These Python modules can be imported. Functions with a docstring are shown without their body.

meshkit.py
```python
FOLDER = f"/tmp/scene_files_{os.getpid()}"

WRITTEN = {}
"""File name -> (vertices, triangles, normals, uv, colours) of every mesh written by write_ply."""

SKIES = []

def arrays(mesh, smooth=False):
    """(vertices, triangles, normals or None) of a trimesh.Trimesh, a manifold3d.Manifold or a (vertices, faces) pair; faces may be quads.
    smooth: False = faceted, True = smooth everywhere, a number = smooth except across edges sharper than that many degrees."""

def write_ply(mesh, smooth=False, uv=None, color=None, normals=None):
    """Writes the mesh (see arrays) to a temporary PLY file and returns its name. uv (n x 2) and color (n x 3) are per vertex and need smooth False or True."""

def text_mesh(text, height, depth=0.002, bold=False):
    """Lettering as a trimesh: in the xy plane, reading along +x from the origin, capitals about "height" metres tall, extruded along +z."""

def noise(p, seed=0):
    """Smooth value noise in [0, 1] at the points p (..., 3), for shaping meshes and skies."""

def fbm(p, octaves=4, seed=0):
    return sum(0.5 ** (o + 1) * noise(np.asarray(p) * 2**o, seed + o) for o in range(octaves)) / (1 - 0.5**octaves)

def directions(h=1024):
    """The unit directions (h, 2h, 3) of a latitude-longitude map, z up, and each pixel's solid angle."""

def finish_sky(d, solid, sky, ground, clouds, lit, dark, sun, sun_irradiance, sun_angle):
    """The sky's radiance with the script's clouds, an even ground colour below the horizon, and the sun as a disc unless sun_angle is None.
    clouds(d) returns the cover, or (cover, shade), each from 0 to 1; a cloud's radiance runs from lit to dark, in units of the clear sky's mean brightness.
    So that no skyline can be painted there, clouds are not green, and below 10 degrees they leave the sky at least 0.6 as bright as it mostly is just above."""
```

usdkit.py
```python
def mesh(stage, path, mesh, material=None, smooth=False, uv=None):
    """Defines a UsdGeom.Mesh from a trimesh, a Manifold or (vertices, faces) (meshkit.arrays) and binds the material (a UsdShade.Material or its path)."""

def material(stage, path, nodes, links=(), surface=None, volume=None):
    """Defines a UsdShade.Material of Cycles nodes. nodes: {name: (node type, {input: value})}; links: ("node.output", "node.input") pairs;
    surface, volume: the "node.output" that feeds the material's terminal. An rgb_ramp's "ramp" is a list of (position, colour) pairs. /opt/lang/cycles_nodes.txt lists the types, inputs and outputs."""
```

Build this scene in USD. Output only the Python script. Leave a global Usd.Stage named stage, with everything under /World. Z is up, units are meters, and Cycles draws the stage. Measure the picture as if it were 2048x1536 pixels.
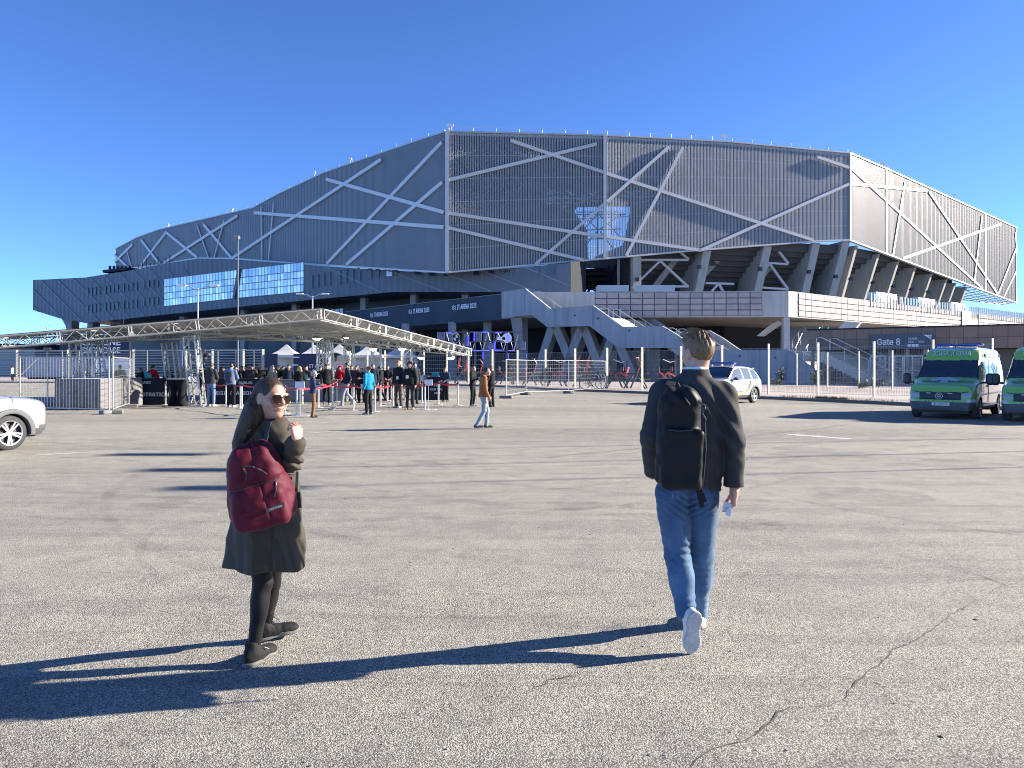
import math, random
import numpy as np, trimesh, shapely
from shapely.geometry import Polygon
import usdkit, meshkit
from pxr import Usd, UsdGeom, UsdLux, UsdShade, Gf, Sdf, Vt

stage = Usd.Stage.CreateInMemory()
UsdGeom.SetStageUpAxis(stage, UsdGeom.Tokens.z)
UsdGeom.SetStageMetersPerUnit(stage, 1.0)
UsdGeom.Xform.Define(stage, '/World')
UsdGeom.Scope.Define(stage, '/World/Looks')

# ------------------------------------------------------------------ camera, sky, sun
FPX, CX, HY, EYE = 1500.0, 1024.0, 730.0, 1.7      # focal length and horizon in pixels of the 2048 px photograph, eye height
cam = UsdGeom.Camera.Define(stage, '/World/camera')
cam.AddTranslateOp().Set(Gf.Vec3d(0, 0, EYE))
cam.AddRotateXOp().Set(90.0)
cam.CreateHorizontalApertureAttr(36.0)
cam.CreateVerticalApertureAttr(27.0)
cam.CreateFocalLengthAttr(36.0 * FPX / 2048)
cam.CreateVerticalApertureOffsetAttr(-36.0 * 38 / 2048)
cam.CreateClippingRangeAttr(Gf.Vec2f(0.05, 5000))
cam.CreateExposureAttr(1.85)
SUN_AZ = np.array([0.985, 0.17]); SUN_AZ /= np.linalg.norm(SUN_AZ)
SUN_EL = math.radians(21.5)
SUN = np.array([SUN_AZ[0] * math.cos(SUN_EL), SUN_AZ[1] * math.cos(SUN_EL), math.sin(SUN_EL)])
sky = UsdLux.DomeLight.Define(stage, '/World/sky')
sky_m = usdkit.material(stage, '/World/Looks/sky_air', {
    's': ('sky_texture', {'sky_type': 'single_scattering', 'sun_disc': False, 'sun_elevation': SUN_EL,
                          'sun_rotation': math.atan2(SUN_AZ[0], SUN_AZ[1]), 'altitude': 300.0,
                          'air_density': 0.6, 'aerosol_density': 0.2, 'ozone_density': 1.5}),
    'h': ('mix', {'mix_type': 'multiply', 'fac': 1.0, 'color2': (0.65, 0.97, 1.50)}), 'b': ('background_shader', {'strength': 0.053})}, [('s.color', 'h.color1'), ('h.color', 'b.color')], surface='b.background')
UsdShade.MaterialBindingAPI.Apply(sky.GetPrim()).Bind(sky_m)
sky.GetPrim().SetCustomDataByKey('kind', 'structure')
sun = UsdLux.DistantLight.Define(stage, '/World/sun')
sun.CreateNormalizeAttr(True)
sun.CreateIntensityAttr(1.25)
sun.CreateAngleAttr(0.53)
sun.CreateColorAttr(Gf.Vec3f(1.0, 0.90, 0.77))
sun.AddRotateZOp().Set(math.degrees(math.atan2(SUN[1], SUN[0])))
sun.AddRotateYOp().Set(90.0 - math.degrees(SUN_EL))

# ------------------------------------------------------------------ helpers
def W(px, py, D):
    return np.array([(px - CX) * D / FPX, D, EYE + (HY - py) * D / FPX])

def GR(px, py):
    D = EYE * FPX / (py - HY)
    return np.array([(px - CX) * D / FPX, D, 0.0])

class Wall:
    """A vertical plane through two plan points; hit() gives the point of the plane that a sight line meets."""
    def __init__(s, a, b):
        s.a = np.array(a[:2], float); s.b = np.array(b[:2], float)
        d = s.b - s.a; s.len = np.linalg.norm(d); s.d = d / s.len
        s.n = np.array([s.d[1], -s.d[0]])
        if s.n @ s.a > 0: s.n = -s.n
    def hit(s, px, py, off=0.0):
        r = np.array([(px - CX) / FPX, 1.0]); t = (s.n @ s.a) / (s.n @ r)
        p = r * t
        return np.array([p[0] + s.n[0] * off, p[1] + s.n[1] * off, EYE + (HY - py) / FPX * t])
    def sz(s, px, py):
        p = s.hit(px, py); return np.array([(p[:2] - s.a) @ s.d, p[2]])
    def at(s, u, z, off=0.0):
        p = s.a + s.d * u + s.n * off
        return np.array([p[0], p[1], z])
    @property
    def n3(s): return np.array([s.n[0], s.n[1], 0.0])
    @property
    def d3(s): return np.array([s.d[0], s.d[1], 0.0])

def unit(v):
    v = np.asarray(v, float); return v / (np.linalg.norm(v) + 1e-12)

class MB:
    """Collects triangles for one mesh."""
    def __init__(s): s.v, s.f, s.n = [], [], 0
    def add(s, v, f):
        v = np.asarray(v, float).reshape(-1, 3); f = np.asarray(f, int)
        if f.shape[1] == 4: f = np.vstack([f[:, [0, 1, 2]], f[:, [0, 2, 3]]])
        s.v.append(v); s.f.append(f + s.n); s.n += len(v); return s
    def mesh(s, m, T=None):
        v = np.asarray(m.vertices)
        if T is not None: v = v @ T[:3, :3].T + T[:3, 3]
        return s.add(v, m.faces)
    def hexa(s, p):     # 8 corners: bottom ring then top ring
        return s.add(p, [[0, 3, 2, 1], [4, 5, 6, 7], [0, 1, 5, 4], [1, 2, 6, 5], [2, 3, 7, 6], [3, 0, 4, 7]])
    def box(s, c, size, R=None):
        h = np.asarray(size, float) / 2
        p = np.array([[-1, -1, -1], [1, -1, -1], [1, 1, -1], [-1, 1, -1], [-1, -1, 1], [1, -1, 1], [1, 1, 1], [-1, 1, 1]]) * h
        if R is not None: p = p @ np.asarray(R).T
        return s.hexa(p + np.asarray(c, float))
    def rbox(s, c, size, bev=0.01, R=None):
        h = np.asarray(size, float) / 2; b = min(bev, h.min() * 0.9)
        p = []
        for sx in (-1, 1):
            for sy in (-1, 1):
                for sz in (-1, 1):
                    q = np.array([sx, sy, sz])
                    for k in range(3):
                        e = np.full(3, b); e[k] = 0
                        p.append(q * (h - e))
        m = trimesh.convex.convex_hull(np.array(p))
        v = np.asarray(m.vertices)
        if R is not None: v = v @ np.asarray(R).T
        return s.add(v + np.asarray(c, float), m.faces)
    def bar(s, p0, p1, w, h, up=(0, 0, 1)):   # rectangular section, h along up
        p0, p1 = np.asarray(p0, float), np.asarray(p1, float)
        t = unit(p1 - p0); a = np.cross(t, up)
        if np.linalg.norm(a) < 1e-6: a = np.cross(t, (1, 0, 0))
        a = unit(a) * w / 2; b = unit(np.cross(a, t)) * h / 2
        ring = lambda p: [p - a - b, p + a - b, p + a + b, p - a + b]
        return s.hexa(np.array(ring(p0) + ring(p1)))
    def tube(s, pts, r, n=6, cap=True):
        p = np.asarray(pts, float); k = len(p)
        r = np.broadcast_to(np.asarray(r, float), (k,))
        t = np.gradient(p, axis=0) if k > 2 else np.array([p[1] - p[0]] * 2)
        t /= np.linalg.norm(t, axis=1, keepdims=True) + 1e-12
        up = np.array([0, 0, 1.0]) if abs(t[0][2]) < 0.9 else np.array([1.0, 0, 0])
        a = unit(np.cross(t[0], up)); A = []
        for i in range(k):
            a = unit(a - t[i] * (a @ t[i])); A.append(a)
        A = np.array(A); B = np.cross(t, A); g = np.arange(n) * 2 * np.pi / n
        v = p[:, None] + r[:, None, None] * (np.cos(g)[None, :, None] * A[:, None] + np.sin(g)[None, :, None] * B[:, None])
        v = v.reshape(-1, 3); f = []
        for i in range(k - 1):
            for j in range(n):
                f.append([i * n + j, i * n + (j + 1) % n, (i + 1) * n + (j + 1) % n, (i + 1) * n + j])
        f = np.array(f); f = np.vstack([f[:, [0, 1, 2]], f[:, [0, 2, 3]]])
        if cap:
            c0, c1 = len(v), len(v) + 1; v = np.vstack([v, p[0], p[-1]])
            e = [[c0, (j + 1) % n, j] for j in range(n)] + [[c1, (k - 1) * n + j, (k - 1) * n + (j + 1) % n] for j in range(n)]
            f = np.vstack([f, e])
        return s.add(v, f)
    def prism(s, poly, vec):      # planar 3D polygon extruded along vec
        poly = np.asarray(poly, float); vec = np.asarray(vec, float)
        nrm = np.zeros(3)
        for i in range(len(poly)):
            nrm += np.cross(poly[i] - poly[0], poly[(i + 1) % len(poly)] - poly[0])
        nrm = unit(nrm); a = unit(poly[1] - poly[0]); b = np.cross(nrm, a)
        p2 = np.stack([(poly - poly[0]) @ a, (poly - poly[0]) @ b], 1)
        import mapbox_earcut as me
        tri = me.triangulate_float64(p2, np.array([len(p2)], np.uint32)).reshape(-1, 3).astype(int)
        n = len(poly); v = np.vstack([poly, poly + vec])
        fl = (vec @ nrm) < 0
        f = [list(t) for t in (tri if fl else tri[:, ::-1])] + [list(t + n) for t in (tri[:, ::-1] if fl else tri)]
        for i in range(n):
            j = (i + 1) % n
            q = [i, j, j + n, i + n]
            if fl: q = q[::-1]
            f += [[q[0], q[1], q[2]], [q[0], q[2], q[3]]]
        return s.add(v, f)
    def lathe(s, prof, c=(0, 0, 0), axis=(0, 0, 1), n=24):   # prof: (r, h) pairs along the axis
        ax = unit(axis); a = unit(np.cross(ax, (0, 0, 1) if abs(ax[2]) < 0.9 else (1, 0, 0))); b = np.cross(ax, a)
        g = np.arange(n) * 2 * np.pi / n; v = []
        for r, h in prof:
            v.append(np.asarray(c) + ax * h + r * (np.cos(g)[:, None] * a + np.sin(g)[:, None] * b))
        f = []
        for i in range(len(prof) - 1):
            for j in range(n):
                f.append([i * n + j, i * n + (j + 1) % n, (i + 1) * n + (j + 1) % n, (i + 1) * n + j])
        return s.add(np.vstack(v), f)
    def get(s): return np.vstack(s.v), np.vstack(s.f)

_used = {}
def _path(parent, name):
    k = (parent, name); i = _used.get(k, -1) + 1; _used[k] = i
    return f'{parent}/{name}' if i == 0 else f'{parent}/{name}_{i:03d}'

def tag(prim, label=None, cat=None, group=None, kind=None):
    for k, v in (('label', label), ('category', cat), ('group', group), ('kind', kind)):
        if v: prim.SetCustomDataByKey(k, v)

def thing(name, label, cat, loc=(0, 0, 0), rz=0.0, group=None, kind=None):
    p = _path('/World', name)
    x = UsdGeom.Xform.Define(stage, p)
    x.AddTranslateOp().Set(Gf.Vec3d(*map(float, loc))); x.AddRotateZOp().Set(float(math.degrees(rz)))
    tag(x.GetPrim(), label, cat, group, kind)
    return p

def copy_of(src, label, cat, loc, rz=0.0, group=None):
    p = _path('/World', src.rsplit('/', 1)[1].rstrip('0123456789').rstrip('_'))
    x = UsdGeom.Xform.Define(stage, p)
    x.AddTranslateOp().Set(Gf.Vec3d(*map(float, loc))); x.AddRotateZOp().Set(float(math.degrees(rz)))
    x.GetPrim().GetReferences().AddInternalReference(src); x.GetPrim().SetInstanceable(True)
    tag(x.GetPrim(), label, cat, group)
    return p

def part(parent, name, mesh, m, smooth=False, label=None, kind=None):
    p = _path(parent, name)
    if isinstance(mesh, MB): mesh = mesh.get()
    usdkit.mesh(stage, p, mesh, m, smooth=smooth)
    if label or kind: tag(stage.GetPrimAtPath(p), label, None, None, kind)
    return p

def struct(name, mesh, m, smooth=False, kind='structure', label=None, cat=None):
    p = part('/World', name, mesh, m, smooth)
    tag(stage.GetPrimAtPath(p), label, cat, None, kind)
    return p

def text3(txt, height, origin, xd, up, depth=0.01, bold=True, centre=False, width=None):
    m = meshkit.text_mesh(txt, height, depth, bold)
    v = np.asarray(m.vertices).copy()
    if width is not None: v[:, 0] *= width / (v[:, 0].max() - v[:, 0].min())
    if centre: v[:, 0] -= (v[:, 0].max() + v[:, 0].min()) / 2
    xd, up = unit(xd), unit(up); nz = np.cross(xd, up)
    v = v[:, :1] * xd + v[:, 1:2] * up + v[:, 2:] * nz + np.asarray(origin, float)
    return v, np.asarray(m.faces)

# ------------------------------------------------------------------ materials
_m = {}
def mat(name, col, rough=0.6, metal=0.0, var=0.12, scale=6.0, bump=0.0, bscale=None, spec=0.5, coat=0.0, sheen=0.0, trans=None, emis=None, space='object', streak=None):
    if name in _m: return _m[name]
    c = np.array(col, float)
    src = 't.object' if space == 'object' else 'g.position'
    N = {'t': ('texture_coordinate', {}), 'g': ('geometry', {}),
         'n': ('noise_texture', {'scale': scale, 'detail': 5.0, 'roughness': 0.6}),
         'r': ('rgb_ramp', {'ramp': [(0.25, c * (1 - var)), (0.75, np.minimum(c * (1 + var), 1))]}),
         'p': ('principled_bsdf', {'roughness': rough, 'metallic': metal, 'specular_ior_level': spec})}
    L = [(src, 'n.vector'), ('n.fac', 'r.fac'), ('r.color', 'p.base_color')]
    if streak is not None:
        N['mp'] = ('mapping', {'scale': streak}); L[0] = (src, 'mp.vector'); L.append(('mp.vector', 'n.vector'))
    if coat: N['p'][1].update(coat_weight=coat, coat_roughness=0.05)
    if sheen: N['p'][1].update(sheen_weight=sheen, sheen_roughness=0.5)
    if emis: N['p'][1].update(emission_color=emis[0], emission_strength=emis[1])
    if bump:
        N['bn'] = ('noise_texture', {'scale': bscale or scale * 4, 'detail': 4.0})
        N['b'] = ('bump', {'strength': bump, 'distance': 0.02})
        L += [(src, 'bn.vector'), ('bn.fac', 'b.height'), ('b.normal', 'p.normal')]
    _m[name] = usdkit.material(stage, '/World/Looks/' + name, N, L, surface='p.BSDF')
    return _m[name]

def glass_mat(name, tint, refl=1.45, gl=(0.9, 0.95, 1.0), rough=0.02):
    """Window pane: see-through tint mixed with a mirror by fresnel."""
    if name in _m: return _m[name]
    _m[name] = usdkit.material(stage, '/World/Looks/' + name, {
        'f': ('fresnel', {'IOR': refl}), 't': ('transparent_bsdf', {'color': tint}),
        'g': ('glossy_bsdf', {'color': gl, 'roughness': rough}), 'm': ('mix_closure', {})},
        [('f.fac', 'm.fac'), ('t.BSDF', 'm.closure1'), ('g.BSDF', 'm.closure2')], surface='m.closure')
    return _m[name]

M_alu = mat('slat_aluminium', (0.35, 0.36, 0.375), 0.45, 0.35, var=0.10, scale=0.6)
M_beam = mat('beam_paint', (0.44, 0.45, 0.47), 0.45, 0.1, var=0.05)
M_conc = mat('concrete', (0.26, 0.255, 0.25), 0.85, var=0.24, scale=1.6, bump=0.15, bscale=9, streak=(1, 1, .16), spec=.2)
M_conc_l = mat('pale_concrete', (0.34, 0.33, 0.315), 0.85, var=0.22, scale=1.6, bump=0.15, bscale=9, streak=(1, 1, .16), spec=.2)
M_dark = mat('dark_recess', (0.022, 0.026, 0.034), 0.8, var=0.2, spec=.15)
M_steel = mat('galvanised_steel', (0.42, 0.42, 0.41), 0.4, 0.5, var=0.1, scale=20)
M_white = mat('white_paint', (0.56, 0.56, 0.555), 0.5, var=0.04)
M_black = mat('black_plastic', (0.02, 0.02, 0.022), 0.45, var=0.15, scale=30)
M_rubber = mat('tyre_rubber', (0.025, 0.025, 0.026), 0.8, var=0.2, scale=25)
rng = random.Random(5)
# ------------------------------------------------------------------ ground
def asphalt(name):
    c0, c1, c2 = np.array([0.09, 0.087, 0.075]), np.array([0.43, 0.412, 0.355]), np.array([0.73, 0.70, 0.60])
    return usdkit.material(stage, '/World/Looks/' + name, {
        'g': ('geometry', {}),
        'st': ('voronoi_texture', {'scale': 128.0, 'feature': 'f1', 'randomness': 1.0}),
        'sb': ('rgb_to_bw', {}),
        'sr': ('rgb_ramp', {'ramp': [(0.0, c0), (0.30, c1 * 0.7), (0.62, c1), (0.85, c2 * 0.75), (1.0, c2)]}),
        'eg': ('map_range', {'from_min': 0.30, 'from_max': 0.62, 'to_min': 1.0, 'to_max': 0.45, 'clamp': True}),
        'fn': ('noise_texture', {'scale': 420.0, 'detail': 2.0}),
        'fr': ('rgb_ramp', {'ramp': [(0.3, (0.7, 0.7, 0.7)), (0.7, (1.25, 1.25, 1.25))]}),
        'mn': ('noise_texture', {'scale': 2.2, 'detail': 6.0, 'roughness': 0.65}),
        'mr': ('rgb_ramp', {'ramp': [(0.30, (0.80, 0.80, 0.82)), (0.55, (1.0, 1.0, 1.0)), (0.75, (1.10, 1.09, 1.06))]}),
        'lp': ('mapping', {'scale': (0.05, 0.30, 1.0), 'rotation': (0, 0, 0.06)}),
        'ln': ('noise_texture', {'scale': 1.0, 'detail': 7.0, 'roughness': 0.6, 'distortion': 0.6}),
        'lr': ('rgb_ramp', {'ramp': [(0.32, (0.80, 0.80, 0.81)), (0.5, (1.0, 1.0, 1.0)), (0.68, (1.12, 1.11, 1.09))]}),
        'tp': ('mapping', {'scale': (0.035, 0.9, 1.0), 'rotation': (0, 0, -0.05)}),
        'tn': ('noise_texture', {'scale': 1.0, 'detail': 3.0, 'roughness': 0.5, 'distortion': 1.6}),
        'tr': ('rgb_ramp', {'ramp': [(0.46, (1, 1, 1)), (0.50, (0.86, 0.86, 0.87)), (0.54, (1, 1, 1))]}),
        'm1': ('mix', {'mix_type': 'multiply', 'fac': 1.0}), 'm2': ('mix', {'mix_type': 'multiply', 'fac': 1.0}),
        'm3': ('mix', {'mix_type': 'multiply', 'fac': 1.0}), 'm4': ('mix', {'mix_type': 'multiply', 'fac': 1.0}), 'm5': ('mix', {'mix_type': 'multiply', 'fac': 1.0}),
        'h1': ('math', {'math_type': 'multiply', 'value2': -1.0}), 'h2': ('math', {'math_type': 'multiply_add', 'value2': 0.5}),
        'b': ('bump', {'strength': 0.9, 'distance': 0.0045, 'height': 0.0}),
        'p': ('principled_bsdf', {'roughness': 0.88, 'specular_ior_level': 0.35})},
        [('g.position', 'st.vector'), ('g.position', 'fn.vector'), ('g.position', 'mn.vector'), ('g.position', 'lp.vector'), ('g.position', 'tp.vector'),
         ('lp.vector', 'ln.vector'), ('tp.vector', 'tn.vector'), ('st.color', 'sb.color'), ('sb.val', 'sr.fac'), ('st.distance', 'eg.value'), ('fn.fac', 'fr.fac'), ('mn.fac', 'mr.fac'),
         ('ln.fac', 'lr.fac'), ('tn.fac', 'tr.fac'), ('sr.color', 'm1.color1'), ('eg.result', 'm1.color2'), ('m1.color', 'm2.color1'), ('fr.color', 'm2.color2'),
         ('m2.color', 'm3.color1'), ('mr.color', 'm3.color2'), ('m3.color', 'm4.color1'), ('lr.color', 'm4.color2'), ('m4.color', 'm5.color1'), ('tr.color', 'm5.color2'),
         ('st.distance', 'h1.value1'), ('fn.fac', 'h2.value1'), ('h1.value', 'h2.value3'), ('h2.value', 'b.height'), ('b.normal', 'p.normal'), ('m5.color', 'p.base_color')], surface='p.BSDF')
M_asph = asphalt('asphalt')
g = MB(); g.add([[-900, -60, 0], [900, -60, 0], [900, 1500, 0], [-900, 1500, 0]], [[0, 1, 2], [0, 2, 3]])
struct('parking_lot', g, M_asph)
M_pave = mat('pavement', (0.36, 0.315, 0.28), 0.85, var=0.2, scale=0.9, bump=0.3, bscale=30, space='world')
M_kerb = mat('kerb_stone', (0.13, 0.125, 0.12), 0.85, var=0.2, scale=4, bump=0.2, space='world')
kerb_px = [(2048 + 700, 853), (1815, 811), (1560, 799), (1284, 787), (1100, 780), (1040, 775)]
kerb = [GR(*k) for k in kerb_px] + [np.array([-9., 66, 0]), np.array([-90., 78, 0])]
kin = [k + np.array([0.10, 0.12, 0]) for k in kerb]
pv = MB(); pv.prism([k + np.array([0, 0, -0.05]) for k in kin] + [np.array([-90., 210, -0.05]), np.array([190., 210, -0.05]), np.array([190., 23, -0.05])], (0, 0, 0.18))
struct('pavement', pv, M_pave)
kb = MB()
for a, b in zip(kerb[:-1], kerb[1:]):
    n = max(1, int(np.linalg.norm(b - a) / 1.0)); t = (b - a) / n
    for i in range(n):
        kb.bar(a + t * i + (0, 0, 0.062), a + t * (i + 0.985) + (0, 0, 0.062), 0.15, 0.145)
struct('kerb', kb, M_kerb)
gt_ = MB()
for a, b in zip(kerb[:4], kerb[1:5]):
    d_ = unit(b - a); n_ = np.array([d_[1], -d_[0], 0]); n_ = n_ if n_[1] < 0 else -n_; gt_.add([a + n_ * .06 + (0, 0, .004), b + n_ * .06 + (0, 0, .004), b + n_ * .50 + (0, 0, .004), a + n_ * .50 + (0, 0, .004)], [[0, 1, 2, 3]])
struct('kerb_dark_strip', gt_, mat('dark_strip_mottle', (.055, .05, .045), .9, var=.4, scale=3, space='world'))  # dark mottled strip along the foot of the kerb
M_crack = mat('crack_dirt', (0.08, 0.072, 0.058), 0.9, var=0.5, scale=30, space='world')
def faint(name, c, amt):
    return usdkit.material(stage, '/World/Looks/' + name, {'g': ('geometry', {}), 'n': ('noise_texture', {'scale': 3.0, 'detail': 6.0, 'roughness': .7}), 'f': ('noise_texture', {'scale': 160.0, 'detail': 2.0}),
        'r': ('map_range', {'from_min': .35, 'from_max': .65, 'to_min': 0.0, 'to_max': amt, 'clamp': True}), 'q': ('map_range', {'from_min': .4, 'from_max': .6, 'to_min': .35, 'to_max': 1.0, 'clamp': True}), 'm': ('math', {'math_type': 'multiply'}),
        't': ('transparent_bsdf', {}), 'd': ('diffuse_bsdf', {'color': c}), 'x': ('mix_closure', {})},
        [('g.position', 'n.vector'), ('g.position', 'f.vector'), ('n.fac', 'r.value'), ('f.fac', 'q.value'), ('r.result', 'm.value1'), ('q.result', 'm.value2'), ('m.value', 'x.fac'), ('t.BSDF', 'x.closure1'), ('d.BSDF', 'x.closure2')], surface='x.closure')
M_shadow_line = faint('painted_shadow_line', (0.08, 0.08, 0.08), .6)  # faint dark tone for shadow lines painted on the asphalt
M_tyre = faint('tyre_mark', (0.10, 0.10, 0.10), .17)
M_stain = faint('oil_stain', (0.08, 0.08, 0.08), .24)
def ribbon(pts, w0, jag, seed, step=0.05):
    r = np.random.RandomState(seed); P = [GR(*p) for p in pts]; out = []
    for a, b in zip(P[:-1], P[1:]):
        n = max(2, int(np.linalg.norm(b - a) / step))
        out += [a + (b - a) * i / n for i in range(n)]
    out = np.array(out + [P[-1]]); n = len(out)
    sm = np.convolve(r.randn(n + 8), np.ones(5) / 5, 'same')[:n]
    t = np.gradient(out, axis=0); t /= np.linalg.norm(t, axis=1, keepdims=True); s = np.stack([-t[:, 1], t[:, 0], 0 * t[:, 0]], 1)
    c = out + s * (jag * (0.7 * r.randn(n) * 0.5 + sm))[:, None]
    w = w0 * np.clip(0.25 + np.abs(np.convolve(r.randn(n + 4), np.ones(3) / 3, 'same')[:n]) * 1.3, 0.15, 2)
    v = np.vstack([c + s * w[:, None] / 2, c - s * w[:, None] / 2]); v[:, 2] = 0.004
    f = [[i, i + n, i + n + 1, i + 1] for i in range(n - 1)]
    return MB().add(v, f)
for k, (pts, w, j) in enumerate([
    ([(1385, 1536), (1430, 1502), (1500, 1480), (1535, 1455), (1560, 1425), (1582, 1418), (1660, 1413), (1690, 1398), (1712, 1368), (1735, 1350), (1790, 1300), (1852, 1268), (1880, 1245), (1935, 1210), (2000, 1175), (2060, 1158)], 0.0075, 0.012),
    ([(1780, 1106), (1850, 1120), (1920, 1136), (2010, 1170)], 0.008, 0.012),
    ([(1090, 915), (1160, 908), (1285, 897)], 0.03, 0.03), ([(1480, 876), (1545, 866), (1620, 860), (1700, 848)], 0.035, 0.04),
    ([(1030, 1395), (1100, 1360), (1190, 1345)], 0.004, 0.02), ([(60, 1010), (170, 1000), (240, 985)], 0.006, 0.02)]):
    struct('asphalt_crack', ribbon(pts, w, j, k), M_crack)
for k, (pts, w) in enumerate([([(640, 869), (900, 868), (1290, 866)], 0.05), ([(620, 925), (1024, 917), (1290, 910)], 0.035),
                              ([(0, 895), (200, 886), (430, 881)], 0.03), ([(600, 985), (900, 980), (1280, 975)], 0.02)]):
    struct('painted_shadow_line', ribbon(pts, w, 0.02, 40 + k, 0.2), M_shadow_line)  # thin dark ribbons painted as long shadows lying across the lot
M_line = mat('faded_line_paint', (0.50, 0.49, 0.46), 0.8, var=0.3, scale=12, space='world')
for pts, w in (([(66, 911), (130, 907), (190, 904)], 0.06), ([(1570, 868), (1700, 878)], 0.25), ([(620, 866), (680, 863)], 0.07)):
    struct('faded_line', ribbon(pts, w, 0.01, 70), M_line)

def arc(cx, cy, r, a0, a1, w, seed):
    g = np.linspace(math.radians(a0), math.radians(a1), 70); rr = np.random.RandomState(seed); wv = w * (0.8 + .2 * np.sin(g * 9 + seed)); n = len(g)
    fade = np.sin(np.linspace(.05, math.pi - .05, n)) ** .4; wv = wv * fade
    v = np.vstack([np.c_[cx + (r + wv / 2) * np.cos(g), cy + (r + wv / 2) * np.sin(g), np.full(n, .0045 + .0004 * (seed % 9))], np.c_[cx + (r - wv / 2) * np.cos(g), cy + (r - wv / 2) * np.sin(g), np.full(n, .0045 + .0004 * (seed % 9))]])
    return MB().add(v, [[i, i + n, i + n + 1, i + 1] for i in range(n - 1)])
for i, a in enumerate([(-3, 18, 8.5, 200, 330, .22), (-3, 18, 9.9, 205, 325, .22), (2.5, 13, 7, 150, 300, .2), (2.5, 13, 8.4, 155, 300, .2), (-6, 9, 5.2, 20, 160, .18), (-6, 9, 6.5, 20, 150, .18), (6, 21, 12, 190, 300, .24), (6, 21, 13.4, 190, 300, .24), (-8, 25, 9, 230, 350, .22), (-.5, 8.2, 3.2, 190, 320, .16), (9, 12, 6, 120, 230, .2), (-1.5, 30, 16, 210, 320, .25), (-1.5, 30, 17.5, 210, 320, .25)]):
    struct('tyre_mark', arc(*a, i), M_tyre)
def blot(px, py, r, seed):
    c = GR(px, py); g = np.linspace(0, 2 * math.pi, 40, endpoint=False); rr = np.random.RandomState(seed); k = sum(rr.randn() * .16 * np.sin(g * j + rr.rand() * 6) for j in range(1, 6)); rad = r * (1 + k)
    v = np.vstack([np.c_[c[0] + rad * 1.3 * np.cos(g), c[1] + rad * np.sin(g), np.full(40, .0092 + .0003 * (seed % 7))], [[c[0], c[1], .0092 + .0003 * (seed % 7)]]])
    return MB().add(v, [[i, (i + 1) % 40, 40] for i in range(40)])
for i, (px, py, r) in enumerate([(1180, 1010, .3), (860, 930, .5), (330, 1010, .25), (1700, 990, .6), (1640, 905, .8), (760, 1180, .12), (1750, 1480, .1), (1230, 1260, .08), (250, 880, .5), (1500, 1050, .3), (980, 1440, .05), (150, 1120, .12), (1900, 930, .7), (640, 905, .4)]):
    struct('oil_stain', blot(px, py, r, i), M_stain)
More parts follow.
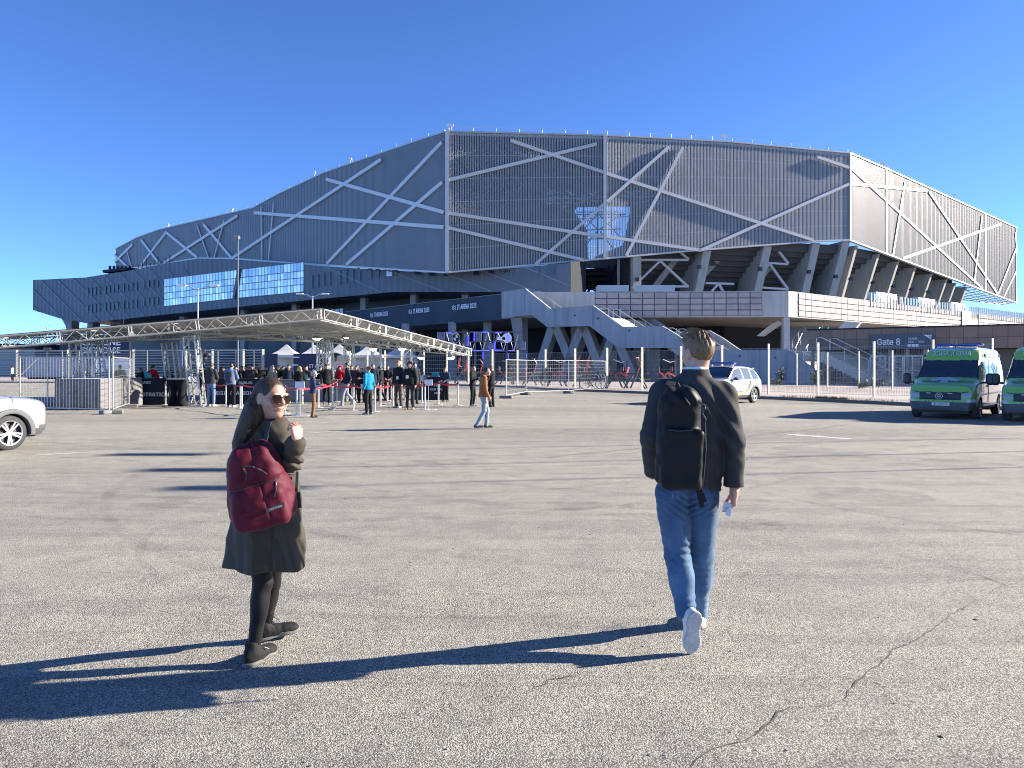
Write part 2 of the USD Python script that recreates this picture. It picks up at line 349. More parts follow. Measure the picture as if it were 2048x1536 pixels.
# grit: loose pebbles and bits of litter
gr_ = np.random.RandomState(77); gm_ = MB()
ico = trimesh.creation.icosphere(subdivisions=1); iv, if_ = np.asarray(ico.vertices), np.asarray(ico.faces)
for k in range(160):
    py = gr_.uniform(1010, 1560); px = gr_.uniform(-50, 2100); c = GR(px, py); s_ = gr_.uniform(.002, .006)
    gm_.add(iv * s_ * (1 + .3 * gr_.randn(len(iv), 1).clip(-1, 1)) * (1.2, 1, .7) + c + (0, 0, s_ * .5), if_)
struct('grit', gm_, mat('grit_stone', (.30, .28, .25), .8, var=.5, scale=40, space='world'), kind='stuff', label='loose pebbles and grit scattered over the asphalt', cat='grit')
for k, (px, py) in enumerate([(820, 1128), (820, 1134), (343, 1128), (1180, 1072), (1950, 1244), (1565, 1148), (1880, 1480), (690, 1000)]):
    c = GR(px, py); r9 = np.random.RandomState(k); a = r9.rand() * 6
    e1, e2 = np.array([math.cos(a), math.sin(a), 0]) * .018, np.array([-math.sin(a), math.cos(a), 0]) * .008
    struct('fallen_leaf', MB().add([c - e1 + (0, 0, .012), c + e2 + (0, 0, .02), c + e1 + (0, 0, .014), c - e2 + (0, 0, .011)], [[0, 1, 2, 3]]), mat('dead_leaf', (.09, .06, .035), .8), kind=None, cat='leaf', label=['dark curled leaf lying right of the woman, upper of two close together', 'dark curled leaf lying right of the woman, lower of two close together', 'dark curled leaf on the asphalt at the far left', 'dark leaf on the asphalt left of the man in jeans', 'dark leaf near the crack at the right edge', 'dark leaf between the man in jeans and the right crack', 'dark leaf below the right end of the long crack', 'dark leaf level with the burgundy backpack on open asphalt'][k])
# ------------------------------------------------------------------ stadium
PA, PF, PB, PC = W(892, 300, 106), W(1210, 300, 110.4), W(1698, 300, 120), W(2033, 500, 165)
PE = W(232, 500, 172)
FL, FF1, FF2, FR = Wall(PA, PE), Wall(PA, PF), Wall(PF, PB), Wall(PB, PC)
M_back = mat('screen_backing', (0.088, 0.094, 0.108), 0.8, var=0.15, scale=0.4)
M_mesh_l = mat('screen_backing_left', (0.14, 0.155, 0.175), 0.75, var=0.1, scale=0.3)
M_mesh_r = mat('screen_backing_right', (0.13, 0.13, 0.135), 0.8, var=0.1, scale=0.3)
stad = thing('stadium', 'large grey metal slat clad stadium crossed by pale diagonal beams under blue sky', 'stadium')

def polyline(wall, pts):
    q = np.array([wall.sz(*p) for p in pts]); return q[np.argsort(q[:, 0])]
def slat_screen(wall, top, bot, pitch, r, half=True):
    T, B = polyline(wall, top), polyline(wall, bot); mb = MB()
    n = int(wall.len / pitch)
    for i in range(n):
        u = (i + 0.5) * pitch
        z1, z0 = np.interp(u, T[:, 0], T[:, 1]), np.interp(u, B[:, 0], B[:, 1])
        a = wall.d3 * r; b = wall.n3 * r
        prof = [-a - b, -a * 0.9 + b * 0.8, -a * 0.7 + b, a * 0.7 + b, a * 0.9 + b * 0.8, a - b]
        p0, p1 = wall.at(u, z0), wall.at(u, z1)
        v = [p0 + q for q in prof] + [p1 + q for q in prof]
        mb.add(v, [[j, j + 1, j + 7, j + 6] for j in range(5)] + [[5, 0, 6, 11]])
    return mb
def sheet(wall, pts, off, th):
    return MB().prism([wall.hit(*p, off=off) if len(p) == 2 else wall.at(p[0], p[1], off) for p in pts], -wall.n3 * th)

topL = [(232, 498), (275, 475), (320, 459), (440, 431), (506, 416), (560, 387), (650, 345), (790, 297), (892, 263)]
botL = [(232, 538), (258, 537), (322, 529), (397, 516), (467, 517), (602, 527), (892, 545)]
top1, bot1 = [(892, 263), (1210, 271)], [(892, 545), (1210, 517)]
top2, bot2 = [(1210, 271), (1450, 283), (1698, 306)], [(1210, 517), (1400, 500), (1640, 482), (1698, 480)]
topR, botR = [(1698, 306), (1771, 337), (2033, 456)], [(1698, 480), (2033, 606)]
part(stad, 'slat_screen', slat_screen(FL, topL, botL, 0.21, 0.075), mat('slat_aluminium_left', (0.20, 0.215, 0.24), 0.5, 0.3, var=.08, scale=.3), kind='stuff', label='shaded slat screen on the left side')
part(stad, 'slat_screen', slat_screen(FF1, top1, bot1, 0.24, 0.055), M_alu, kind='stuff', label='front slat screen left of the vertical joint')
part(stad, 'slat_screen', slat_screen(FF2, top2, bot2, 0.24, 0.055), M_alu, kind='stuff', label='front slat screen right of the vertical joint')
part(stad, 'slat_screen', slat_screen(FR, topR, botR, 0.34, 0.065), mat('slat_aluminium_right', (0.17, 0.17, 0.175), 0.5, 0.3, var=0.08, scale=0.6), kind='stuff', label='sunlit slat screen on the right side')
def rim(w, pts, off): return [w.hit(*p, off=off) for p in pts]
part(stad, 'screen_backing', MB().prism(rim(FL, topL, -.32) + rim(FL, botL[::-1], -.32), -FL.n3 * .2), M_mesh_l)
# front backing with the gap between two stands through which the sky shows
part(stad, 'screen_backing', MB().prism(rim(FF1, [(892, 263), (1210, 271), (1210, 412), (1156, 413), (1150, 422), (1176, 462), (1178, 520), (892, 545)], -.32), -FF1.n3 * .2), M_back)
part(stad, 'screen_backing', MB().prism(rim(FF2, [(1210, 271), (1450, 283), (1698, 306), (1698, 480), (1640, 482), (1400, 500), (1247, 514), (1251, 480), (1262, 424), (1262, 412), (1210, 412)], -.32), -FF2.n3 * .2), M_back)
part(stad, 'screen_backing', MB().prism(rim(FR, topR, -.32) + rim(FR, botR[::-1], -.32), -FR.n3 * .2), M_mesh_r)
# horizontal carrier rails seen through the slats
for wall, a, b, c, d in ((FL, (892, 263), (892, 545), None, None), (FF1, None, None, None, None), (FF2, None, None, None, None), (FR, None, None, None, None)):
    T = polyline(wall, {0: topL, 1: top1, 2: top2, 3: topR}[[FL, FF1, FF2, FR].index(wall)]); B = polyline(wall, {0: botL, 1: bot1, 2: bot2, 3: botR}[[FL, FF1, FF2, FR].index(wall)])
    for k in range(1, 6):
        t = k / 6.0; us = np.linspace(0.2, wall.len - 0.2, 12)
        zs = np.interp(us, B[:, 0], B[:, 1]) * (1 - t) + np.interp(us, T[:, 0], T[:, 1]) * t
        mb = MB()
        for i in range(11):
            mb.bar(wall.at(us[i], zs[i], -0.12), wall.at(us[i + 1], zs[i + 1], -0.12), 0.04, 0.14)
        part(stad, 'carrier_rail', mb, M_alu)
# coping along the top and a trim along the lower edge
for wall, tp, bt in ((FL, topL, botL), (FF1, top1, bot1), (FF2, top2, bot2), (FR, topR, botR)):
    for pts, nm in ((tp, 'coping'), (bt, 'lower_trim')):
        q = polyline(wall, pts); mb = MB()
        for i in range(len(q) - 1):
            mb.bar(wall.at(q[i][0], q[i][1], -0.1), wall.at(q[i + 1][0], q[i + 1][1], -0.1), 0.6, 0.22)
        part(stad, nm, mb, M_alu if nm == 'coping' else M_beam)
# pale diagonal beams
BW, BD = 0.45, 0.40
beamsL = [((886, 285), (656, 528)), ((887, 365), (695, 530)), ((655, 359), (890, 425)), ((511, 426), (890, 455)), ((765, 320), (467, 517)), ((467, 517), (410, 449)),
          ((478, 432), (331, 526)), ((397, 515), (335, 465)), ((335, 465), (285, 530)), ((285, 480), (322, 528)), ((268, 489), (232, 524)), ((232, 510), (260, 536))]
thinL = [((397, 451), (420, 515)), ((452, 440), (432, 515)), ((550, 407), (540, 521)), ((525, 415), (527, 521)), ((255, 497), (266, 535))]
beams1 = [((896, 361), (1192, 289)), ((1020, 282), (1208, 346)), ((896, 427), (1207, 474)), ((896, 456), (1167, 521)), ((1070, 529), (1207, 409))]
beams2 = [((1213, 348), (1625, 481)), ((1213, 474), (1400, 501)), ((1213, 404), (1336, 295)), ((1251, 512), (1364, 296)), ((1400, 501), (1695, 369)), ((1632, 315), (1695, 336))]
beamsR = [((1702, 338), (1963, 577)), ((1702, 368), (1852, 382)), ((1808, 364), (1784, 511)), ((1804, 517), (2001, 448)), ((1856, 384), (1994, 589)),
          ((1962, 432), (1946, 566)), ((1994, 588), (2032, 492)), ((2006, 594), (2032, 541)), ((2029, 465), (2032, 505))]
def beam(wall, a, b, w, d, off): return MB().bar(wall.hit(*a, off=off), wall.hit(*b, off=off), d, w, up=np.cross(wall.n3, unit(wall.hit(*b) - wall.hit(*a))))
k = 0
for wall, lst, w in ((FL, beamsL, 0.54), (FL, thinL, 0.24), (FF1, beams1, BW), (FF2, beams2, BW), (FR, beamsR, 0.46)):
    for a, b in lst:
        part(stad, 'diagonal_beam', beam(wall, a, b, w, (0.24 if wall is not FR else .10) + 0.013 * (k % 5), (0.20 if wall is not FR else .13) + 0.011 * (k % 7)), M_beam); k += 1
for wall, px, y0, y1, w in ((FF1, 894, 264, 546, 0.55), (FF1, 1208.5, 272, 516, 0.42), (FR, 1771, 338, 506, 0.5), (FR, 1970, 428, 581, 0.5), (FR, 1699.5, 308, 480, 0.3), (FR, 2031, 458, 604, 0.5)):
    part(stad, 'vertical_mullion', MB().bar(wall.hit(px, y0, off=.2 if wall is not FR else .12), wall.hit(px, y1, off=.2 if wall is not FR else .12), w, 0.5 if wall is not FR else .14, up=wall.n3), M_beam)
# roof edge band behind the coping, roof lights, lightning rods
def inner(p, k=14.0): c = np.array([20., 190.]); d = unit(np.append(c - p[:2], 0)); return p + d * k
ring = [W(232, 500, 172)] + [FL.hit(*p) for p in topL[1:]] + [FF1.hit(1210, 271), FF2.hit(1450, 283), FF2.hit(1698, 306), FR.hit(1771, 337), FR.hit(2033, 456)]
rf = MB()
for a, b in zip(ring[:-1], ring[1:]):
    rf.hexa(np.array([a - (0, 0, .5), inner(a) - (0, 0, .5), inner(b) - (0, 0, .5), b - (0, 0, .5), a - (0, 0, .15), inner(a) - (0, 0, .15), inner(b) - (0, 0, .15), b - (0, 0, .15)]))
part(stad, 'roof', rf, mat('roof_sheet', (0.3, 0.31, 0.32), 0.6, var=0.1))
rods = MB(); rail = MB(); prev = None
for wall, tp in ((FL, topL), (FF1, top1), (FF2, top2), (FR, topR)):
    q = polyline(wall, tp)
    for u in np.arange(0.5, wall.len, 3.4):
        p = wall.at(u, np.interp(u, q[:, 0], q[:, 1]) + 0.1, -0.3)
        rods.tube([p, p + (0, 0, 0.7)], 0.009, 4)
        if prev is not None and np.linalg.norm(p - prev) < 6: rail.tube([prev + (0, 0, .7), p + (0, 0, .7)], 0.012, 4)
        prev = p
part(stad, 'roof_rail', rail, M_steel); part(stad, 'roof_rail_post', rods, M_steel, kind='stuff')
for wall, px, py in ((FF1, 897, 258), (FF1, 904, 258), (FF2, 1445, 278), (FF2, 1452, 278), (FR, 1768, 333), (FR, 1774, 334), (FL, 625, 352), (FL, 697, 325), (FL, 460, 425), (FR, 1913, 396), (FL, 332, 455)):
    p = wall.hit(px, py, off=-0.4); mb = MB()
    mb.tube([p - (0, 0, .6), p + (0, 0, .55)], .05, 5).box(p + (0, 0, .65), (.42, .32, .34))
    part(stad, 'roof_light', mb, M_white)

# stands behind the gap: far roof edge with sunlit roof panels and ring truss
far = MB(); fr2 = random.Random(3)
fx0, fx1 = W(1100, 500, 225)[0], W(1320, 500, 225)[0]
part(stad, 'far_roof', MB().prism([[fx0, 226, 31.0], [fx1, 226, 31.0], [fx1, 226, 33.5], [fx0, 226, 33.5]], (0, 1, 0)), M_dark)
for j in range(8):
    for i in range(34):
        if fr2.random() < 0.78:
            x = fx0 + (i + 0.5 * (j % 2)) * 1.0; z = 33.7 + j * 0.55
            far.add([[x, 225.6 + j * .3, z], [x + .8, 225.6 + j * .3, z], [x + .95, 225.9 + j * .3, z + .36], [x + .12, 225.9 + j * .3, z + .36]], [[0, 1, 2, 3]])
part(stad, 'far_roof_panel', far, mat('roof_panel_pale', (0.75, 0.72, 0.62), 0.5, var=0.1), kind='stuff')
tr = MB()
def gp(px, py, off=-3.0): w = FF1 if px < 1210 else FF2; return w.hit(px, py, off)
for a, b in (((1178, 392), (1178, 512)), ((1235, 392), (1240, 512)), ((1207, 392), (1207, 515)), ((1140, 421), (1266, 421)), ((1175, 453), (1258, 451)), ((1176, 472), (1255, 470)),
             ((1178, 421), (1207, 452)), ((1207, 421), (1178, 452)), ((1212, 452), (1258, 421)), ((1212, 421), (1256, 468)), ((1178, 490), (1207, 455)), ((1240, 490), (1214, 455)), ((1165, 416), (1255, 416))):
    tr.tube([gp(*a), gp(*b)], 0.09, 5)
part(stad, 'gap_truss', tr, mat('dark_steel', (0.16, 0.17, 0.19), 0.5, 0.3))
fr2 = random.Random(9)
bits = MB()
for i in range(120):
    x, y = fr2.uniform(1090, 1335), 396 + fr2.gauss(0, 9)
    p = gp(x, y, -0.26); w = (FF1 if x < 1210 else FF2)
    bits.bar(p, p + w.d3 * fr2.uniform(.2, 1.0) + (0, 0, fr2.uniform(-.15, .15)), 0.02, fr2.uniform(.06, .2))
part(stad, 'perforation', bits, mat('pale_patch', (0.45, 0.5, 0.56), 0.5), kind='stuff')

# lower opening under the gap: dark lattice and side walls
low = MB()
for a, b in (((1172, 521), (1172, 588)), ((1262, 515), (1262, 600)), ((1172, 534), (1262, 532)), ((1172, 546), (1262, 544)), ((1172, 560), (1262, 558))): low.tube([gp(*a, -9), gp(*b, -9)], .22, 5)
part(stad, 'gap_dark_sheet', MB().prism([gp(1165, 521, -12), gp(1262, 515, -12), gp(1262, 556, -12), gp(1165, 560, -12)], (0, .3, 0)), M_dark)  # dark sheet added behind the lattice to shut out the bright sky
fr2 = random.Random(21)
for i in range(80):
    x, y = fr2.uniform(1172, 1262), fr2.uniform(552, 596); g_ = fr2.uniform(0, math.pi); L = fr2.uniform(8, 22)
    low.tube([gp(x - L * math.cos(g_), y - L * math.sin(g_) * .8, -10), gp(x + L * math.cos(g_), y + L * math.sin(g_) * .8, -10)], fr2.uniform(.08, .22), 4)
part(stad, 'lattice', low, M_dark, kind='stuff')
# stepped underside of the upper stand, side wall, back wall
def under(wall, u0, u1, off0=-1.5, off1=-15, zt=20.5, zb=9.2, n=15):
    mb = MB()
    for i in range(n):
        t0, t1 = i / n, (i + 1) / n
        o0, o1 = off0 + (off1 - off0) * t0, off0 + (off1 - off0) * t1
        z0, z1 = zt + (zb - zt) * t0, zt + (zb - zt) * t1
        mb.hexa(np.array([wall.at(u0, z1, o0), wall.at(u1, z1, o0), wall.at(u1, z1, o1), wall.at(u0, z1, o1), wall.at(u0, z0 + .6, o0), wall.at(u1, z0 + .6, o0), wall.at(u1, z0 + .6, o1), wall.at(u0, z0 + .6, o1)]))
    return mb
u12 = FF2.sz(1262, 500)[0]
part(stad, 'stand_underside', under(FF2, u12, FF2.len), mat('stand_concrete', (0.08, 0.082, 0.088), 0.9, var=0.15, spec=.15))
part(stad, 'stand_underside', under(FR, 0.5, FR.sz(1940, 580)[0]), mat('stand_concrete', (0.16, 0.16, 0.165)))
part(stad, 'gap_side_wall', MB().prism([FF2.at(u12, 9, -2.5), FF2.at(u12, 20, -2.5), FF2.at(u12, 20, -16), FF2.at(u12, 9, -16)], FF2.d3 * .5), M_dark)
M_fin = mat('fin_concrete', (0.25, 0.245, 0.23), 0.85, var=.2, scale=1.6, streak=(1, 1, .16), spec=.2)
# concrete fins under the screen
def fin(wall, pt, pb, th, depth):
    u1, z1 = wall.sz(*pt); u0, z0 = wall.sz(*pb)
    q = [wall.at(u0, 8.0, -3.0), wall.at(u1, z1 - .1, -.5), wall.at(u1, z1 - .1, -.5 - depth), wall.at(u0, 8.0, -3.0 - depth)]
    return MB().prism(q, wall.d3 * th)
for pt, pb in (((1410, 499), (1394, 600)), ((1532, 490), (1514, 600)), ((1630, 483), (1612, 600)), ((1690, 480), (1666, 600))):
    part(stad, 'concrete_fin', fin(FF2, pt, pb, 1.35, 5.5 if pt[0] < 1600 else 12.0), M_fin)
for pt, pb in (((1718, 489), (1703, 600)), ((1762, 506), (1746, 610)), ((1801, 521), (1786, 610)), ((1835, 533), (1824, 612)), ((1868, 546), (1857, 615)), ((1898, 557), (1888, 617)), ((1916, 564), (1908, 618)), ((1938, 572), (1930, 620))):
    part(stad, 'concrete_fin', fin(FR, pt, pb, 0.7, 13.5), M_fin)
part(stad, 'column', MB().bar(FF2.hit(1277, 512, off=-1), FF2.at(FF2.sz(1277, 590)[0], 8, -1), 1.3, 1.0, up=FF2.n3), M_conc_l)
part(stad, 'column', MB().bar(FF2.hit(1257, 512, off=-4), FF2.at(FF2.sz(1257, 590)[0], 8, -4), 0.35, .35, up=FF2.n3), M_conc_l)
for (a, b) in (((1475, 495), (1424, 562)), ((1380, 503), (1338, 570)), ((1595, 490), (1540, 575))):
    part(stad, 'raker_beam', MB().bar(FF2.hit(*a, off=-4), FF2.hit(*b, off=-6), .9, .9, up=FF2.n3), M_conc)
# pale steel bracing frames
brs = [[((1281, 516), (1390, 516)), ((1281, 570), (1390, 570)), ((1281, 567), (1332, 518)), ((1332, 518), (1388, 570)), ((1372, 500), (1390, 515))],
       [((1537, 521), (1592, 525)), ((1532, 572), (1592, 576)), ((1533, 550), (1554, 524)), ((1554, 524), (1591, 575)), ((1566, 490), (1592, 524))],
       [((1425, 563), (1482, 565)), ((1437, 580), (1451, 564)), ((1451, 564), (1462, 584))]]
for lst in brs:
    mb = MB()
    for j, (a, b) in enumerate(lst): mb.bar(FF2.hit(*a, off=-2.2 + .03 * j), FF2.hit(*b, off=-2.2 + .03 * j), .3, .34, up=FF2.n3)
    part(stad, 'bracing_frame', mb, M_beam)
for wall, px, y in ((FF2, 1277, 558), (FF2, 1402, 533), (FF2, 1524, 537), (FF2, 1622, 543), (FF2, 1676, 552), (FR, 1709, 557), (FR, 1753, 565), (FR, 1794, 572), (FR, 1830, 578), (FR, 1863, 583)):
    p = wall.hit(px, y, off=-.55); part(stad, 'floodlight', MB().box(p, (.5, .5, .55)).box(p - wall.n3 * .4, (.2, .2, .2)), M_black)
# soffit lattice under the far right corner of the screen
sf = MB(); c0, c1 = FR.hit(1938, 570, off=-.5), FR.hit(2031, 605, off=-.5); bk = -FR.n3 * 9 + np.array([0, 0, -1.2])
for i in range(11):
    a, b = c0 + (c1 - c0) * i / 10, c0 + (c1 - c0) * i / 10 + bk * (1 - .75 * i / 10)
    sf.tube([a, b], .10, 5)
    if i < 10:
        a2, b2 = c0 + (c1 - c0) * (i + 1) / 10, c0 + (c1 - c0) * (i + 1) / 10 + bk * (1 - .75 * (i + 1) / 10)
        for t in (0, .25, .5, .75, 1): sf.tube([a + (b - a) * t, a2 + (b2 - a2) * t], .08, 5)
        for t in (0, .25, .5, .75): sf.tube([a + (b - a) * t, a2 + (b2 - a2) * (t + .25)], .06, 4)
part(stad, 'soffit_lattice', sf, M_steel)

# ------------------------------------------------------------------ office wing below the left screen
wing = thing('office_wing', 'dark blue grey panelled building wing with a long band of glass below the stadium screen', 'building')
WG = Wall(W(1140, 584, 105), W(66, 600, 150))
M_wing = usdkit.material(stage, '/World/Looks/wing_cladding', {
    'g': ('geometry', {}), 'mp': ('mapping', {'scale': (0.93, 0.4, 0.0)}), 'w': ('wave_texture', {'scale': 0.33, 'bands_direction': 'x'}),
    'n': ('noise_texture', {'scale': 0.25, 'detail': 4.0}), 'r': ('rgb_ramp', {'ramp': [(0.2, (0.075, 0.090, 0.115)), (0.8, (0.105, 0.125, 0.155))]}),
    'b': ('bump', {'strength': 0.6, 'distance': 0.12}), 'p': ('principled_bsdf', {'roughness': 0.5, 'metallic': 0.15})},
    [('g.position', 'mp.vector'), ('mp.vector', 'w.vector'), ('g.position', 'n.vector'), ('n.fac', 'r.fac'), ('r.color', 'p.base_color'), ('w.fac', 'b.height'), ('b.normal', 'p.normal')], surface='p.BSDF')
wtop = [(66, 560), (170, 555), (195, 551), (260, 541), (330, 527), (397, 517), (467, 518.5), (602, 528.5), (720, 537), (892, 547), (1140, 526)]
wbot = [(66, 620), (120, 637), (170, 646), (512, 610), (785, 584), (1140, 584)]
wback = np.array([0.06, 0.998, 0]) * 24
gl = [(329, 557), (480, 538), (608, 523), (608, 585), (470, 598), (329, 614)]
wo = [WG.hit(*p) for p in wtop]; wb = [WG.hit(*p) for p in wbot]; G_ = [WG.hit(*p) for p in gl]
part(wing, 'wall', MB().prism(wo + wb[::-1], wback), M_wing)
# diagonal panel joints
M_wseam = mat('wing_seam', (0.15, 0.17, 0.20), 0.5, 0.2, var=0.05)
tq, bq = polyline(WG, wtop), polyline(WG, wbot)
def clip_wing(a, b, n=60):
    """Keeps the piece of a joint line that lies on the wall."""
    pts = [np.array(a) + (np.array(b) - np.array(a)) * i / n for i in range(n + 1)]; ok = []
    for p in pts:
        u, z = WG.sz(*p)
        if 0 < u < WG.len and np.interp(u, bq[:, 0], bq[:, 1]) < z < np.interp(u, tq[:, 0], tq[:, 1]) and not (329 < p[0] < 608 and 523 + (608 - p[0]) * .12 - 1 < p[1] < 585 + (608 - p[0]) * .105): ok.append(p)
        elif ok: break
    return ok
for i in range(24):
    x0 = -40 + i * 34.0
    ok = clip_wing((x0, 540), (x0 + 125, 665)) if i < 17 else None
    if ok is not None and len(ok) > 4: part(wing, 'panel_joint', MB().bar(WG.hit(*ok[0], off=.05), WG.hit(*ok[-1], off=.05), .1, .22, up=(0, 0, 1)), M_wseam)
for a, b in (((640, 530), (800, 600)), ((760, 534), (930, 600)), ((890, 546), (1000, 590)), ((960, 540), (1080, 586)), ((1040, 530), (1140, 572)), ((608, 590), (660, 612))):
    ok = clip_wing(a, b)
    if len(ok) > 4: part(wing, 'panel_joint', MB().bar(WG.hit(*ok[0], off=.05), WG.hit(*ok[-1], off=.05), .1, .22, up=(0, 0, 1)), M_wseam)
M_win = mat('window_dark_glass', (0.015, 0.03, 0.05), 0.08, spec=0.8, var=0.3, scale=0.3)
M_frame = mat('window_frame', (0.10, 0.11, 0.125), 0.5, 0.3)
def slit(px, y0, y1, w=4.0, m=None):
    a, b, c, d = WG.hit(px, y0, .03), WG.hit(px + w, y0 - .3, .03), WG.hit(px + w, y1 - .3, .03), WG.hit(px, y1, .03)
    p = part(wing, 'window', MB().prism([a, b, c, d], WG.n3 * .05), m or M_win)
    part(p, 'frame', MB().bar(a, d, .25, .12, up=WG.n3).bar(b, c, .12, .25, up=WG.n3).bar(a + WG.n3 * .02, b + WG.n3 * .02, .12, .2, up=WG.n3), M_frame)
for g_ in range(4):
    for k in range(4):
        px = [173.5, 208.5, 245, 286][g_] + k * (7.6 + .5 * g_)
        y = [577, 572.5, 568, 562][g_] - k * .9
        slit(px, y, y + 15); slit(px, y + 33.5 + g_ * .6, y + 49 + g_ * .4)
for px, y0, y1 in ((620, 551, 577), (632, 549, 575), (644, 546, 572.5), (656, 544, 570.5), (676, 541, 569), (688.5, 539, 566), (702, 537, 564.5), (716, 536, 562), (738, 537.5, 558.5), (753, 538, 554)): slit(px, y0, y1, 5.5)
slit(772, 538.5, 552.5, 14, mat('painted_sky_pane', (0.5, 0.6, 0.72), 0.05, spec=1.0)); slit(790, 539, 550, 6)  # first pane is coloured pale blue to stand for sky light
for px, y1 in ((829, 551), (858, 552), (887, 552), (946, 550), (976, 550), (1006, 550)): slit(px, 541, y1, 13)
slit(1066, 534, 550, 13); slit(1096, 530, 549, 13)
# glass band: frame, mullions, panes
M_pane = usdkit.material(stage, '/World/Looks/glass_band', {'p': ('principled_bsdf', {'base_color': (0.56, 0.56, 0.52), 'metallic': 0.9, 'roughness': 0.04})}, [], surface='p.BSDF')
M_panes = [M_pane] + [usdkit.material(stage, '/World/Looks/glass_band_%d' % k, {'p': ('principled_bsdf', {'base_color': c, 'metallic': .9, 'roughness': r})}, [], surface='p.BSDF') for k, (c, r) in enumerate((((.46, .48, .46), .05), ((.36, .40, .42), .1)))]
part(wing, 'glazing_back', MB().prism([q + WG.n3 * .02 for q in G_], WG.n3 * .03), M_frame)
gt, gb = polyline(WG, gl[:3]), polyline(WG, gl[3:]); u0, u1 = gt[0][0], gt[-1][0]
ncol = 46; fr2 = random.Random(4); rows = [0.02, 0.26, 0.48, 0.70, 0.98]
for i in range(ncol):
    ua, ub = u0 + (u1 - u0) * (i + .07) / ncol, u0 + (u1 - u0) * (i + .93) / ncol
    for r0, r1 in zip(rows[:-1], rows[1:]):
        q = []
        tilt = fr2.uniform(-.02, .02); tl2 = fr2.uniform(-.015, .015)
        for (u, t, ki) in ((ua, r0 + .012, 0), (ub, r0 + .012, 0), (ub, r1 - .012, 1), (ua, r1 - .012, 1)):
            z = np.interp(u, gb[:, 0], gb[:, 1]) * (1 - t) + np.interp(u, gt[:, 0], gt[:, 1]) * t
            q.append(WG.at(u, z, .09 + (tilt if u == ub else -tilt) * .5 + (tl2 if ki else -tl2)))
        part(wing, 'pane', MB().add(q, [[0, 1, 2, 3]] if np.cross(q[1] - q[0], q[2] - q[0]) @ WG.n3 > 0 else [[3, 2, 1, 0]]), M_panes[fr2.choice((0, 0, 0, 1, 1, 2))])
part(wing, 'glazing_mullion', MB().bar(G_[1] + WG.n3 * .2, G_[4] + WG.n3 * .2, .5, .4, up=WG.n3), M_frame)
# leaning legs, glass balustrade, ground floor
wt = MB()
lp = [(118, 637), (128, 640), (136, 662), (124, 662)]
part(wing, 'leg', MB().prism([WG.hit(*p, off=-1) for p in ((112, 634), (134, 641), (133, 652), (137, 672), (125, 672), (122, 652))], wback * .1), M_conc)
part(wing, 'leg', MB().prism([WG.hit(*p, off=-1) for p in ((165, 646), (176, 645), (172, 672), (164, 672))], wback * .1), M_conc)
for px, y0 in ((192, 645), (332, 630), (455, 617), (560, 606), (700, 592), (802, 585), (908, 585)):
    part(wing, 'column', MB().bar(WG.hit(px, y0, off=-4), WG.at(WG.sz(px, y0)[0], 0, -4), 1.0, 1.0, up=WG.n3), M_conc)
part(wing, 'recess_wall', MB().prism([WG.at(2, 0, -10), WG.at(WG.len - 12, 0, -10), WG.at(WG.len - 12, 13, -10), WG.at(2, 13, -10)], -WG.n3 * .5), mat('recess_blue', (0.03, 0.045, 0.065), 0.35, var=0.3, scale=0.2))
part(wing, 'end_wall', MB().prism([W(1141, 584, 105.2), W(1172, 590, 112), W(1172, 521, 112), W(1141, 524, 105.2)], (-.3, .3, 0)), M_dark)  # separate end face, its shade put into the dark colour
# small roof plant room on the wing
pr = MB()
for i in range(6):
    a = WG.hit(192 + i * 8, 549, off=-3); pr.bar(a, a + (0, 0, 2.0), .35, .35)
pr.bar(WG.hit(191, 541, off=-3), WG.hit(240, 535, off=-3), 3, .5).bar(WG.hit(193, 551, off=-3), WG.hit(300, 541, off=-3), 1.2, .4)
for i in range(9):
    a = WG.hit(240 + i * 8, 541 - i * 1.1, off=-4); pr.tube([a, a + (0, 0, 1.6 + .5 * (i % 3))], .08, 4)
pr.tube([WG.hit(236, 537, off=-4), WG.hit(310, 532, off=-4)], .12, 4)
part(wing, 'roof_plant', pr, M_dark)

# ------------------------------------------------------------------ podium (raised concourse)
pod = thing('podium', 'raised concrete concourse deck round the stadium with rows of weathered square panels', 'concourse')
Q1, Q2, Q3, Q4 = W(500, 600, 142), W(1030, 585, 86.5), W(1577, 581, 85), W(2120, 630, 150)
Q1b = W(690, 600, 118)
PLf, PFr, PRt = Wall(Q1b, Q2), Wall(Q2, Q3), Wall(Q3, Q4)
ZT, ZB = 10.1, 7.15
z3 = lambda p, z: np.array([p[0], p[1], z])
part(pod, 'deck', MB().prism([z3(Q1, 8.2), z3(Q1b, 8.2), z3(Q2 + (0, .4, 0), 8.2), z3(Q3 + (0, .4, 0), 8.2), z3(Q4, 8.2), z3(Q4 + (0, 60, 0), 8.2), z3(Q1 + (0, 40, 0), 8.2)], (0, 0, .7)), M_conc)
part(pod, 'soffit', MB().prism([z3(Q1, 7.2), z3(Q1b, 7.2), z3(Q2 + (0, .4, 0), 7.2), z3(Q3 + (0, .4, 0), 7.2), z3(Q4, 7.2), z3(Q4 + (0, 30, 0), 7.2), z3(Q1 + (0, 20, 0), 7.2)], (0, 0, .12)), M_conc)
for w_, nm in ((PLf, 'parapet_left'), (PFr, 'parapet_front'), (PRt, 'parapet_right')):
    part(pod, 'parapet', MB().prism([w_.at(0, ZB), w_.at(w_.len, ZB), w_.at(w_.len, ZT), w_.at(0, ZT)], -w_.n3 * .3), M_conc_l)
part(pod, 'parapet', MB().prism([z3(Q1, ZB), z3(Q1b, ZB), z3(Q1b, 9.3), z3(Q1, 9.3)], np.array([.2, .3, 0])), M_conc)
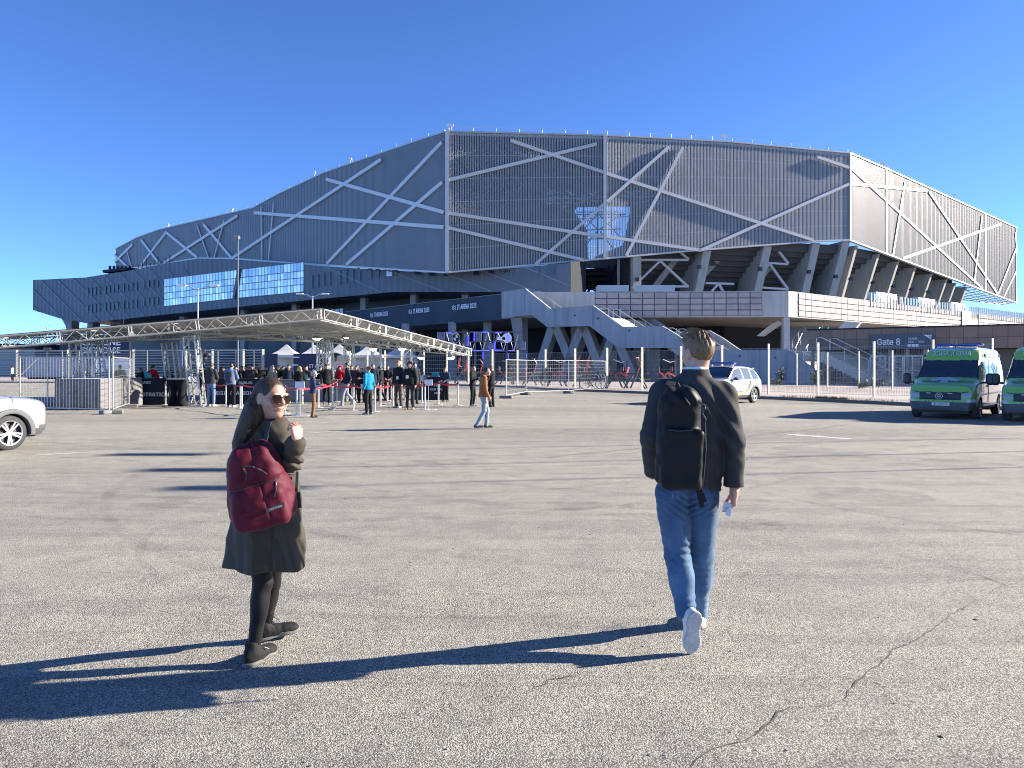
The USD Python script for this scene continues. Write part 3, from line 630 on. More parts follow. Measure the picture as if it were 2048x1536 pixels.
M_tile = [mat('weathered_tile_%d' % i, c, 0.7, var=0.12, scale=1.5) for i, c in enumerate([(0.28, 0.245, 0.23), (0.32, 0.275, 0.26), (0.245, 0.22, 0.21), (0.30, 0.26, 0.245)])]
M_joint = mat('rusty_joint', (0.085, 0.06, 0.065), 0.8, var=0.3)
fr2 = random.Random(8)
def tiles(wall, ua, ub, n, gap, prou=.06):
    part(pod, 'tile_backing', MB().prism([wall.at(ua, ZB + .12, .004), wall.at(ub, ZB + .12, .004), wall.at(ub, ZT - .1, .004), wall.at(ua, ZT - .1, .004)], wall.n3 * .02), M_joint)
    for i in range(n):
        for j in range(4):
            a, b = ua + (ub - ua) * i / n + gap, ua + (ub - ua) * (i + 1) / n - gap
            h = (ZT - ZB - .22) / 4; z0, z1 = ZB + .12 + h * j + gap, ZB + .12 + h * (j + 1) - gap
            o = .03 + fr2.uniform(0, .02)
            part(pod, 'tile', MB().hexa(np.array([wall.at(a, z0, o), wall.at(b, z0, o), wall.at(b, z0, o + prou), wall.at(a, z0, o + prou), wall.at(a, z1, o), wall.at(b, z1, o), wall.at(b, z1, o + prou), wall.at(a, z1, o + prou)])), M_tile[fr2.randrange(4)])
tiles(PFr, PFr.sz(1190, 600)[0], PFr.sz(1524, 600)[0], 14, .05)
tiles(PRt, PRt.sz(1596, 600)[0], PRt.sz(1925, 600)[0], 34, .06)
tiles(PRt, PRt.sz(1956, 600)[0], PRt.len - 1, 20, .06)
part(pod, 'poster', MB().prism([PRt.hit(1921, 620, .2), PRt.hit(1938, 623, .2), PRt.hit(1938, 657, .2), PRt.hit(1921, 654, .2)], PRt.n3 * .03), mat('poster_paper', (0.5, 0.42, 0.4), 0.6, var=0.15, scale=1.5), label='pale poster panel')
# balustrade of glass fins and white boxes on the right deck edge
M_bglass = mat('blue_glass_fin', (0.18, 0.30, 0.36), 0.15, spec=0.8, var=0.15)
x = 1738
for (xa, xb, kind) in ((1738, 1759, 'g'), (1759, 1800, 'w'), (1800, 1842, 'g'), (1842, 1876, 'w'), (1876, 1908, 'g'), (1908, 1937, 'w'), (1937, 2100, 'g')):
    ua, ub = PRt.sz(xa, 600)[0], PRt.sz(xb, 600)[0]
    if kind == 'w':
        part(pod, 'white_cabinet', MB().hexa(np.array([PRt.at(ua, ZT, -1.6), PRt.at(ub, ZT, -1.6), PRt.at(ub, ZT, -.4), PRt.at(ua, ZT, -.4), PRt.at(ua, ZT + 1.35, -1.6), PRt.at(ub, ZT + 1.35, -1.6), PRt.at(ub, ZT + 1.35, -.4), PRt.at(ua, ZT + 1.35, -.4)])), M_white)
    for u in np.arange(ua + .2, ub, .95):
        part(pod, 'balustrade_post', MB().bar(PRt.at(u, ZT - .9, .12), PRt.at(u, ZT + 1.0, .12), .06, .12, up=PRt.n3), M_steel)
        if kind == 'g': part(pod, 'glass_panel', MB().hexa(np.array([PRt.at(u + .12, ZT + .05, .0), PRt.at(u + .85, ZT + .05, .0), PRt.at(u + .85, ZT + .05, .03), PRt.at(u + .12, ZT + .05, .03), PRt.at(u + .12, ZT + .95, .0), PRt.at(u + .85, ZT + .95, .0), PRt.at(u + .85, ZT + .95, .03), PRt.at(u + .12, ZT + .95, .03)])), M_bglass)
# banner with lettering on the left face
M_ban = mat('banner_navy', (0.028, 0.038, 0.056), 0.6, var=0.3, scale=0.25, spec=.2)
M_txt = mat('banner_white', (0.62, 0.64, 0.68), 0.6, var=0.03)
ua, ub = PLf.sz(640, 600)[0], PLf.sz(1004, 600)[0]
part(pod, 'banner', MB().hexa(np.array([PLf.at(0.1, ZB - .1, .03), PLf.at(ub, ZB - .1, .03), PLf.at(ub, ZB - .1, .09), PLf.at(.1, ZB - .1, .09), PLf.at(.1, ZT - .05, .03), PLf.at(ub, ZT - .05, .03), PLf.at(ub, ZT - .05, .09), PLf.at(.1, ZT - .05, .09)])), M_ban, label='navy banner with white lettering')
def cloud_logo(o, xd, up, nz, s):
    mb = MB()
    for k in range(3):
        pts = [o + xd * (s * (.12 * math.sin(t * 2 * math.pi + .6) * 1 + t * 1.0)) * 1 + up * s * (.2 + .3 * k + .14 * math.sin(t * 2 * math.pi)) for t in np.linspace(0, 1, 9)]
        mb.tube([p + nz * .01 for p in pts], s * .055, 4)
    for e in (0, 1):
        mb.tube([o + xd * s * (e + .07) + up * s * (.2 + e * .02) + nz * .01, o + xd * s * (e + .07) + up * s * .82 + nz * .01], s * .05, 4)
    return mb
xdL = PLf.d3 if PLf.d3[0] > 0 else -PLf.d3
ub_ = np.array([0, 0, 1.0])
for px, py in ((906, 616), (819, 624), (742, 631)):
    o = PLf.hit(px, py, .11); o = o - ub_ * .35
    part(pod, 'banner_logo', cloud_logo(o, xdL, ub_, PLf.n3, 0.72), M_txt)
    part(pod, 'banner_lettering', text3('IT ARENA 2025', .58, o + xdL * 1.05 + np.array([0, 0, .1]), xdL, ub_, .03, True, width=4.0), M_txt)
# glass balustrade further left
M_bal = mat('balustrade_glass', (0.16, 0.21, 0.25), 0.2, spec=0.7, var=0.1)
PQ = Wall(Q1, Q1b)
for i in range(26):
    u = PQ.len * i / 26
    part(pod, 'glass_panel', MB().hexa(np.array([PQ.at(u + .1, 8.9, .2), PQ.at(u + 1.05, 8.9, .2), PQ.at(u + 1.05, 8.9, .24), PQ.at(u + .1, 8.9, .24), PQ.at(u + .1, 10.6, .2), PQ.at(u + 1.05, 10.6, .2), PQ.at(u + 1.05, 10.6, .24), PQ.at(u + .1, 10.6, .24)])), M_bal)
# pillars and dark back wall under the deck
for px, py, D in ((812, 648, 100), (905, 645, 96), (975, 640, 94), (1047, 640, 88), (1150, 655, 95), (1225, 660, 96), (1300, 660, 97), (1835, 660, 112), (1862, 660, 116), (1900, 660, 122)):
    p = W(px, py, D); part(pod, 'pillar', MB().bar(z3(p, .1), z3(p, 7.2), 1.0, 1.0, up=(0, 1, 0)), M_conc)
part(pod, 'corner_column', MB().bar(z3(Q3 + (-.1, .6, 0), 0), z3(Q3 + (-.1, .6, 0), 7.2), .7, .7, up=(0, 1, 0)), M_conc_l)
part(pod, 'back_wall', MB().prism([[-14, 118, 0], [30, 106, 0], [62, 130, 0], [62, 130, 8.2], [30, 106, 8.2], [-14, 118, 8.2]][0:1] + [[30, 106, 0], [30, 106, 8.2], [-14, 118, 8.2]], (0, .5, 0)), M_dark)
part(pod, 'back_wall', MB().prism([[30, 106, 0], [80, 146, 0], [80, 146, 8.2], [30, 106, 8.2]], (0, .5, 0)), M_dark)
for px, py, px2, D in ((1000 + 110 / 5.12, 636, 1044, 86),):
    p, q = W(px, py, D), W(px2, py, D)
    part(pod, 'pillar', MB().prism([p, q, W(1046, 700, D), W(1032, 700, D)], (0, 1, 0)), M_conc)
# dark low kiosks on the deck behind the front parapet
for xa, xb in ((1197, 1256), (1270, 1348)):
    a, b = W(xa, 572, 92), W(xb, 572, 92)
    part(pod, 'kiosk', MB().hexa(np.array([z3(a, 9), z3(b, 9), z3(b + (0, 2, 0), 9), z3(a + (0, 2, 0), 9), z3(a, 10.75), z3(b, 10.75), z3(b + (0, 2, 0), 10.75), z3(a + (0, 2, 0), 10.75)])), mat('kiosk_brown', (0.26, 0.22, 0.19), 0.7))
    part(pod, 'kiosk_roof', MB().hexa(np.array([z3(a - (.1, .1, 0), 10.75), z3(b - (-.1, .1, 0), 10.75), z3(b + (.1, 2, 0), 10.75), z3(a + (-.1, 2, 0), 10.75), z3(a - (.1, .1, 0), 11.5), z3(b - (-.1, .1, 0), 11.5), z3(b + (.1, 2, 0), 11.5), z3(a + (-.1, 2, 0), 11.5)])), M_alu)
# ------------------------------------------------------------------ outdoor staircase in front of the podium
def wallline(a, b, Da, Db): return Wall(W(a, 600, Da), W(b, 600, Db))
SW = Wall(W(1050, 578, 84.0), W(1628, 760, 65.0))        # near side wall of the long flight
stair = thing('staircase', 'long zigzag concrete staircase with landings and solid parapets descending from the podium', 'staircase')
near_top = [(1003, 584), (1050, 577), (1100, 617), (1186, 611), (1246, 654), (1324, 652), (1352, 668), (1398, 701), (1571, 699), (1628, 737)]
near_bot = [(1628, 770), (1500, 773), (1420, 764), (1344, 696), (1237, 696), (1179, 652), (1094, 654), (1064, 630), (1003, 636)]
M_sconc = mat('stair_concrete', (0.245, 0.255, 0.275), 0.85, var=0.22, scale=1.6, bump=0.12, bscale=12, streak=(1, 1, .16), spec=.2)
M_tread = mat('stair_tread', (0.42, 0.385, 0.32), 0.85, var=0.15, scale=2)
def side(off, th, label=None):
    pts = [SW.hit(*p) for p in near_top + near_bot]
    pts = [p - SW.n3 * off for p in pts]
    return MB().prism(pts, -SW.n3 * th)
part(stair, 'side_wall', side(0, .35), M_sconc)
WID = 11.5
part(stair, 'side_wall', side(WID, .35), M_sconc)
# flights: (top end, bottom end) on the near wall line, one metre under the parapet
def lvl(p): h = SW.hit(*p); return SW.sz(*p)[0], h[2] - 1.05
legs_ = [(lvl((1050, 577)), lvl((1100, 617))), (lvl((1186, 611)), lvl((1246, 654))), (lvl((1324, 652)), lvl((1398, 701))), (lvl((1571, 699)), (SW.sz(1640, 760)[0], 0.14))]
for n_, ((u0, z0), (u1, z1)) in enumerate(legs_):
    k = 14; mb = MB()
    for i in range(k):
        a, b = u0 + (u1 - u0) * i / k, u0 + (u1 - u0) * (i + 1) / k + .02
        zt = z0 + (z1 - z0) * (i + 1) / k; zb = zt - .75
        for o0, o1 in ((.35, WID),):
            mb.hexa(np.array([SW.at(a, zb, -o0), SW.at(b, zb, -o0), SW.at(b, zb, -o1), SW.at(a, zb, -o1), SW.at(a, zt + .02, -o0), SW.at(b, zt, -o0), SW.at(b, zt, -o1), SW.at(a, zt + .02, -o1)]))
        part(stair, 'step', mb, M_tread); mb = MB()
    for o in (WID * .27, WID * .5, WID * .73):      # handrails down the flight
        mb = MB(); top = SW.at(u0 - .3, z0 + 1.0, -o); bot = SW.at(u1, z1 + 1.0, -o)
        mb.tube([SW.at(u0 - .9, z0 + .0, -o), SW.at(u0 - .9, z0 + 1., -o), top, bot, SW.at(u1, z1, -o)], .035, 5)
        for t in (0.02, .5): mb.tube([SW.at(u0 + (u1 - u0) * t, z0 + (z1 - z0) * t - .1, -o), SW.at(u0 + (u1 - u0) * t, z0 + (z1 - z0) * t + 1, -o)], .03, 5)
        part(stair, 'handrail', mb, M_steel)
ends = [(legs_[0][1], legs_[1][0]), (legs_[1][1], legs_[2][0]), (legs_[2][1], legs_[3][0])]
for (u0, z0), (u1, z1) in ends:
    z = (z0 + z1) / 2
    part(stair, 'landing', MB().hexa(np.array([SW.at(u0, z - .6, -.35), SW.at(u1, z - .6, -.35), SW.at(u1, z - .6, -WID), SW.at(u0, z - .6, -WID), SW.at(u0, z, -.35), SW.at(u1, z, -.35), SW.at(u1, z, -WID), SW.at(u0, z, -WID)])), M_tread)
for px, y0, y1 in ((1050, 579, 626), (1110, 618, 652), (1186, 613, 654), (1252, 656, 695), (1330, 655, 694), (1446, 702, 768), (1520, 701, 772), (1574, 703, 770)):
    part(stair, 'formwork_joint', MB().bar(SW.hit(px, y0, .002), SW.hit(px, y1, .002), .03, .01, up=SW.n3), M_dark)
for px, py in ((1150, 631), (1196, 637), (1259, 661), (1335, 659), (1480, 712), (1550, 715)):
    part(stair, 'drain_spout', MB().bar(SW.hit(px, py - 1.5, .03), SW.hit(px, py + 1.5, .03), .14, .1, up=SW.n3), M_dark)
# V shaped supports
def strut(a, b, off, w=1.0, dep=1.0):
    p, q = SW.hit(*a, off=-off), SW.hit(*b, off=-off)
    q = p + (q - p) * ((p[2] - .1) / max(p[2] - q[2], .1)); return MB().bar(p, q, dep, w, up=np.cross(SW.n3, unit(q - p)))
for apx, l, r in (((1079, 645), (1062, 700), (1105, 700)), ((1138, 650), (1119, 700), (1160, 700)), ((1201, 668), (1190, 700), (1220, 703))):
    part(stair, 'support', strut(apx, l, 3.0), M_conc); part(stair, 'support', strut((apx[0] + 3, apx[1]), r, 3.0), M_conc)
    part(stair, 'support', strut((apx[0] + 14, apx[1]), (l[0] + 14, l[1]), 8.0), M_conc)
for px in (1265, 1316, 1395): part(stair, 'support', MB().bar(SW.hit(px, 690, off=-5), z3(SW.hit(px, 690, off=-5), .1), .9, .9, up=(0, 1, 0)), M_conc)

# second staircase further right, behind the mesh fence
SR = Wall(W(1420, 700, 69), W(1755, 740, 56.0))
st2 = thing('staircase', 'short concrete staircase with a sloping parapet landing left of the turnstiles', 'staircase')
u0, u1 = SR.sz(1598, 700)[0], SR.sz(1745, 700)[0]
z0 = 3.0
def offp(u, z, o): return SR.at(u, z, -o)
sd = [(u0 - 4, .1), (u0 - 4, z0 + 1), (u0, z0 + 1), (u1, 1.0), (u1, .1)]
part(st2, 'side_wall', MB().prism([offp(u, z, 9.0) for u, z in sd], -SR.n3 * .35), M_sconc)
k = 16
for i in range(k):
    a, b = u0 + (u1 - u0) * i / k, u0 + (u1 - u0) * (i + 1) / k + .02; zt = z0 + (0.14 - z0) * (i + 1) / k
    part(st2, 'step', MB().hexa(np.array([offp(a, max(zt - .9, -.1), 3.0), offp(b, max(zt - .9, -.1), 3.0), offp(b, max(zt - .9, -.1), 9), offp(a, max(zt - .9, -.1), 9), offp(a, zt, 3.0), offp(b, zt, 3.0), offp(b, zt, 9), offp(a, zt, 9)])), M_tread)
for o in (3.2, 5.2, 7.2):
    mb = MB(); mb.tube([offp(u0 - .5, z0, o), offp(u0 - .5, z0 + 1, o), offp(u0, z0 + 1, o), offp(u1, 1.1, o), offp(u1, .1, o)], .04, 5)
    for t in (.33, .66): mb.tube([offp(u0 + (u1 - u0) * t, z0 * (1 - t), o), offp(u0 + (u1 - u0) * t, z0 * (1 - t) + 1.05, o)], .035, 5)
    part(st2, 'handrail', mb, M_steel)

# dark inner flight under the podium corner with its pale flank
st3 = thing('staircase', 'shaded inner staircase with metal handrails under the podium corner column', 'staircase')
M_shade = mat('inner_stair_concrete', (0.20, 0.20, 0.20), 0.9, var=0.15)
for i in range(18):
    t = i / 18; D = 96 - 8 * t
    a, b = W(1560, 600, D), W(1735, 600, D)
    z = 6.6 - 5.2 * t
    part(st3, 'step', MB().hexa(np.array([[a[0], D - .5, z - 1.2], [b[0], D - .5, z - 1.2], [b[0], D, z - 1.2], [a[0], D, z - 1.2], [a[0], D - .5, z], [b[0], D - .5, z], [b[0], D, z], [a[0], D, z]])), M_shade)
for xa, ya, xb, yb in ((1590, 697, 1612, 650), (1611, 697, 1648, 643), (1600, 660, 1570, 700), (1660, 650, 1630, 690)):
    a, b = W(xa, ya, 87), W(xb, yb, 93); mb = MB().tube([a, b], .05, 5)
    for t in (.1, .5, .9): mb.tube([a + (b - a) * t, a + (b - a) * t - (0, 0, 1)], .04, 4)
    part(st3, 'handrail', mb, M_steel)
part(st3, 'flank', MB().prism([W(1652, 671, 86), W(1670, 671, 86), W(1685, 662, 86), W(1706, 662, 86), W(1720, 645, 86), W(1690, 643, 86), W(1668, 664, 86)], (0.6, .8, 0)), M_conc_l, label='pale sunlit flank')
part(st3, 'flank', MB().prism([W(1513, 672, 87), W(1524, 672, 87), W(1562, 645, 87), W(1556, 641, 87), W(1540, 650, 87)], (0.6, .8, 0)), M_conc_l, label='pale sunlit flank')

# ------------------------------------------------------------------ gate wall, sign, turnstiles
gate = thing('gate_building', 'low brown panelled gate building behind the turnstiles and ambulances', 'building')
GW = Wall(W(1617, 690, 66), W(2110, 680, 56))
M_gp = [mat('brown_panel_%d' % i, c, 0.75, var=0.12, scale=1.2) for i, c in enumerate([(0.175, 0.112, 0.078), (0.20, 0.128, 0.088), (0.155, 0.102, 0.075)])]
ZG0, ZG1 = 3.0, 4.75
part(gate, 'fascia_backing', MB().prism([GW.at(0, ZG0, 0), GW.at(GW.len, ZG0, 0), GW.at(GW.len, ZG1, 0), GW.at(0, ZG1, 0)], -GW.n3 * 4.0), M_dark)
fr2 = random.Random(12); n = 18
for i in range(n):
    for j in range(2):
        a, b = GW.len * i / n + .012, GW.len * (i + 1) / n - .012; h = (ZG1 - ZG0) / 2
        part(gate, 'fascia_panel', MB().hexa(np.array([GW.at(a, ZG0 + h * j + .012, .01), GW.at(b, ZG0 + h * j + .012, .01), GW.at(b, ZG0 + h * j + .012, .05), GW.at(a, ZG0 + h * j + .012, .05), GW.at(a, ZG0 + h * (j + 1) - .012, .01), GW.at(b, ZG0 + h * (j + 1) - .012, .01), GW.at(b, ZG0 + h * (j + 1) - .012, .05), GW.at(a, ZG0 + h * (j + 1) - .012, .05)])), M_gp[fr2.randrange(3)])
part(gate, 'back_wall', MB().prism([GW.at(0, .12, -3.8), GW.at(GW.len, .12, -3.8), GW.at(GW.len, 3.2, -3.8), GW.at(0, 3.2, -3.8)], -GW.n3 * .2), mat('gate_back', (0.13, 0.12, 0.115), 0.8))
part(gate, 'coping', MB().bar(GW.at(-.1, ZG1 + .05, -.1), GW.at(GW.len, ZG1 + .05, -.1), .5, .1), M_dark)
for px in (1622, 1745, 1778, 1812, 1848, 1885, 1940): 
    u = GW.sz(px, 700)[0]; part(gate, 'post', MB().bar(GW.at(u, .1, -.6), GW.at(u, ZG0, -.6), .25, .25, up=(0, 1, 0)), mat('gate_post', (0.3, 0.26, 0.22), 0.7))
for px, w in ((1757, 12), (1784, 14), (1822, 14)):
    u = GW.sz(px - w / 2, 700)[0]; u2 = GW.sz(px + w / 2, 700)[0]
    part(gate, 'door', MB().hexa(np.array([GW.at(u, .12, -3.7), GW.at(u2, .12, -3.7), GW.at(u2, .12, -3.62), GW.at(u, .12, -3.62), GW.at(u, 2.3, -3.7), GW.at(u2, 2.3, -3.7), GW.at(u2, 2.3, -3.62), GW.at(u, 2.3, -3.62)])), mat('pale_door', (0.55, 0.52, 0.46), 0.6))
# sign
sg = thing('gate_sign', 'dark grey sign reading Gate 8 in white on the brown gate building', 'sign')
ua, ub = GW.sz(1740, 680)[0], GW.sz(1866, 680)[0]; zs0, zs1 = GW.sz(1800, 698)[1], GW.sz(1800, 668)[1]
M_sign = mat('sign_charcoal', (0.055, 0.062, 0.075), 0.5, var=0.06)
def rp(u, z): return GW.at(u, z, .07)
cnr = .38
lo, hi = min(ua, ub), max(ua, ub)
part(sg, 'board', MB().prism([rp(lo, zs0 + .1), rp(lo + .12, zs0), rp(hi - .3, zs0), rp(hi - .1, zs0 + .06), rp(hi, zs0 + .3), rp(hi, zs1), rp(lo + .12, zs1), rp(lo, zs1 - .12)], GW.n3 * .08), M_sign)
xdG = GW.d3 if GW.d3[0] > 0 else -GW.d3
def gx(px, py): h = GW.hit(px, py, .155); return h
part(sg, 'lettering', text3('Gate 8', .50, gx(1754, 690), xdG, ub_, .02, True, width=GW.sz(1800, 690)[0] - GW.sz(1754, 690)[0] if GW.d3[0] > 0 else None), M_white)
for txt, y in (('26A/B', 679.5), ('25A - 32A', 686)):
    part(sg, 'lettering', text3(txt, .17, gx(1816, y), xdG, ub_, .02, False), M_txt)
for px in (1816.5, 1824.5, 1832):
    part(sg, 'pictogram', MB().rbox(gx(px + 2.4, 690.8), (.22, .02, .22), .03, np.stack([xdG, GW.n3, ub_], 1)), M_txt)
part(sg, 'divider', MB().bar(gx(1811, 672), gx(1811, 692), .02, .03, up=GW.n3), mat('sign_grey', (0.2, 0.21, 0.23), 0.5))
for t in range(4): part(sg, 'corner_pattern', MB().prism([gx(1846 + t * 5, 669), gx(1849 + t * 5, 669), gx(1863, 676 + t * 0 + 3 - t), gx(1863, 673 - t)], GW.n3 * .01), M_txt)
# turnstiles
def turnstile(px, label):
    p = GW.hit(px, 700, 1.5); t = thing('turnstile', label, 'turnstile', (p[0], p[1], .12), math.atan2(xdG[1], xdG[0]), 'turnstiles under the gate sign')
    for x in (-.7, .7): part(t, 'post', MB().bar((x, 0, 0), (x, 0, 2.3), .1, .1), M_steel)
    part(t, 'top_frame', MB().bar((-.75, 0, 2.3), (.75, 0, 2.3), .1, .1), M_steel)
    part(t, 'rotor', MB().tube([(0, 0, 0), (0, 0, 2.3)], .06, 8), M_steel)
    for k in range(9):
        z = .3 + k * .21; mb = MB()
        for a in (.3, .3 + 2.094, .3 + 4.189): mb.tube([(0, 0, z), (.62 * math.cos(a), .62 * math.sin(a), z)], .022, 5)
        part(t, 'arm', mb, M_steel)
for px, l in ((1766, 'leftmost full height turnstile under the Gate 8 sign'), (1795, 'middle full height turnstile under the Gate 8 sign'), (1830, 'full height turnstile nearest the ambulance')): turnstile(px, l)
# ------------------------------------------------------------------ permanent mesh fence with pale posts
M_post = mat('fence_post_cream', (0.34, 0.32, 0.27), 0.6, var=0.08, scale=3)
M_wire = mat('fence_wire', (0.24, 0.245, 0.24), 0.45, 0.4, var=0.05)
def mesh_panel(parent, a, b, z0, z1, vp, hp, r, rh=None):
    """Welded wire panel between two plan points."""
    v = MB(); L = np.linalg.norm(b[:2] - a[:2]); d = (b - a) / L; d[2] = 0
    for i in range(1, int(L / vp)):
        p = a + d * (i * vp); p0, p1 = np.array([p[0], p[1], z0]), np.array([p[0], p[1], z1])
        v.bar(p0, p1, r * 2, r * 2, up=(0, 1, 0))
    part(parent, 'wire_mesh', v, M_wire, kind='stuff')
    for k in range(int((z1 - z0) / hp) + 1):
        z = z0 + k * hp + .02
        if z <= z1: part(parent, 'rail', MB().bar(np.array([a[0], a[1], z]), np.array([b[0], b[1], z]), (rh or r) * 2, (rh or r) * 2), M_wire)
fence = thing('mesh_fence', 'tall wire mesh fence with cream posts along the kerb in front of the stairs', 'fence')
fp = [GR(*p) for p in ((1985, 806), (1866, 803), (1748, 801), (1636, 797.5), (1537, 794), (1444, 790.5), (1362, 787), (1284, 784), (1214, 781), (1150, 778.5), (1091, 776), (1035, 773.6), (985, 771.2))]
d_ = np.array([fp[2][0] - fp[8][0], fp[2][1] - fp[8][1]]); A_ = fp[8][:2]
fpp = []
for px in (1985, 1866, 1748, 1636, 1537, 1444, 1362, 1284, 1214, 1150, 1091, 1035, 985):
    r = np.array([(px - CX) / FPX, 1.0]); n_ = np.array([d_[1], -d_[0]]); t = (n_ @ A_) / (n_ @ r); fpp.append(np.array([r[0] * t, t, .12]))
FU = unit(np.array([.62, -.79, 0]))
for p in fpp:
    s = part(fence, 'post', MB().bar(p, p + (0, 0, 2.72), .17, .05, up=FU), M_post)
for a, b in zip(fpp[:-1], fpp[1:]): mesh_panel(fence, b, a, .25, 2.62, .075, .58, .0035, .006)
# fence row behind it
fence2 = thing('mesh_fence', 'second row of mesh fence with cream posts in front of the turnstiles', 'fence')
q = [W(px, 700, D) for px, D in ((1594, 58), (1655, 54), (1718, 50), (1785, 47), (1856, 45), (1935, 43))]
q = [np.array([p[0], p[1], .12]) for p in q]
for p in q: part(fence2, 'post', MB().bar(p, p + (0, 0, 2.5), .15, .05, up=FU), M_post)
for a, b in zip(q[:-1], q[1:]): mesh_panel(fence2, a, b, .25, 2.4, .09, .55, .0035, .006)
# fence continuing behind the crowd
fence3 = thing('mesh_fence', 'mesh fence with cream posts running behind the registration crowd', 'fence')
q = [np.array([W(px, 700, D)[0], D, .1]) for px, D in ((985, 62.5), (937, 63.5), (894, 64.5), (848, 65.5), (803, 66.5), (770, 67.2), (735, 68), (700, 69), (660, 70))]
for p in q: part(fence3, 'post', MB().bar(p, p + (0, 0, 2.9), .16, .05, up=FU), M_post)
for a, b in zip(q[:-1], q[1:]): mesh_panel(fence3, b, a, .3, 2.8, .2, .36, .006, .012)
# rail fence on the left
railf = thing('rail_fence', 'pale fence of many thin horizontal rails on the far left behind the canopy', 'fence')
q = [np.array([W(px, 700, D)[0], D, .05]) for px, D in ((-60, 78), (34, 77), (136, 76), (267, 75), (372, 74.5), (425, 74), (487, 73.5), (526, 73))]
for p in q: part(railf, 'post', MB().bar(p, p + (0, 0, 3.2), .2, .2, up=FU), M_post)
for k in range(11):
    part(railf, 'rail', MB().bar(q[0] + (0, 0, .45 + k * .265), q[-1] + (0, 0, .45 + k * .265), .05, .045 if k < 10 else .12), M_post)
for i in range(12):
    t = .3 + .7 * (i + .5) / 12; p = q[0] + (q[-1] - q[0]) * t; part(railf, 'upright', MB().bar(p, p + (0, 0, 3.1), .06, .06, up=(0, 1, 0)), M_post)
part(railf, 'brace', MB().bar(W(40, 751, 76), W(76, 715, 76), .12, .12), M_post)
# kerb wall of the planting strip under it
# ------------------------------------------------------------------ movable fence panels with feet
def mobile_panel(a, b, h, label, group=None, wire=True):
    c = (a + b) / 2; d = b - a; L = np.linalg.norm(d); t = thing('fence_panel', label, 'fence panel', (c[0], c[1], 0), math.atan2(d[1], d[0]), group)
    part(t, 'frame', MB().tube([(-L / 2, 0, .12), (-L / 2, 0, h)], .022, 6).tube([(L / 2, 0, .12), (L / 2, 0, h)], .022, 6).tube([(-L / 2, 0, .17), (L / 2, 0, .17)], .02, 6).tube([(-L / 2, 0, h - .03), (L / 2, 0, h - .03)], .02, 6), M_steel)
    v = MB()
    for i in range(1, int(L / .14)): v.bar((-L / 2 + i * .14, 0, .17), (-L / 2 + i * .14, 0, h), .005, .005, up=(0, 1, 0))
    part(t, 'wire_mesh', v, M_wire, kind='stuff')
    for k in range(1, 8): part(t, 'cross_wire', MB().bar((-L / 2, 0, .17 + k * (h - .2) / 8), (L / 2, 0, .17 + k * (h - .2) / 8), .008, .008), M_wire)
    for s in (-1, 1): part(t, 'foot', MB().rbox((s * (L / 2 - .02), 0, .07), (.24, .66, .14), .03), M_foot)
M_foot = mat('fence_foot', (0.13, 0.13, 0.13), 0.85, var=0.25, scale=9)
L1, L2 = GR(218, 828), GR(40, 824)
mobile_panel(L2, L1, 2.0, 'wire fence panel standing in front of the dark counter at left', 'movable fence panels')
mobile_panel(L1 + (.08, .1, 0), GR(258, 815), 2.0, 'narrow looking wire fence panel angled back beside the grey draped table', 'movable fence panels')
m0, m1, m2, m3 = GR(1012, 797), GR(1052, 789.5), GR(1137, 787), GR(1211, 778.5)
mobile_panel(m0, m1, 2.0, 'angled wire fence panel just right of the man in orange jacket', 'movable fence panels')
mobile_panel(m1, m2, 2.0, 'wire fence panel in the middle of the open row before the exercise machines', 'movable fence panels')
mobile_panel(m2, m3, 2.0, 'wire fence panel in front of the parked bicycle', 'movable fence panels')

# ------------------------------------------------------------------ lamp posts
def lamp_post(px, base_D, top_y, label, double=True, head='flat', th=.09):
    pm = M_steel if head == 'flat' else mat('mast_dark', (.14, .155, .175), .5)
    p = W(px, 700, base_D); H = W(px, top_y, base_D)[2]
    t = thing('lamp_post', label, 'lamp post', (p[0], p[1], 0))
    part(t, 'pole', MB().lathe([(th * 1.6, 0), (th * 1.3, .6), (th, H * .5), (th * .7, H)], n=8), pm)
    if head == 'flat':
        for s in ((-1, 1) if double else (1,)):
            part(t, 'arm', MB().tube([(0, 0, H - .15), (s * .55, 0, H + .12), (s * 1.0, 0, H + .2)], .035, 5), M_steel)
            part(t, 'lamp_head', MB().rbox((s * 1.25, 0, H + .22), (.75, .32, .13), .05), M_white)
    else:
        part(t, 'lamp_head', MB().rbox((-.1, 0, H + .1), (.5, .3, .35), .08), pm)
lamp_post(396, 58, 577, 'slim pole with two pale lamp heads rising behind the left truss', th=.08)
lamp_post(625, 74, 592, 'slim double headed lamp pole above the canopy corner', th=.08)
lamp_post(476, 62, 478, 'tall dark floodlight mast in front of the left screen', head='box', th=.05)
lamp_post(247, 100, 590, 'dark mast in front of the office wing windows', head='box', th=.07)
lamp_post(94, 200, 652, 'tiny distant lamp pole at the far left skyline', th=.12)
for k_, (x_, y_, h_) in enumerate(((16.8, 18.3, 9.4), (18.5, 16.2, 9.4), (20.2, 14.5, 9.6))):
    t = thing('lamp_post', ['tall lamp post beyond the right edge whose shadow runs farthest from the camera', 'tall lamp post beyond the right edge whose shadow is the middle one', 'tall lamp post beyond the right edge whose shadow runs nearest the camera'][k_], 'lamp post', (x_, y_, 0))
    part(t, 'pole', MB().lathe([(.06, 0), (.035, 1.0), (.022, h_)], n=10), M_steel)
    part(t, 'lamp_head', MB().rbox((0, 0, h_), (1.7, .45, .2), .08), M_steel)
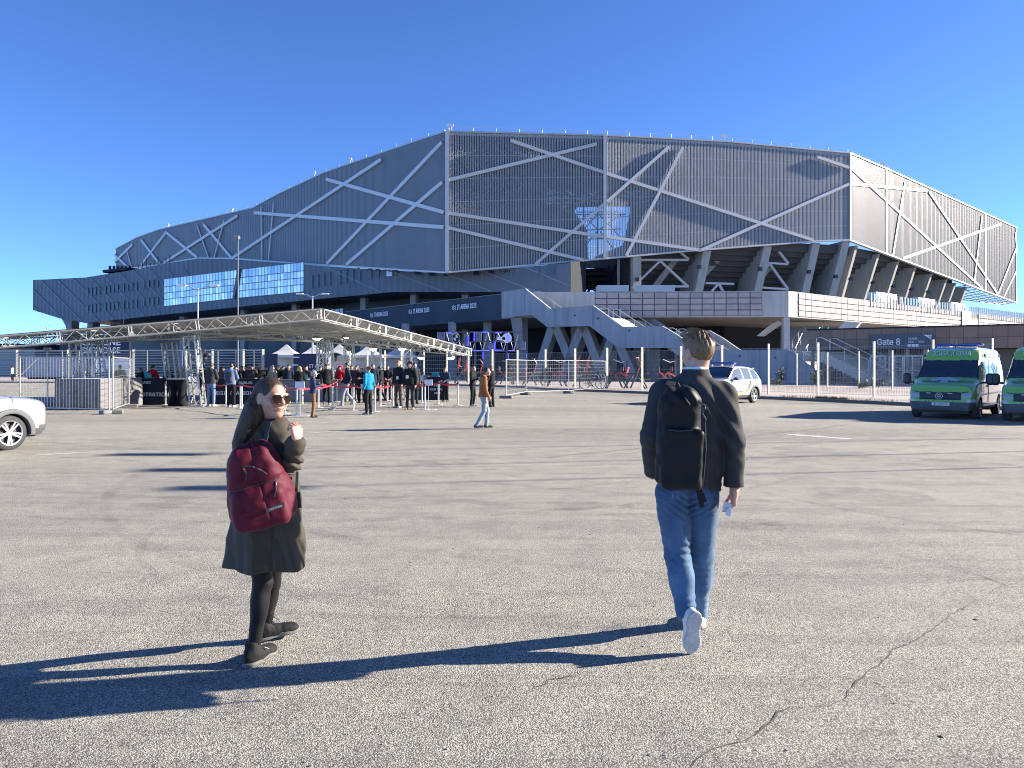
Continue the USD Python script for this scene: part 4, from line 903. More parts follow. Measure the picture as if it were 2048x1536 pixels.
# distant low roofs, trees and hills on the left skyline
struct('hills', MB().prism([[-420, 700, 0], [-260, 705, 0], [-180, 700, 0], [-120, 700, 0], [-120, 700, 9], [-170, 700, 15], [-230, 705, 19], [-300, 702, 22], [-360, 700, 20], [-420, 700, 24]], (0, 60, 0)), mat('far_hill', (0.07, 0.09, 0.06), 0.9))
lowb = thing('low_building', 'low dark building behind the left end of the canopy', 'building')
part(lowb, 'wall', MB().prism([W(-120, 720, 118) * (1, 1, 0), W(70, 720, 118) * (1, 1, 0), W(70, 720, 118) * (1, 1, 0) + (0, 0, 4.3), W(-120, 720, 118) * (1, 1, 0) + (0, 0, 4.3)], (0, 9, 0)), mat('low_wall', (0.3, 0.28, 0.25), 0.8))
part(lowb, 'roof', MB().prism([W(-122, 720, 117.5) * (1, 1, 0) + (0, 0, 4.3), W(72, 720, 117.5) * (1, 1, 0) + (0, 0, 4.3), W(72, 720, 117.5) * (1, 1, 0) + (0, 0, 5.0), W(-122, 720, 117.5) * (1, 1, 0) + (0, 0, 5.2)], (0, 10, 0)), M_dark)
# weeds and shrubs along the stairs
def leafy(name, label, p, h, w, n, m, seed, cat='shrub'):
    r = np.random.RandomState(seed); t = thing(name, label, cat, tuple(p)); mb = MB(); stm = MB()
    for s in range(7):
        a = r.rand() * 6.28; q = np.array([math.cos(a) * w * .5 * r.rand(), math.sin(a) * w * .5 * r.rand(), h * (.5 + .5 * r.rand())]); stm.tube([(0, 0, 0), q * (.4, .4, .6), q], [.012, .008, .004], 4)
        for k in range(n // 7):
            c = q * (.25 + .75 * r.rand()) + r.randn(3) * (.12 * w, .12 * w, .06 * h); c[2] = max(c[2], .03); d = unit(r.randn(3) + (0, 0, .4)); e = unit(np.cross(d, r.randn(3))); L = .05 + .07 * r.rand()
            mb.add([c - d * L, c + e * L * .45, c + d * L, c - e * L * .45], [[0, 1, 2, 3]])
    part(t, 'stem', stm, mat('stem', (.12, .09, .05), .8)); part(t, 'foliage', mb, m, kind='stuff')
M_lf = mat('leaf_green', (0.03, 0.045, 0.016), 0.6, var=0.5, scale=3); M_lf2 = mat('leaf_yellow', (0.10, 0.095, 0.035), 0.6, var=0.4, scale=3)
pp = lambda px, D: (X_(px, D), D, .13)
X_ = lambda px, D: (px - CX) * D / FPX
leafy('shrub', 'dark leggy shrub in front of the concrete stair wall', pp(1562, 60), 1.5, .8, 300, M_lf, 1)
leafy('shrub', 'low yellowish weeds at the foot of the stair wall', pp(1552, 58), .5, 1.4, 260, M_lf2, 2)
leafy('shrub', 'dry tall weeds at the lower end of the stairs', pp(1633, 55), 1.2, .8, 300, M_lf2, 3)
leafy('shrub', 'green weeds between the stairs and the turnstiles', pp(1752, 53), .8, 1.6, 300, M_lf, 4)
leafy('shrub', 'pale weeds by the handrail of the short stairs', pp(1725, 50), .6, 1.0, 240, M_lf2, 5)
gr = np.random.RandomState(3); gm = MB()
for i in range(1400):
    px = gr.uniform(1640, 1702) if i < 900 else gr.uniform(1560, 1800); b = np.array([np.interp(px, [1560, 1815], [X_(1560, 37), X_(1815, 31.5)]), np.interp(px, [1560, 1815], [37, 31.5]), 0]) + np.array([gr.uniform(.0, .12), gr.uniform(-.1, .3), .13 if i % 2 else .01])
    d = gr.randn(2) * .05; gm.add([b - (.008, 0, 0), b + (.008, 0, 0), b + (d[0], d[1], gr.uniform(.06, .18))], [[0, 1, 2]])
struct('grass', gm, M_lf, kind='stuff', label='thin tufts of grass growing along the kerb', cat='grass')
# ------------------------------------------------------------------ truss canopy over the registration area
can = thing('truss_canopy', 'large tilted aluminium truss canopy on lattice towers over the registration queue', 'canopy')
M_tr = mat('truss_aluminium', (0.42, 0.42, 0.40), 0.38, 0.5, var=0.08, scale=8)
M_tr_in = mat('canopy_sheet', (0.46, 0.46, 0.45), 0.75, var=0.15, scale=0.8)
CL, CC, CR, CB = W(-190, 701, 27.0), W(642, 629, 32.0), W(938, 705, 46.0), W(415, 655, 41.0)
def truss(parent, p0, p1, h=.42, w=.34, seg=.42, rc=.030, rl=.011, up=(0, 0, 1), panel=2.4, name='truss_beam'):
    p0, p1 = np.asarray(p0, float), np.asarray(p1, float); L = np.linalg.norm(p1 - p0); t = (p1 - p0) / L
    a = unit(np.cross(t, up)); b = np.cross(a, t)
    c = [(-a * w / 2 - b * h / 2), (a * w / 2 - b * h / 2), (a * w / 2 + b * h / 2), (-a * w / 2 + b * h / 2)]
    ch = MB()
    for q in c: ch.tube([p0 + q, p1 + q], rc, 6)
    me_ = part(parent, name, ch, M_tr)
    n = max(2, int(round(L / seg))); lc = MB()
    for s in range(4):
        q, r = c[s], c[(s + 1) % 4]
        for i in range(n):
            x, y = p0 + t * (L * i / n), p0 + t * (L * (i + 1) / n)
            lc.tube([x + q, y + r] if i % 2 == 0 else [x + r, y + q], rl, 4, cap=False)
    part(me_, 'lacing', lc, M_tr, kind='stuff')
    fr = MB(); k = max(1, int(round(L / panel)))
    for i in range(k + 1):
        for e in ((-.05, .05) if 0 < i < k else (0,)):
            x = p0 + t * min(max(L * i / k + e, 0), L)
            for s in range(4): fr.tube([x + c[s], x + c[(s + 1) % 4]], rl * 1.5, 4, cap=False)
    part(me_, 'end_frame', fr, M_tr, kind='stuff')
    return me_
for a, b in ((CL, CC), (CC, CR), (CR, CB), (CB, CL)): truss(can, a, b)
for k in range(1, 5):
    t = k / 5; truss(can, CL + (CC - CL) * t, CB + (CR - CB) * t, h=.3, w=.25, seg=.6, rc=.022, rl=.010)
for k in (1, 2, 3):
    t = k / 4; truss(can, CL + (CB - CL) * t, CC + (CR - CC) * t, h=.3, w=.25, seg=.6, rc=.022, rl=.010)
nu, nv = 14, 10; sk = MB(); vs = []
for i in range(nu + 1):
    for j in range(nv + 1):
        u, v = i / nu, j / nv
        p = (CL * (1 - u) + CC * u) * (1 - v) + (CB * (1 - u) + CR * u) * v
        vs.append(p + (0, 0, .26 + .035 * math.sin(u * 31) * math.sin(v * 23)))
ff = [[i * (nv + 1) + j, (i + 1) * (nv + 1) + j, (i + 1) * (nv + 1) + j + 1, i * (nv + 1) + j + 1] for i in range(nu) for j in range(nv)]
vs = np.array(vs); sk.add(vs, ff); sk.add(vs + (0, 0, .02), [f[::-1] for f in ff])
part(can, 'roof_sheet', sk, M_tr_in, smooth=60)
def roof_z(x, y):
    k = np.argmin((vs[:, 0] - x) ** 2 + (vs[:, 1] - y) ** 2); return vs[k, 2] - .5
for px, bx, D in ((338, 352, 33.5), (382, 396, 30.8), (156, 171, 30.0), (200, 212, 31.5), (646, 645, 37), (654, 664, 39.5), (698, 699, 41), (752, 757, 42.5), (815, 816, 43.5)):
    b = GR(bx, 730 + EYE * FPX / D); tp = W(px, 700, D); z = max(roof_z(tp[0], tp[1]), 2.6)
    tp[2] = z
    truss(can, b + (0, 0, .03), tp, h=.46, w=.46, seg=.45, rc=.036, rl=.015, up=(0, 1, 0), panel=1.5, name='tower')
    part(can, 'base_plate', MB().rbox(b + (0, 0, .02), (.7, .7, .04), .01), M_steel)
M_bulb = mat('lamp_glow', (0.9, 0.95, 0.9), 0.4, emis=((0.92, 1.0, 0.85), 6.0))
for px, py, D in ((634, 675, 38), (690, 674, 39), (746, 696, 41), (804, 696, 43), (842, 713, 45), (902, 714, 45.5)):
    p = W(px, py, D); l = part(can, 'pendant_lamp', MB().lathe([(.02, .5), (.06, .22), (.13, .12), (.26, -.02), (.26, -.05)], p, n=14).tube([p + (0, 0, .4), p + (0, 0, .9)], .012, 4), M_steel)
    part(l, 'bulb', MB().lathe([(.22, -.04), (.16, -.13), (.02, -.17)], p, n=12), M_bulb)

# ------------------------------------------------------------------ registration furniture
M_cloth = mat('grey_cloth', (0.125, 0.12, 0.122), 0.85, var=0.12, scale=3, bump=0.4, bscale=9, sheen=0.3)
M_navy = mat('desk_navy', (0.014, 0.018, 0.03), 0.6, var=0.2, spec=.15)
M_blk = mat('black_cloth', (0.010, 0.011, 0.014), 0.8, var=0.2, spec=.1)
def draped(name, label, cat, cx, cy, w, d, h, rz, m, seed=1, group=None):
    t = thing(name, label, cat, (cx, cy, 0), rz, group)
    r = np.random.RandomState(seed); n = 96; ang = np.linspace(0, 4, n, endpoint=False); v = []
    base = []
    for a in ang:
        s, f = int(a), a - int(a)
        c = [(-w / 2, -d / 2), (w / 2, -d / 2), (w / 2, d / 2), (-w / 2, d / 2)]
        p = np.array(c[s]) * (1 - f) + np.array(c[(s + 1) % 4]) * f; base.append(p)
    base = np.array(base); ph = r.rand(3) * 6
    for k in range(7):
        z = h * (1 - k / 6); am = .055 * (k / 6) ** .8
        o = am * (np.sin(ang * 13 + ph[0]) + .6 * np.sin(ang * 27 + ph[1]) + .5 * np.sin(ang * 7 + ph[2]))
        nrm = base / np.linalg.norm(base, axis=1, keepdims=True)
        v.append(np.c_[base + nrm * (o + .02 * k / 6)[:, None], np.full(n, max(z, .012))])
    v = np.vstack(v); f = [[k * n + j, (k + 1) * n + j, (k + 1) * n + (j + 1) % n, k * n + (j + 1) % n] for k in range(6) for j in range(n)]
    part(t, 'cloth', MB().add(v, [q[::-1] for q in f]), m, smooth=70)
    part(t, 'table_top', MB().rbox((0, 0, h - .012), (w, d, .03), .012), m)
    return t
tb = draped('draped_table', 'long table under a grey cloth behind the wire fence panel at left', 'table', -16.45, 30.0, 1.7, 3.3, 1.17, 0.02, M_cloth)
def desk(name, label, x0, x1, y, h, m, texts=(), rz=0.0, depth=.7, side=None):
    c = (x0 + x1) / 2; w = x1 - x0
    t = thing(name, label, 'desk', (c, y, 0), rz)
    part(t, 'body', MB().rbox((0, depth / 2, h / 2), (w, depth, h), .015), m)
    part(t, 'counter_top', MB().rbox((0, depth / 2, h + .015), (w + .04, depth + .04, .03), .01), m)
    for txt, x, z, hh, wd in texts: part(t, 'lettering', text3(txt, hh, (x, -.006, z), (1, 0, 0), (0, 0, 1), .004, True, width=wd), M_white)
    if side: part(t, 'side_panel', MB().rbox((w / 2 + .012, depth / 2, h / 2), (.02, depth + .05, h), .006), side)
    return t
X = lambda px, D: (px - CX) * D / FPX
desk('registration_desk', 'dark desk front lettered STANDARD REGISTRATION beside the man in red jacket', X(258, 32), X(340, 32), 32.0, 1.1, M_navy, (('STANDARD', -.86, .90, .11, .92), ('REGISTRATION', -.87, .37, .15, 1.68)))
desk('registration_desk', 'long dark desk front lettered REGISTRATION behind the man in striped vest', X(402, 32.8), X(520, 32.8), 32.8, 1.08, M_navy, (('PUBLIC', .35, .88, .09, .6), ('REGISTRATION', -.78, .40, .15, 1.75)))
desk('registration_desk', 'grey fronted desk lettered REGISTRATION behind the woman with wavy blond hair', X(520, 34.5), X(690, 34.5), 34.5, 1.0, mat('desk_grey', (0.20, 0.20, 0.2), 0.7, var=0.15), (('REGISTRATION', -.9, .52, .16, 1.9),))
desk('help_desk', 'dark desk with white right side lettered FIND YOUR TICKET HERE', X(856, 36.5), X(893, 36.5), 36.5, 1.1, M_navy, (('FIND', -.14, .66, .09, None), ('YOUR TICKET', -.36, .47, .09, .72), ('HERE', -.16, .29, .09, None)), rz=0.1, depth=1.2, side=M_white)
desk('help_desk', 'plain navy desk panel with a pale star paper left of the ticket desk', X(826, 37.2), X(855, 37.2), 37.2, 1.12, mat('desk_slate', (0.06, 0.075, 0.10), 0.6))
st = [(math.cos(a) * (.34 if k % 2 else .14), math.sin(a) * (.3 if k % 2 else .12)) for k, a in enumerate(np.linspace(0, 2 * math.pi, 16, endpoint=False))]
sp = struct('paper_star', MB().prism([np.array([X(841, 37.1) + a, 37.12, .98 + b]) for a, b in st], (0, .01, 0)), M_txt, kind=None, label='pale crumpled star shaped paper hanging on the navy desk panel', cat='paper')
for px, D, l in ((349, 31.4, 'black cloth cocktail table left of the other before the lattice tower'), (363, 31.2, 'black cloth cocktail table right of the other at the lattice tower')):
    p = GR(px, 730 + EYE * FPX / D); t = thing('cocktail_table', l, 'table', tuple(p), 0, 'black cocktail tables')
    part(t, 'cloth', MB().lathe([(.02, 1.1), (.27, 1.1), (.27, 1.07), (.17, .75), (.15, .5), (.2, .2), (.27, .012)], n=20), M_blk, smooth=40)
    part(t, 'table_top', MB().lathe([(0, 1.135), (.32, 1.135), (.33, 1.115), (.32, 1.10), (0, 1.10)], n=24), mat('table_top_grey', (.45, .44, .42), .5))
# ribbon posts and red belts
M_post_m = mat('brushed_post', (0.58, 0.56, 0.52), 0.35, 0.6, var=0.05)
M_belt = mat('red_belt', (0.52, 0.012, 0.03), 0.55, var=0.1)
sta0 = None
stpx = [(331, 810), (405, 809.5), (427, 811), (452, 813.5), (481, 817), (484, 818.5), (594, 831), (570, 827), (637, 815), (665, 817.5), (674, 804), (707, 821), (750, 824), (761, 812), (775, 802), (786, 815), (810, 804), (850, 820), (844, 806), (877, 809), (916, 811)]
stl = ['beside the lettered desk at the far left', 'at the foot of the lattice tower by the striped vest', 'just right of the striped vest man', 'left of the man in blue denim jacket', 'right of the man in blue denim jacket, nearer of the two', 'right of the man in blue denim jacket, touching its twin', 'holding the white sign left of the child in brown trousers', 'just right of the woman in sunglasses', 'behind the child in brown trousers', 'in front of the man in black cap', 'behind the man with light trousers', 'right of the man with light trousers', 'right of the teal jacket', 'behind the teal jacket, first', 'farthest one left of the pair in black', 'touching the left man of the pair in black', 'between and behind the pair in black', 'nearest one right of the pair in black', 'behind the nearest one right of the pair in black', 'before the ticket desk lettering', 'rightmost one left of the orange jacket']
spos = []
for i, ((px, py), l) in enumerate(zip(stpx, stl)):
    p = GR(px, py); spos.append(p); lab = 'slim metal queue post ' + l
    if i == 0:
        sta0 = thing('queue_post', lab, 'queue post', tuple(p), 0, 'queue posts with red belts')
        part(sta0, 'base', MB().lathe([(0, 0.005), (.19, 0.005), (.19, .02), (.06, .045), (0, .05)], n=20), M_post_m, smooth=40)
        part(sta0, 'pole', MB().lathe([(.032, .03), (.032, .86), (.03, .9)], n=12), M_post_m, smooth=40)
        part(sta0, 'belt_head', MB().lathe([(.042, .88), (.042, .97), (.03, 1.0), (0, 1.0)], n=12), M_black, smooth=40)
    else: copy_of(sta0, lab, 'queue post', tuple(p), 0, 'queue posts with red belts')
belts = [(1, 2), (2, 3), (3, 4), (5, 7), (7, 6), (6, 9), (8, 10), (9, 11), (11, 12), (10, 14), (13, 15), (14, 16), (12, 15), (17, 15), (16, 18), (18, 19), (19, 20), (17, 18)]
for a, b in belts:
    A, B = spos[a] + (0, 0, .93), spos[b] + (0, 0, .93); t = np.linspace(0, 1, 9); mb = MB()
    P = [A + (B - A) * k - (0, 0, .09 * 4 * k * (1 - k)) for k in t]
    for p, q in zip(P[:-1], P[1:]): mb.bar(p, q, .006, .055)
    sa = stl[a].split(',')[0]; j_ = sum(1 for e in belts[:belts.index((a, b))] if e[0] == a)
    lab = 'red queue belt ' + ('leaving' if not j_ else 'second one from') + ' the post ' + sa
    struct('queue_belt', mb, M_belt, kind=None, cat='belt', label=' '.join(lab.split()[:16]))
    stage.GetPrimAtPath('/World/queue_belt' + ('' if _used[('/World', 'queue_belt')] == 0 else '_%03d' % _used[('/World', 'queue_belt')])).SetCustomDataByKey('group', 'red queue belts')
belts_end = (spos[20], GR(962, 812))
for px, py, l in ((600, 831.5, 'white notice holder on a thin stand right of the woman in sunglasses'), (857, 819.5, 'white notice holder on a thin stand before the ticket desk')):
    p = GR(px, py); t = thing('notice_stand', l, 'notice stand', tuple(p))
    part(t, 'base', MB().rbox((0.1, 0, .012), (.42, .3, .02), .005), M_white); part(t, 'pole', MB().tube([(0, 0, .02), (0, 0, .95)], .013, 6), M_post_m)
    part(t, 'board', MB().rbox((0, -.02, 1.03), (.32, .02, .22), .006), M_white); part(t, 'print_line', MB().rbox((0, -.032, 1.06), (.24, .004, .03), .001).rbox((0, -.032, 1.0), (.24, .004, .02), .001), M_txt)
# patio heaters, small box signs
for px, D, l in ((408, 42, 'black mushroom patio heater behind the man in striped vest'), (669, 44, 'black mushroom patio heater between the white tents')):
    p = GR(px, 730 + EYE * FPX / D); t = thing('patio_heater', l, 'patio heater', tuple(p))
    part(t, 'base', MB().lathe([(.24, .01), (.24, .75), (.05, .8)], n=14), M_black); part(t, 'pole', MB().tube([(0, 0, .8), (0, 0, 1.95)], .035, 8), M_black)
    part(t, 'burner', MB().lathe([(.1, 1.9), (.17, 2.05), (.17, 2.2), (.1, 2.25)], n=14), M_black); part(t, 'hood', MB().lathe([(.46, 2.25), (.42, 2.33), (.12, 2.42), (0, 2.43)], n=20), M_black)
for px, py, D, l in ((95, 699, 32, 'small grey box sign on a thin post above the left fence panel'), (405, 702, 34, 'small pale box sign on the pole beside the lattice tower')):
    p = W(px, py, D); t = thing('box_sign', l, 'sign', (p[0], p[1], 0))
    part(t, 'post', MB().tube([(0, 0, 0), (0, 0, p[2])], .03, 6), M_steel); part(t, 'box', MB().rbox((0, 0, p[2]), (.3, .12, .17), .02), M_white); part(t, 'face', MB().rbox((0, -.066, p[2]), (.24, .01, .12), .003), mat('sign_grey', (.2, .21, .23), .5))
# laptops and papers on the desks
fr2 = random.Random(31)
for i, (px, D, h, l) in enumerate(((300, 32.35, 1.13, 'open laptop on the lettered desk before the man in red'), (505, 33.15, 1.11, 'open laptop at the right end of the dark registration desk'), (610, 34.85, 1.03, 'open laptop behind the child in brown trousers'), (650, 34.85, 1.03, 'open laptop beside the man in black cap'), (872, 37.1, 1.13, 'open laptop on the ticket desk'))):
    t = thing('laptop', l, 'laptop', (X(px, D), D, h), fr2.uniform(-.2, .2)); part(t, 'keyboard', MB().rbox((0, 0, .01), (.34, .24, .02), .005), M_steel); part(t, 'screen', MB().rbox((0, -.14, .12), (.34, .015, .23), .005, np.array([[1, 0, 0], [0, .97, -.24], [0, .24, .97]])), M_black if i % 2 else mat('teal_lid', (.05, .3, .28), .4))

# ------------------------------------------------------------------ white peaked tents and the dark backdrop
M_tent = mat('tent_white', (0.48, 0.48, 0.48), 0.6, var=0.04, bump=0.15, bscale=2)
def tent(px, D, label, w=3.0):
    p = W(px, 700, D); t = thing('tent', label, 'tent', (p[0], p[1], .1), 0.06, 'white peaked tents'); h = w / 2
    rr = []
    for k, (s, z) in enumerate(((1, 2.62), (.72, 2.82), (.45, 3.08), (.22, 3.42), (.04, 3.72))):
        rr += [[-h * s, -h * s, z], [h * s, -h * s, z], [h * s, h * s, z], [-h * s, h * s, z]]
    f = [[k * 4 + j, k * 4 + (j + 1) % 4, k * 4 + 4 + (j + 1) % 4, k * 4 + 4 + j] for k in range(4) for j in range(4)]
    part(t, 'roof', MB().add(rr, f + [[16, 17, 18, 19]]), M_tent)
    for a, b in (((-h, -h), (h, -h)), ((h, -h), (h, h)), ((h, h), (-h, h)), ((-h, h), (-h, -h))):
        part(t, 'valance', MB().bar((a[0], a[1], 2.5), (b[0], b[1], 2.5), .02, .26), M_tent)
    for x in (-1, 1):
        for y in (-1, 1): part(t, 'leg', MB().bar((x * (h - .04), y * (h - .04), 0), (x * (h - .04), y * (h - .04), 2.6), .07, .07, up=(0, 1, 0)), M_white)
    part(t, 'back_sheet', MB().bar((-h, h - .1, 1.9), (h, h - .1, 1.9), .02, 1.2), M_tent)
tent(573, 78, 'leftmost white peaked tent beside the rail fence'); tent(629, 80, 'second white peaked tent from the left behind the navy backdrop'); tent(679, 77, 'third white peaked tent behind the patio heater hood')
tent(737, 79, 'fourth white tent, partly hidden behind canopy legs'); tent(800, 82, 'rightmost white tent beyond the pair in black', 3.6)
M_bd = mat('backdrop_navy', (0.022, 0.03, 0.055), 0.6, var=0.15, spec=.2)
for xa, xb, l, tx in ((587, 660, 'navy backdrop wall lettered IT ARENA 2025 under the tents', True), (532, 556, 'narrow navy backdrop panel beside the leftmost tent', False)):
    D = 73; t = thing('backdrop', l, 'backdrop', (X((xa + xb) / 2, D), D, .1)); w = (xb - xa) * D / FPX
    part(t, 'panel', MB().rbox((0, 0, 1.35), (w, .12, 2.7), .02), M_bd)
    if tx:
        part(t, 'lettering', text3('IT ARENA', .30, (-.25, -.065, 1.35), (1, 0, 0), (0, 0, 1), .01, True), M_txt); part(t, 'lettering', text3('2025', .30, (.05, -.065, .85), (1, 0, 0), (0, 0, 1), .01, True), M_txt)
        for zz, xx in ((2.35, -1.5), (1.6, -1.6), (2.35, 1.2), (1.6, 1.25)): part(t, 'stripe', MB().rbox((xx, -.066, zz), (.6, .01, .09), .003), M_txt)
# banner under the office wing at left
D = 92; t = thing('showcase_banner', 'dark navy banner lettered UKRAINE SHOWCASE behind the left canopy truss', 'banner', (X(190, D), D, 0))
part(t, 'panel', MB().rbox((0, 0, 3.9), (8.6, .15, 3.0), .02), M_bd)
part(t, 'lettering', text3('UKRAINE', .72, (-1.6, -.08, 4.15), (1, 0, 0), (0, 0, 1), .02, True, width=4.7), M_txt); part(t, 'lettering', text3('SHOWCASE', .72, (-1.6, -.08, 3.15), (1, 0, 0), (0, 0, 1), .02, True, width=4.7), M_txt)
for px, w, h, c, l in ((222, 5.2, 2.1, (.55, .58, .62), 'pale display wall behind the left lattice tower'), (118, 7.5, 2.3, (.26, .28, .32), 'grey display wall behind the far left rail fence')):
    D = 84; t = thing('display_wall', l, 'display', (X(px, D), D, .1)); part(t, 'panel', MB().rbox((0, 0, h / 2 + .2), (w, .3, h), .04), mat('display_%d' % px, c, .6)); part(t, 'foot', MB().rbox((0, 0, .1), (w * .9, .5, .2), .03), M_dark)
# ------------------------------------------------------------------ brand display: truss frame with screens, blue light strips and a roundel
bmw = thing('brand_display', 'dark truss frame with screens, blue light strips and a round emblem under the podium', 'display')
D = 72.0
M_led = mat('blue_led', (0.05, 0.05, 0.9), 0.4, emis=((0.03, 0.03, 1.0), 1.6))
M_scr = mat('display_screen', (0.10, 0.105, 0.15), 0.25, var=0.7, scale=0.9)
M_frm = mat('display_frame', (0.10, 0.10, 0.11), 0.5, 0.4)
z0_, z1_ = W(0, 702, D)[2], W(0, 664, D)[2]
for px in (892, 938, 950, 988, 1014, 1038):
    x = X(px, D); part(bmw, 'post', MB().bar((x, D + .2, .12), (x, D + .2, z1_), .12, .12, up=(0, 1, 0)), M_frm)
for z in (z0_, (z0_ + z1_) / 2, z1_): part(bmw, 'cross_bar', MB().bar((X(890, D), D + .2, z), (X(1042, D), D + .2, z), .1, .1), M_frm)
fr2 = random.Random(6)
for i in range(14):
    xa = X(892 + i * 10.4, D); part(bmw, 'diagonal_tube', MB().tube([(xa, D + .35, z0_ if i % 2 else z1_), (xa + .5, D + .35, z1_ if i % 2 else z0_)], .035, 5), M_steel)
for xa, ya, xb, yb in ((874, 664, 890, 684), (951, 664, 964, 682), (976, 686, 989, 700), (1000, 672, 1012, 686), (928, 668, 936, 692), (1042, 683, 1052, 700)):
    a, b = W(xa, ya, D - .1), W(xb, yb, D - .1); part(bmw, 'screen', MB().rbox((a + b) / 2, (abs(b[0] - a[0]), .08, abs(a[2] - b[2])), .02), M_scr)
for xa, ya, xb, yb in ((892, 666, 904, 666), (948.5, 664, 948.5, 682), (936.5, 672, 936.5, 692), (965, 664.5, 977, 664.5), (991, 665.5, 1003, 665.5), (990, 683, 990, 700), (990, 700.5, 1003, 700.5), (944, 701, 979, 701), (1017, 701, 1030, 701), (1016, 666, 1016, 684), (966, 704, 966, 718), (1017, 706, 1017, 720), (1053, 708, 1053, 716), (918, 688, 918, 692)):
    part(bmw, 'light_strip', MB().bar(W(xa, ya, D - .2), W(xb, yb, D - .2), .07, .09, up=(0, 0, 1) if xa != xb else (0, 1, 0)), M_led)
c = W(911.5, 675.5, D - .4); R = .52
def disc(r0, r1, a0, a1, o, sx=.68):
    g = np.linspace(a0, a1, 25); v = np.vstack([np.c_[c[0] + sx * r1 * np.cos(g), np.full(25, c[1] - o), c[2] + r1 * np.sin(g)], np.c_[c[0] + sx * r0 * np.cos(g), np.full(25, c[1] - o), c[2] + r0 * np.sin(g)]])
    return MB().add(v, [[i, i + 25, i + 26, i + 1] for i in range(24)])
part(bmw, 'roundel', MB().lathe([(0, -.05), (.52, -.05), (.54, 0), (.52, .05), (0, .05)], (0, 0, 0), (0, 1, 0), n=36), M_frm) if False else None
rd = part(bmw, 'roundel', disc(0, .53, 0, 2 * math.pi, 0), M_dark)
part(rd, 'ring', disc(.49, .53, 0, 2 * math.pi, .02), M_white); part(rd, 'quadrant', disc(0, .3, 0, math.pi / 2, .02), M_white); part(rd, 'quadrant', disc(0, .3, math.pi, 1.5 * math.pi, .02), M_white)
for ch_, a in (('B', 2.25), ('M', 1.57), ('W', .9)):
    part(rd, 'letter', text3(ch_, .11, (c[0] + .68 * .4 * math.cos(a) - .04, c[1] - .02, c[2] + .36 * math.sin(a) - .02), (1, 0, 0), (0, 0, 1), .01, True), M_white)
pl = W(1014, 676, D - .15)
part(bmw, 'key_shape', MB().lathe([(0, -.03), (.46, -.03), (.46, .03), (0, .03)], pl, (0, 1, 0), n=24).rbox(pl + (-.55, 0, -.05), (.8, .06, .32), .05), M_txt)

# ------------------------------------------------------------------ red outdoor exercise machines behind the fence
M_red = mat('machine_red', (0.50, 0.045, 0.05), 0.4, var=0.08, spec=0.6)
M_pad = mat('pad_black', (0.02, 0.02, 0.02), 0.6)
M_leg = mat('machine_leg', (0.05, 0.055, 0.06), 0.5, 0.3)
def machine(kind, label, p, rz):
    t = thing('exercise_machine', label, 'exercise machine', tuple(p), rz, 'outdoor exercise machines')
    for s in (-1, 1):
        part(t, 'leg', MB().bar((s * .12, -.25, .95), (s * .75, -.3, 0), .09, .09, up=(0, 1, 0)), M_leg); part(t, 'leg', MB().bar((s * .12, .45, .95), (s * .6, .6, 0), .09, .09, up=(0, 1, 0)), M_leg)
    part(t, 'beam', MB().bar((-.8, 0, .98), (.8, .1, 1.02), .1, .12), M_leg)
    if kind == 0:
        part(t, 'seat', MB().rbox((-.45, 0, .75), (.42, .42, .08), .03), M_red); part(t, 'backrest', MB().rbox((-.62, 0, 1.15), (.08, .36, .6), .03, np.array([[.95, 0, .3], [0, 1, 0], [-.3, 0, .95]])), M_red)
        part(t, 'arm', MB().tube([(.1, 0, 1.0), (.35, 0, 1.7), (.1, 0, 2.05)], .035, 6), M_red); part(t, 'handle', MB().tube([(.1, -.3, 2.05), (.1, .3, 2.05)], .025, 6), M_steel)
    elif kind == 1:
        for s in (-1, 1):
            part(t, 'blade_frame', MB().prism([(s * .35 - .12, 0, 1.0), (s * .35 - .02, 0, 1.9), (s * .35 + .12, 0, 2.25), (s * .35 + .2, 0, 2.28), (s * .35 + .1, 0, 1.5), (s * .35 + .02, 0, 1.0)], (0, .08, 0)), M_red)
            part(t, 'handle', MB().tube([(s * .35, -.2, 1.55), (s * .35 + .2, -.2, 1.4)], .025, 6), M_steel)
        part(t, 'pad', MB().rbox((0, -.1, 1.25), (.3, .12, .4), .04), M_pad)
    else:
        part(t, 'seat', MB().rbox((-.2, 0, .62), (.5, .4, .09), .03), M_pad); part(t, 'pad', MB().rbox((-.5, 0, 1.3), (.14, .32, .34), .05), M_pad); part(t, 'pad', MB().rbox((.45, 0, 1.3), (.14, .32, .34), .05), M_pad)
        part(t, 'link', MB().bar((-.5, -.1, 1.15), (.1, -.1, .7), .06, .08), M_red); part(t, 'link', MB().bar((.1, -.1, 1.1), (.7, -.1, .85), .06, .1), M_red); part(t, 'link', MB().bar((-.25, -.1, .8), (.3, -.1, 1.15), .06, .08), M_red)
        part(t, 'post', MB().bar((.75, 0, 0), (.75, 0, 1.9), .09, .09, up=(0, 1, 0)), M_leg); part(t, 'handle', MB().tube([(.75, 0, 1.85), (.3, -.1, 1.75), (-.2, -.1, 1.95)], .025, 6), M_steel)
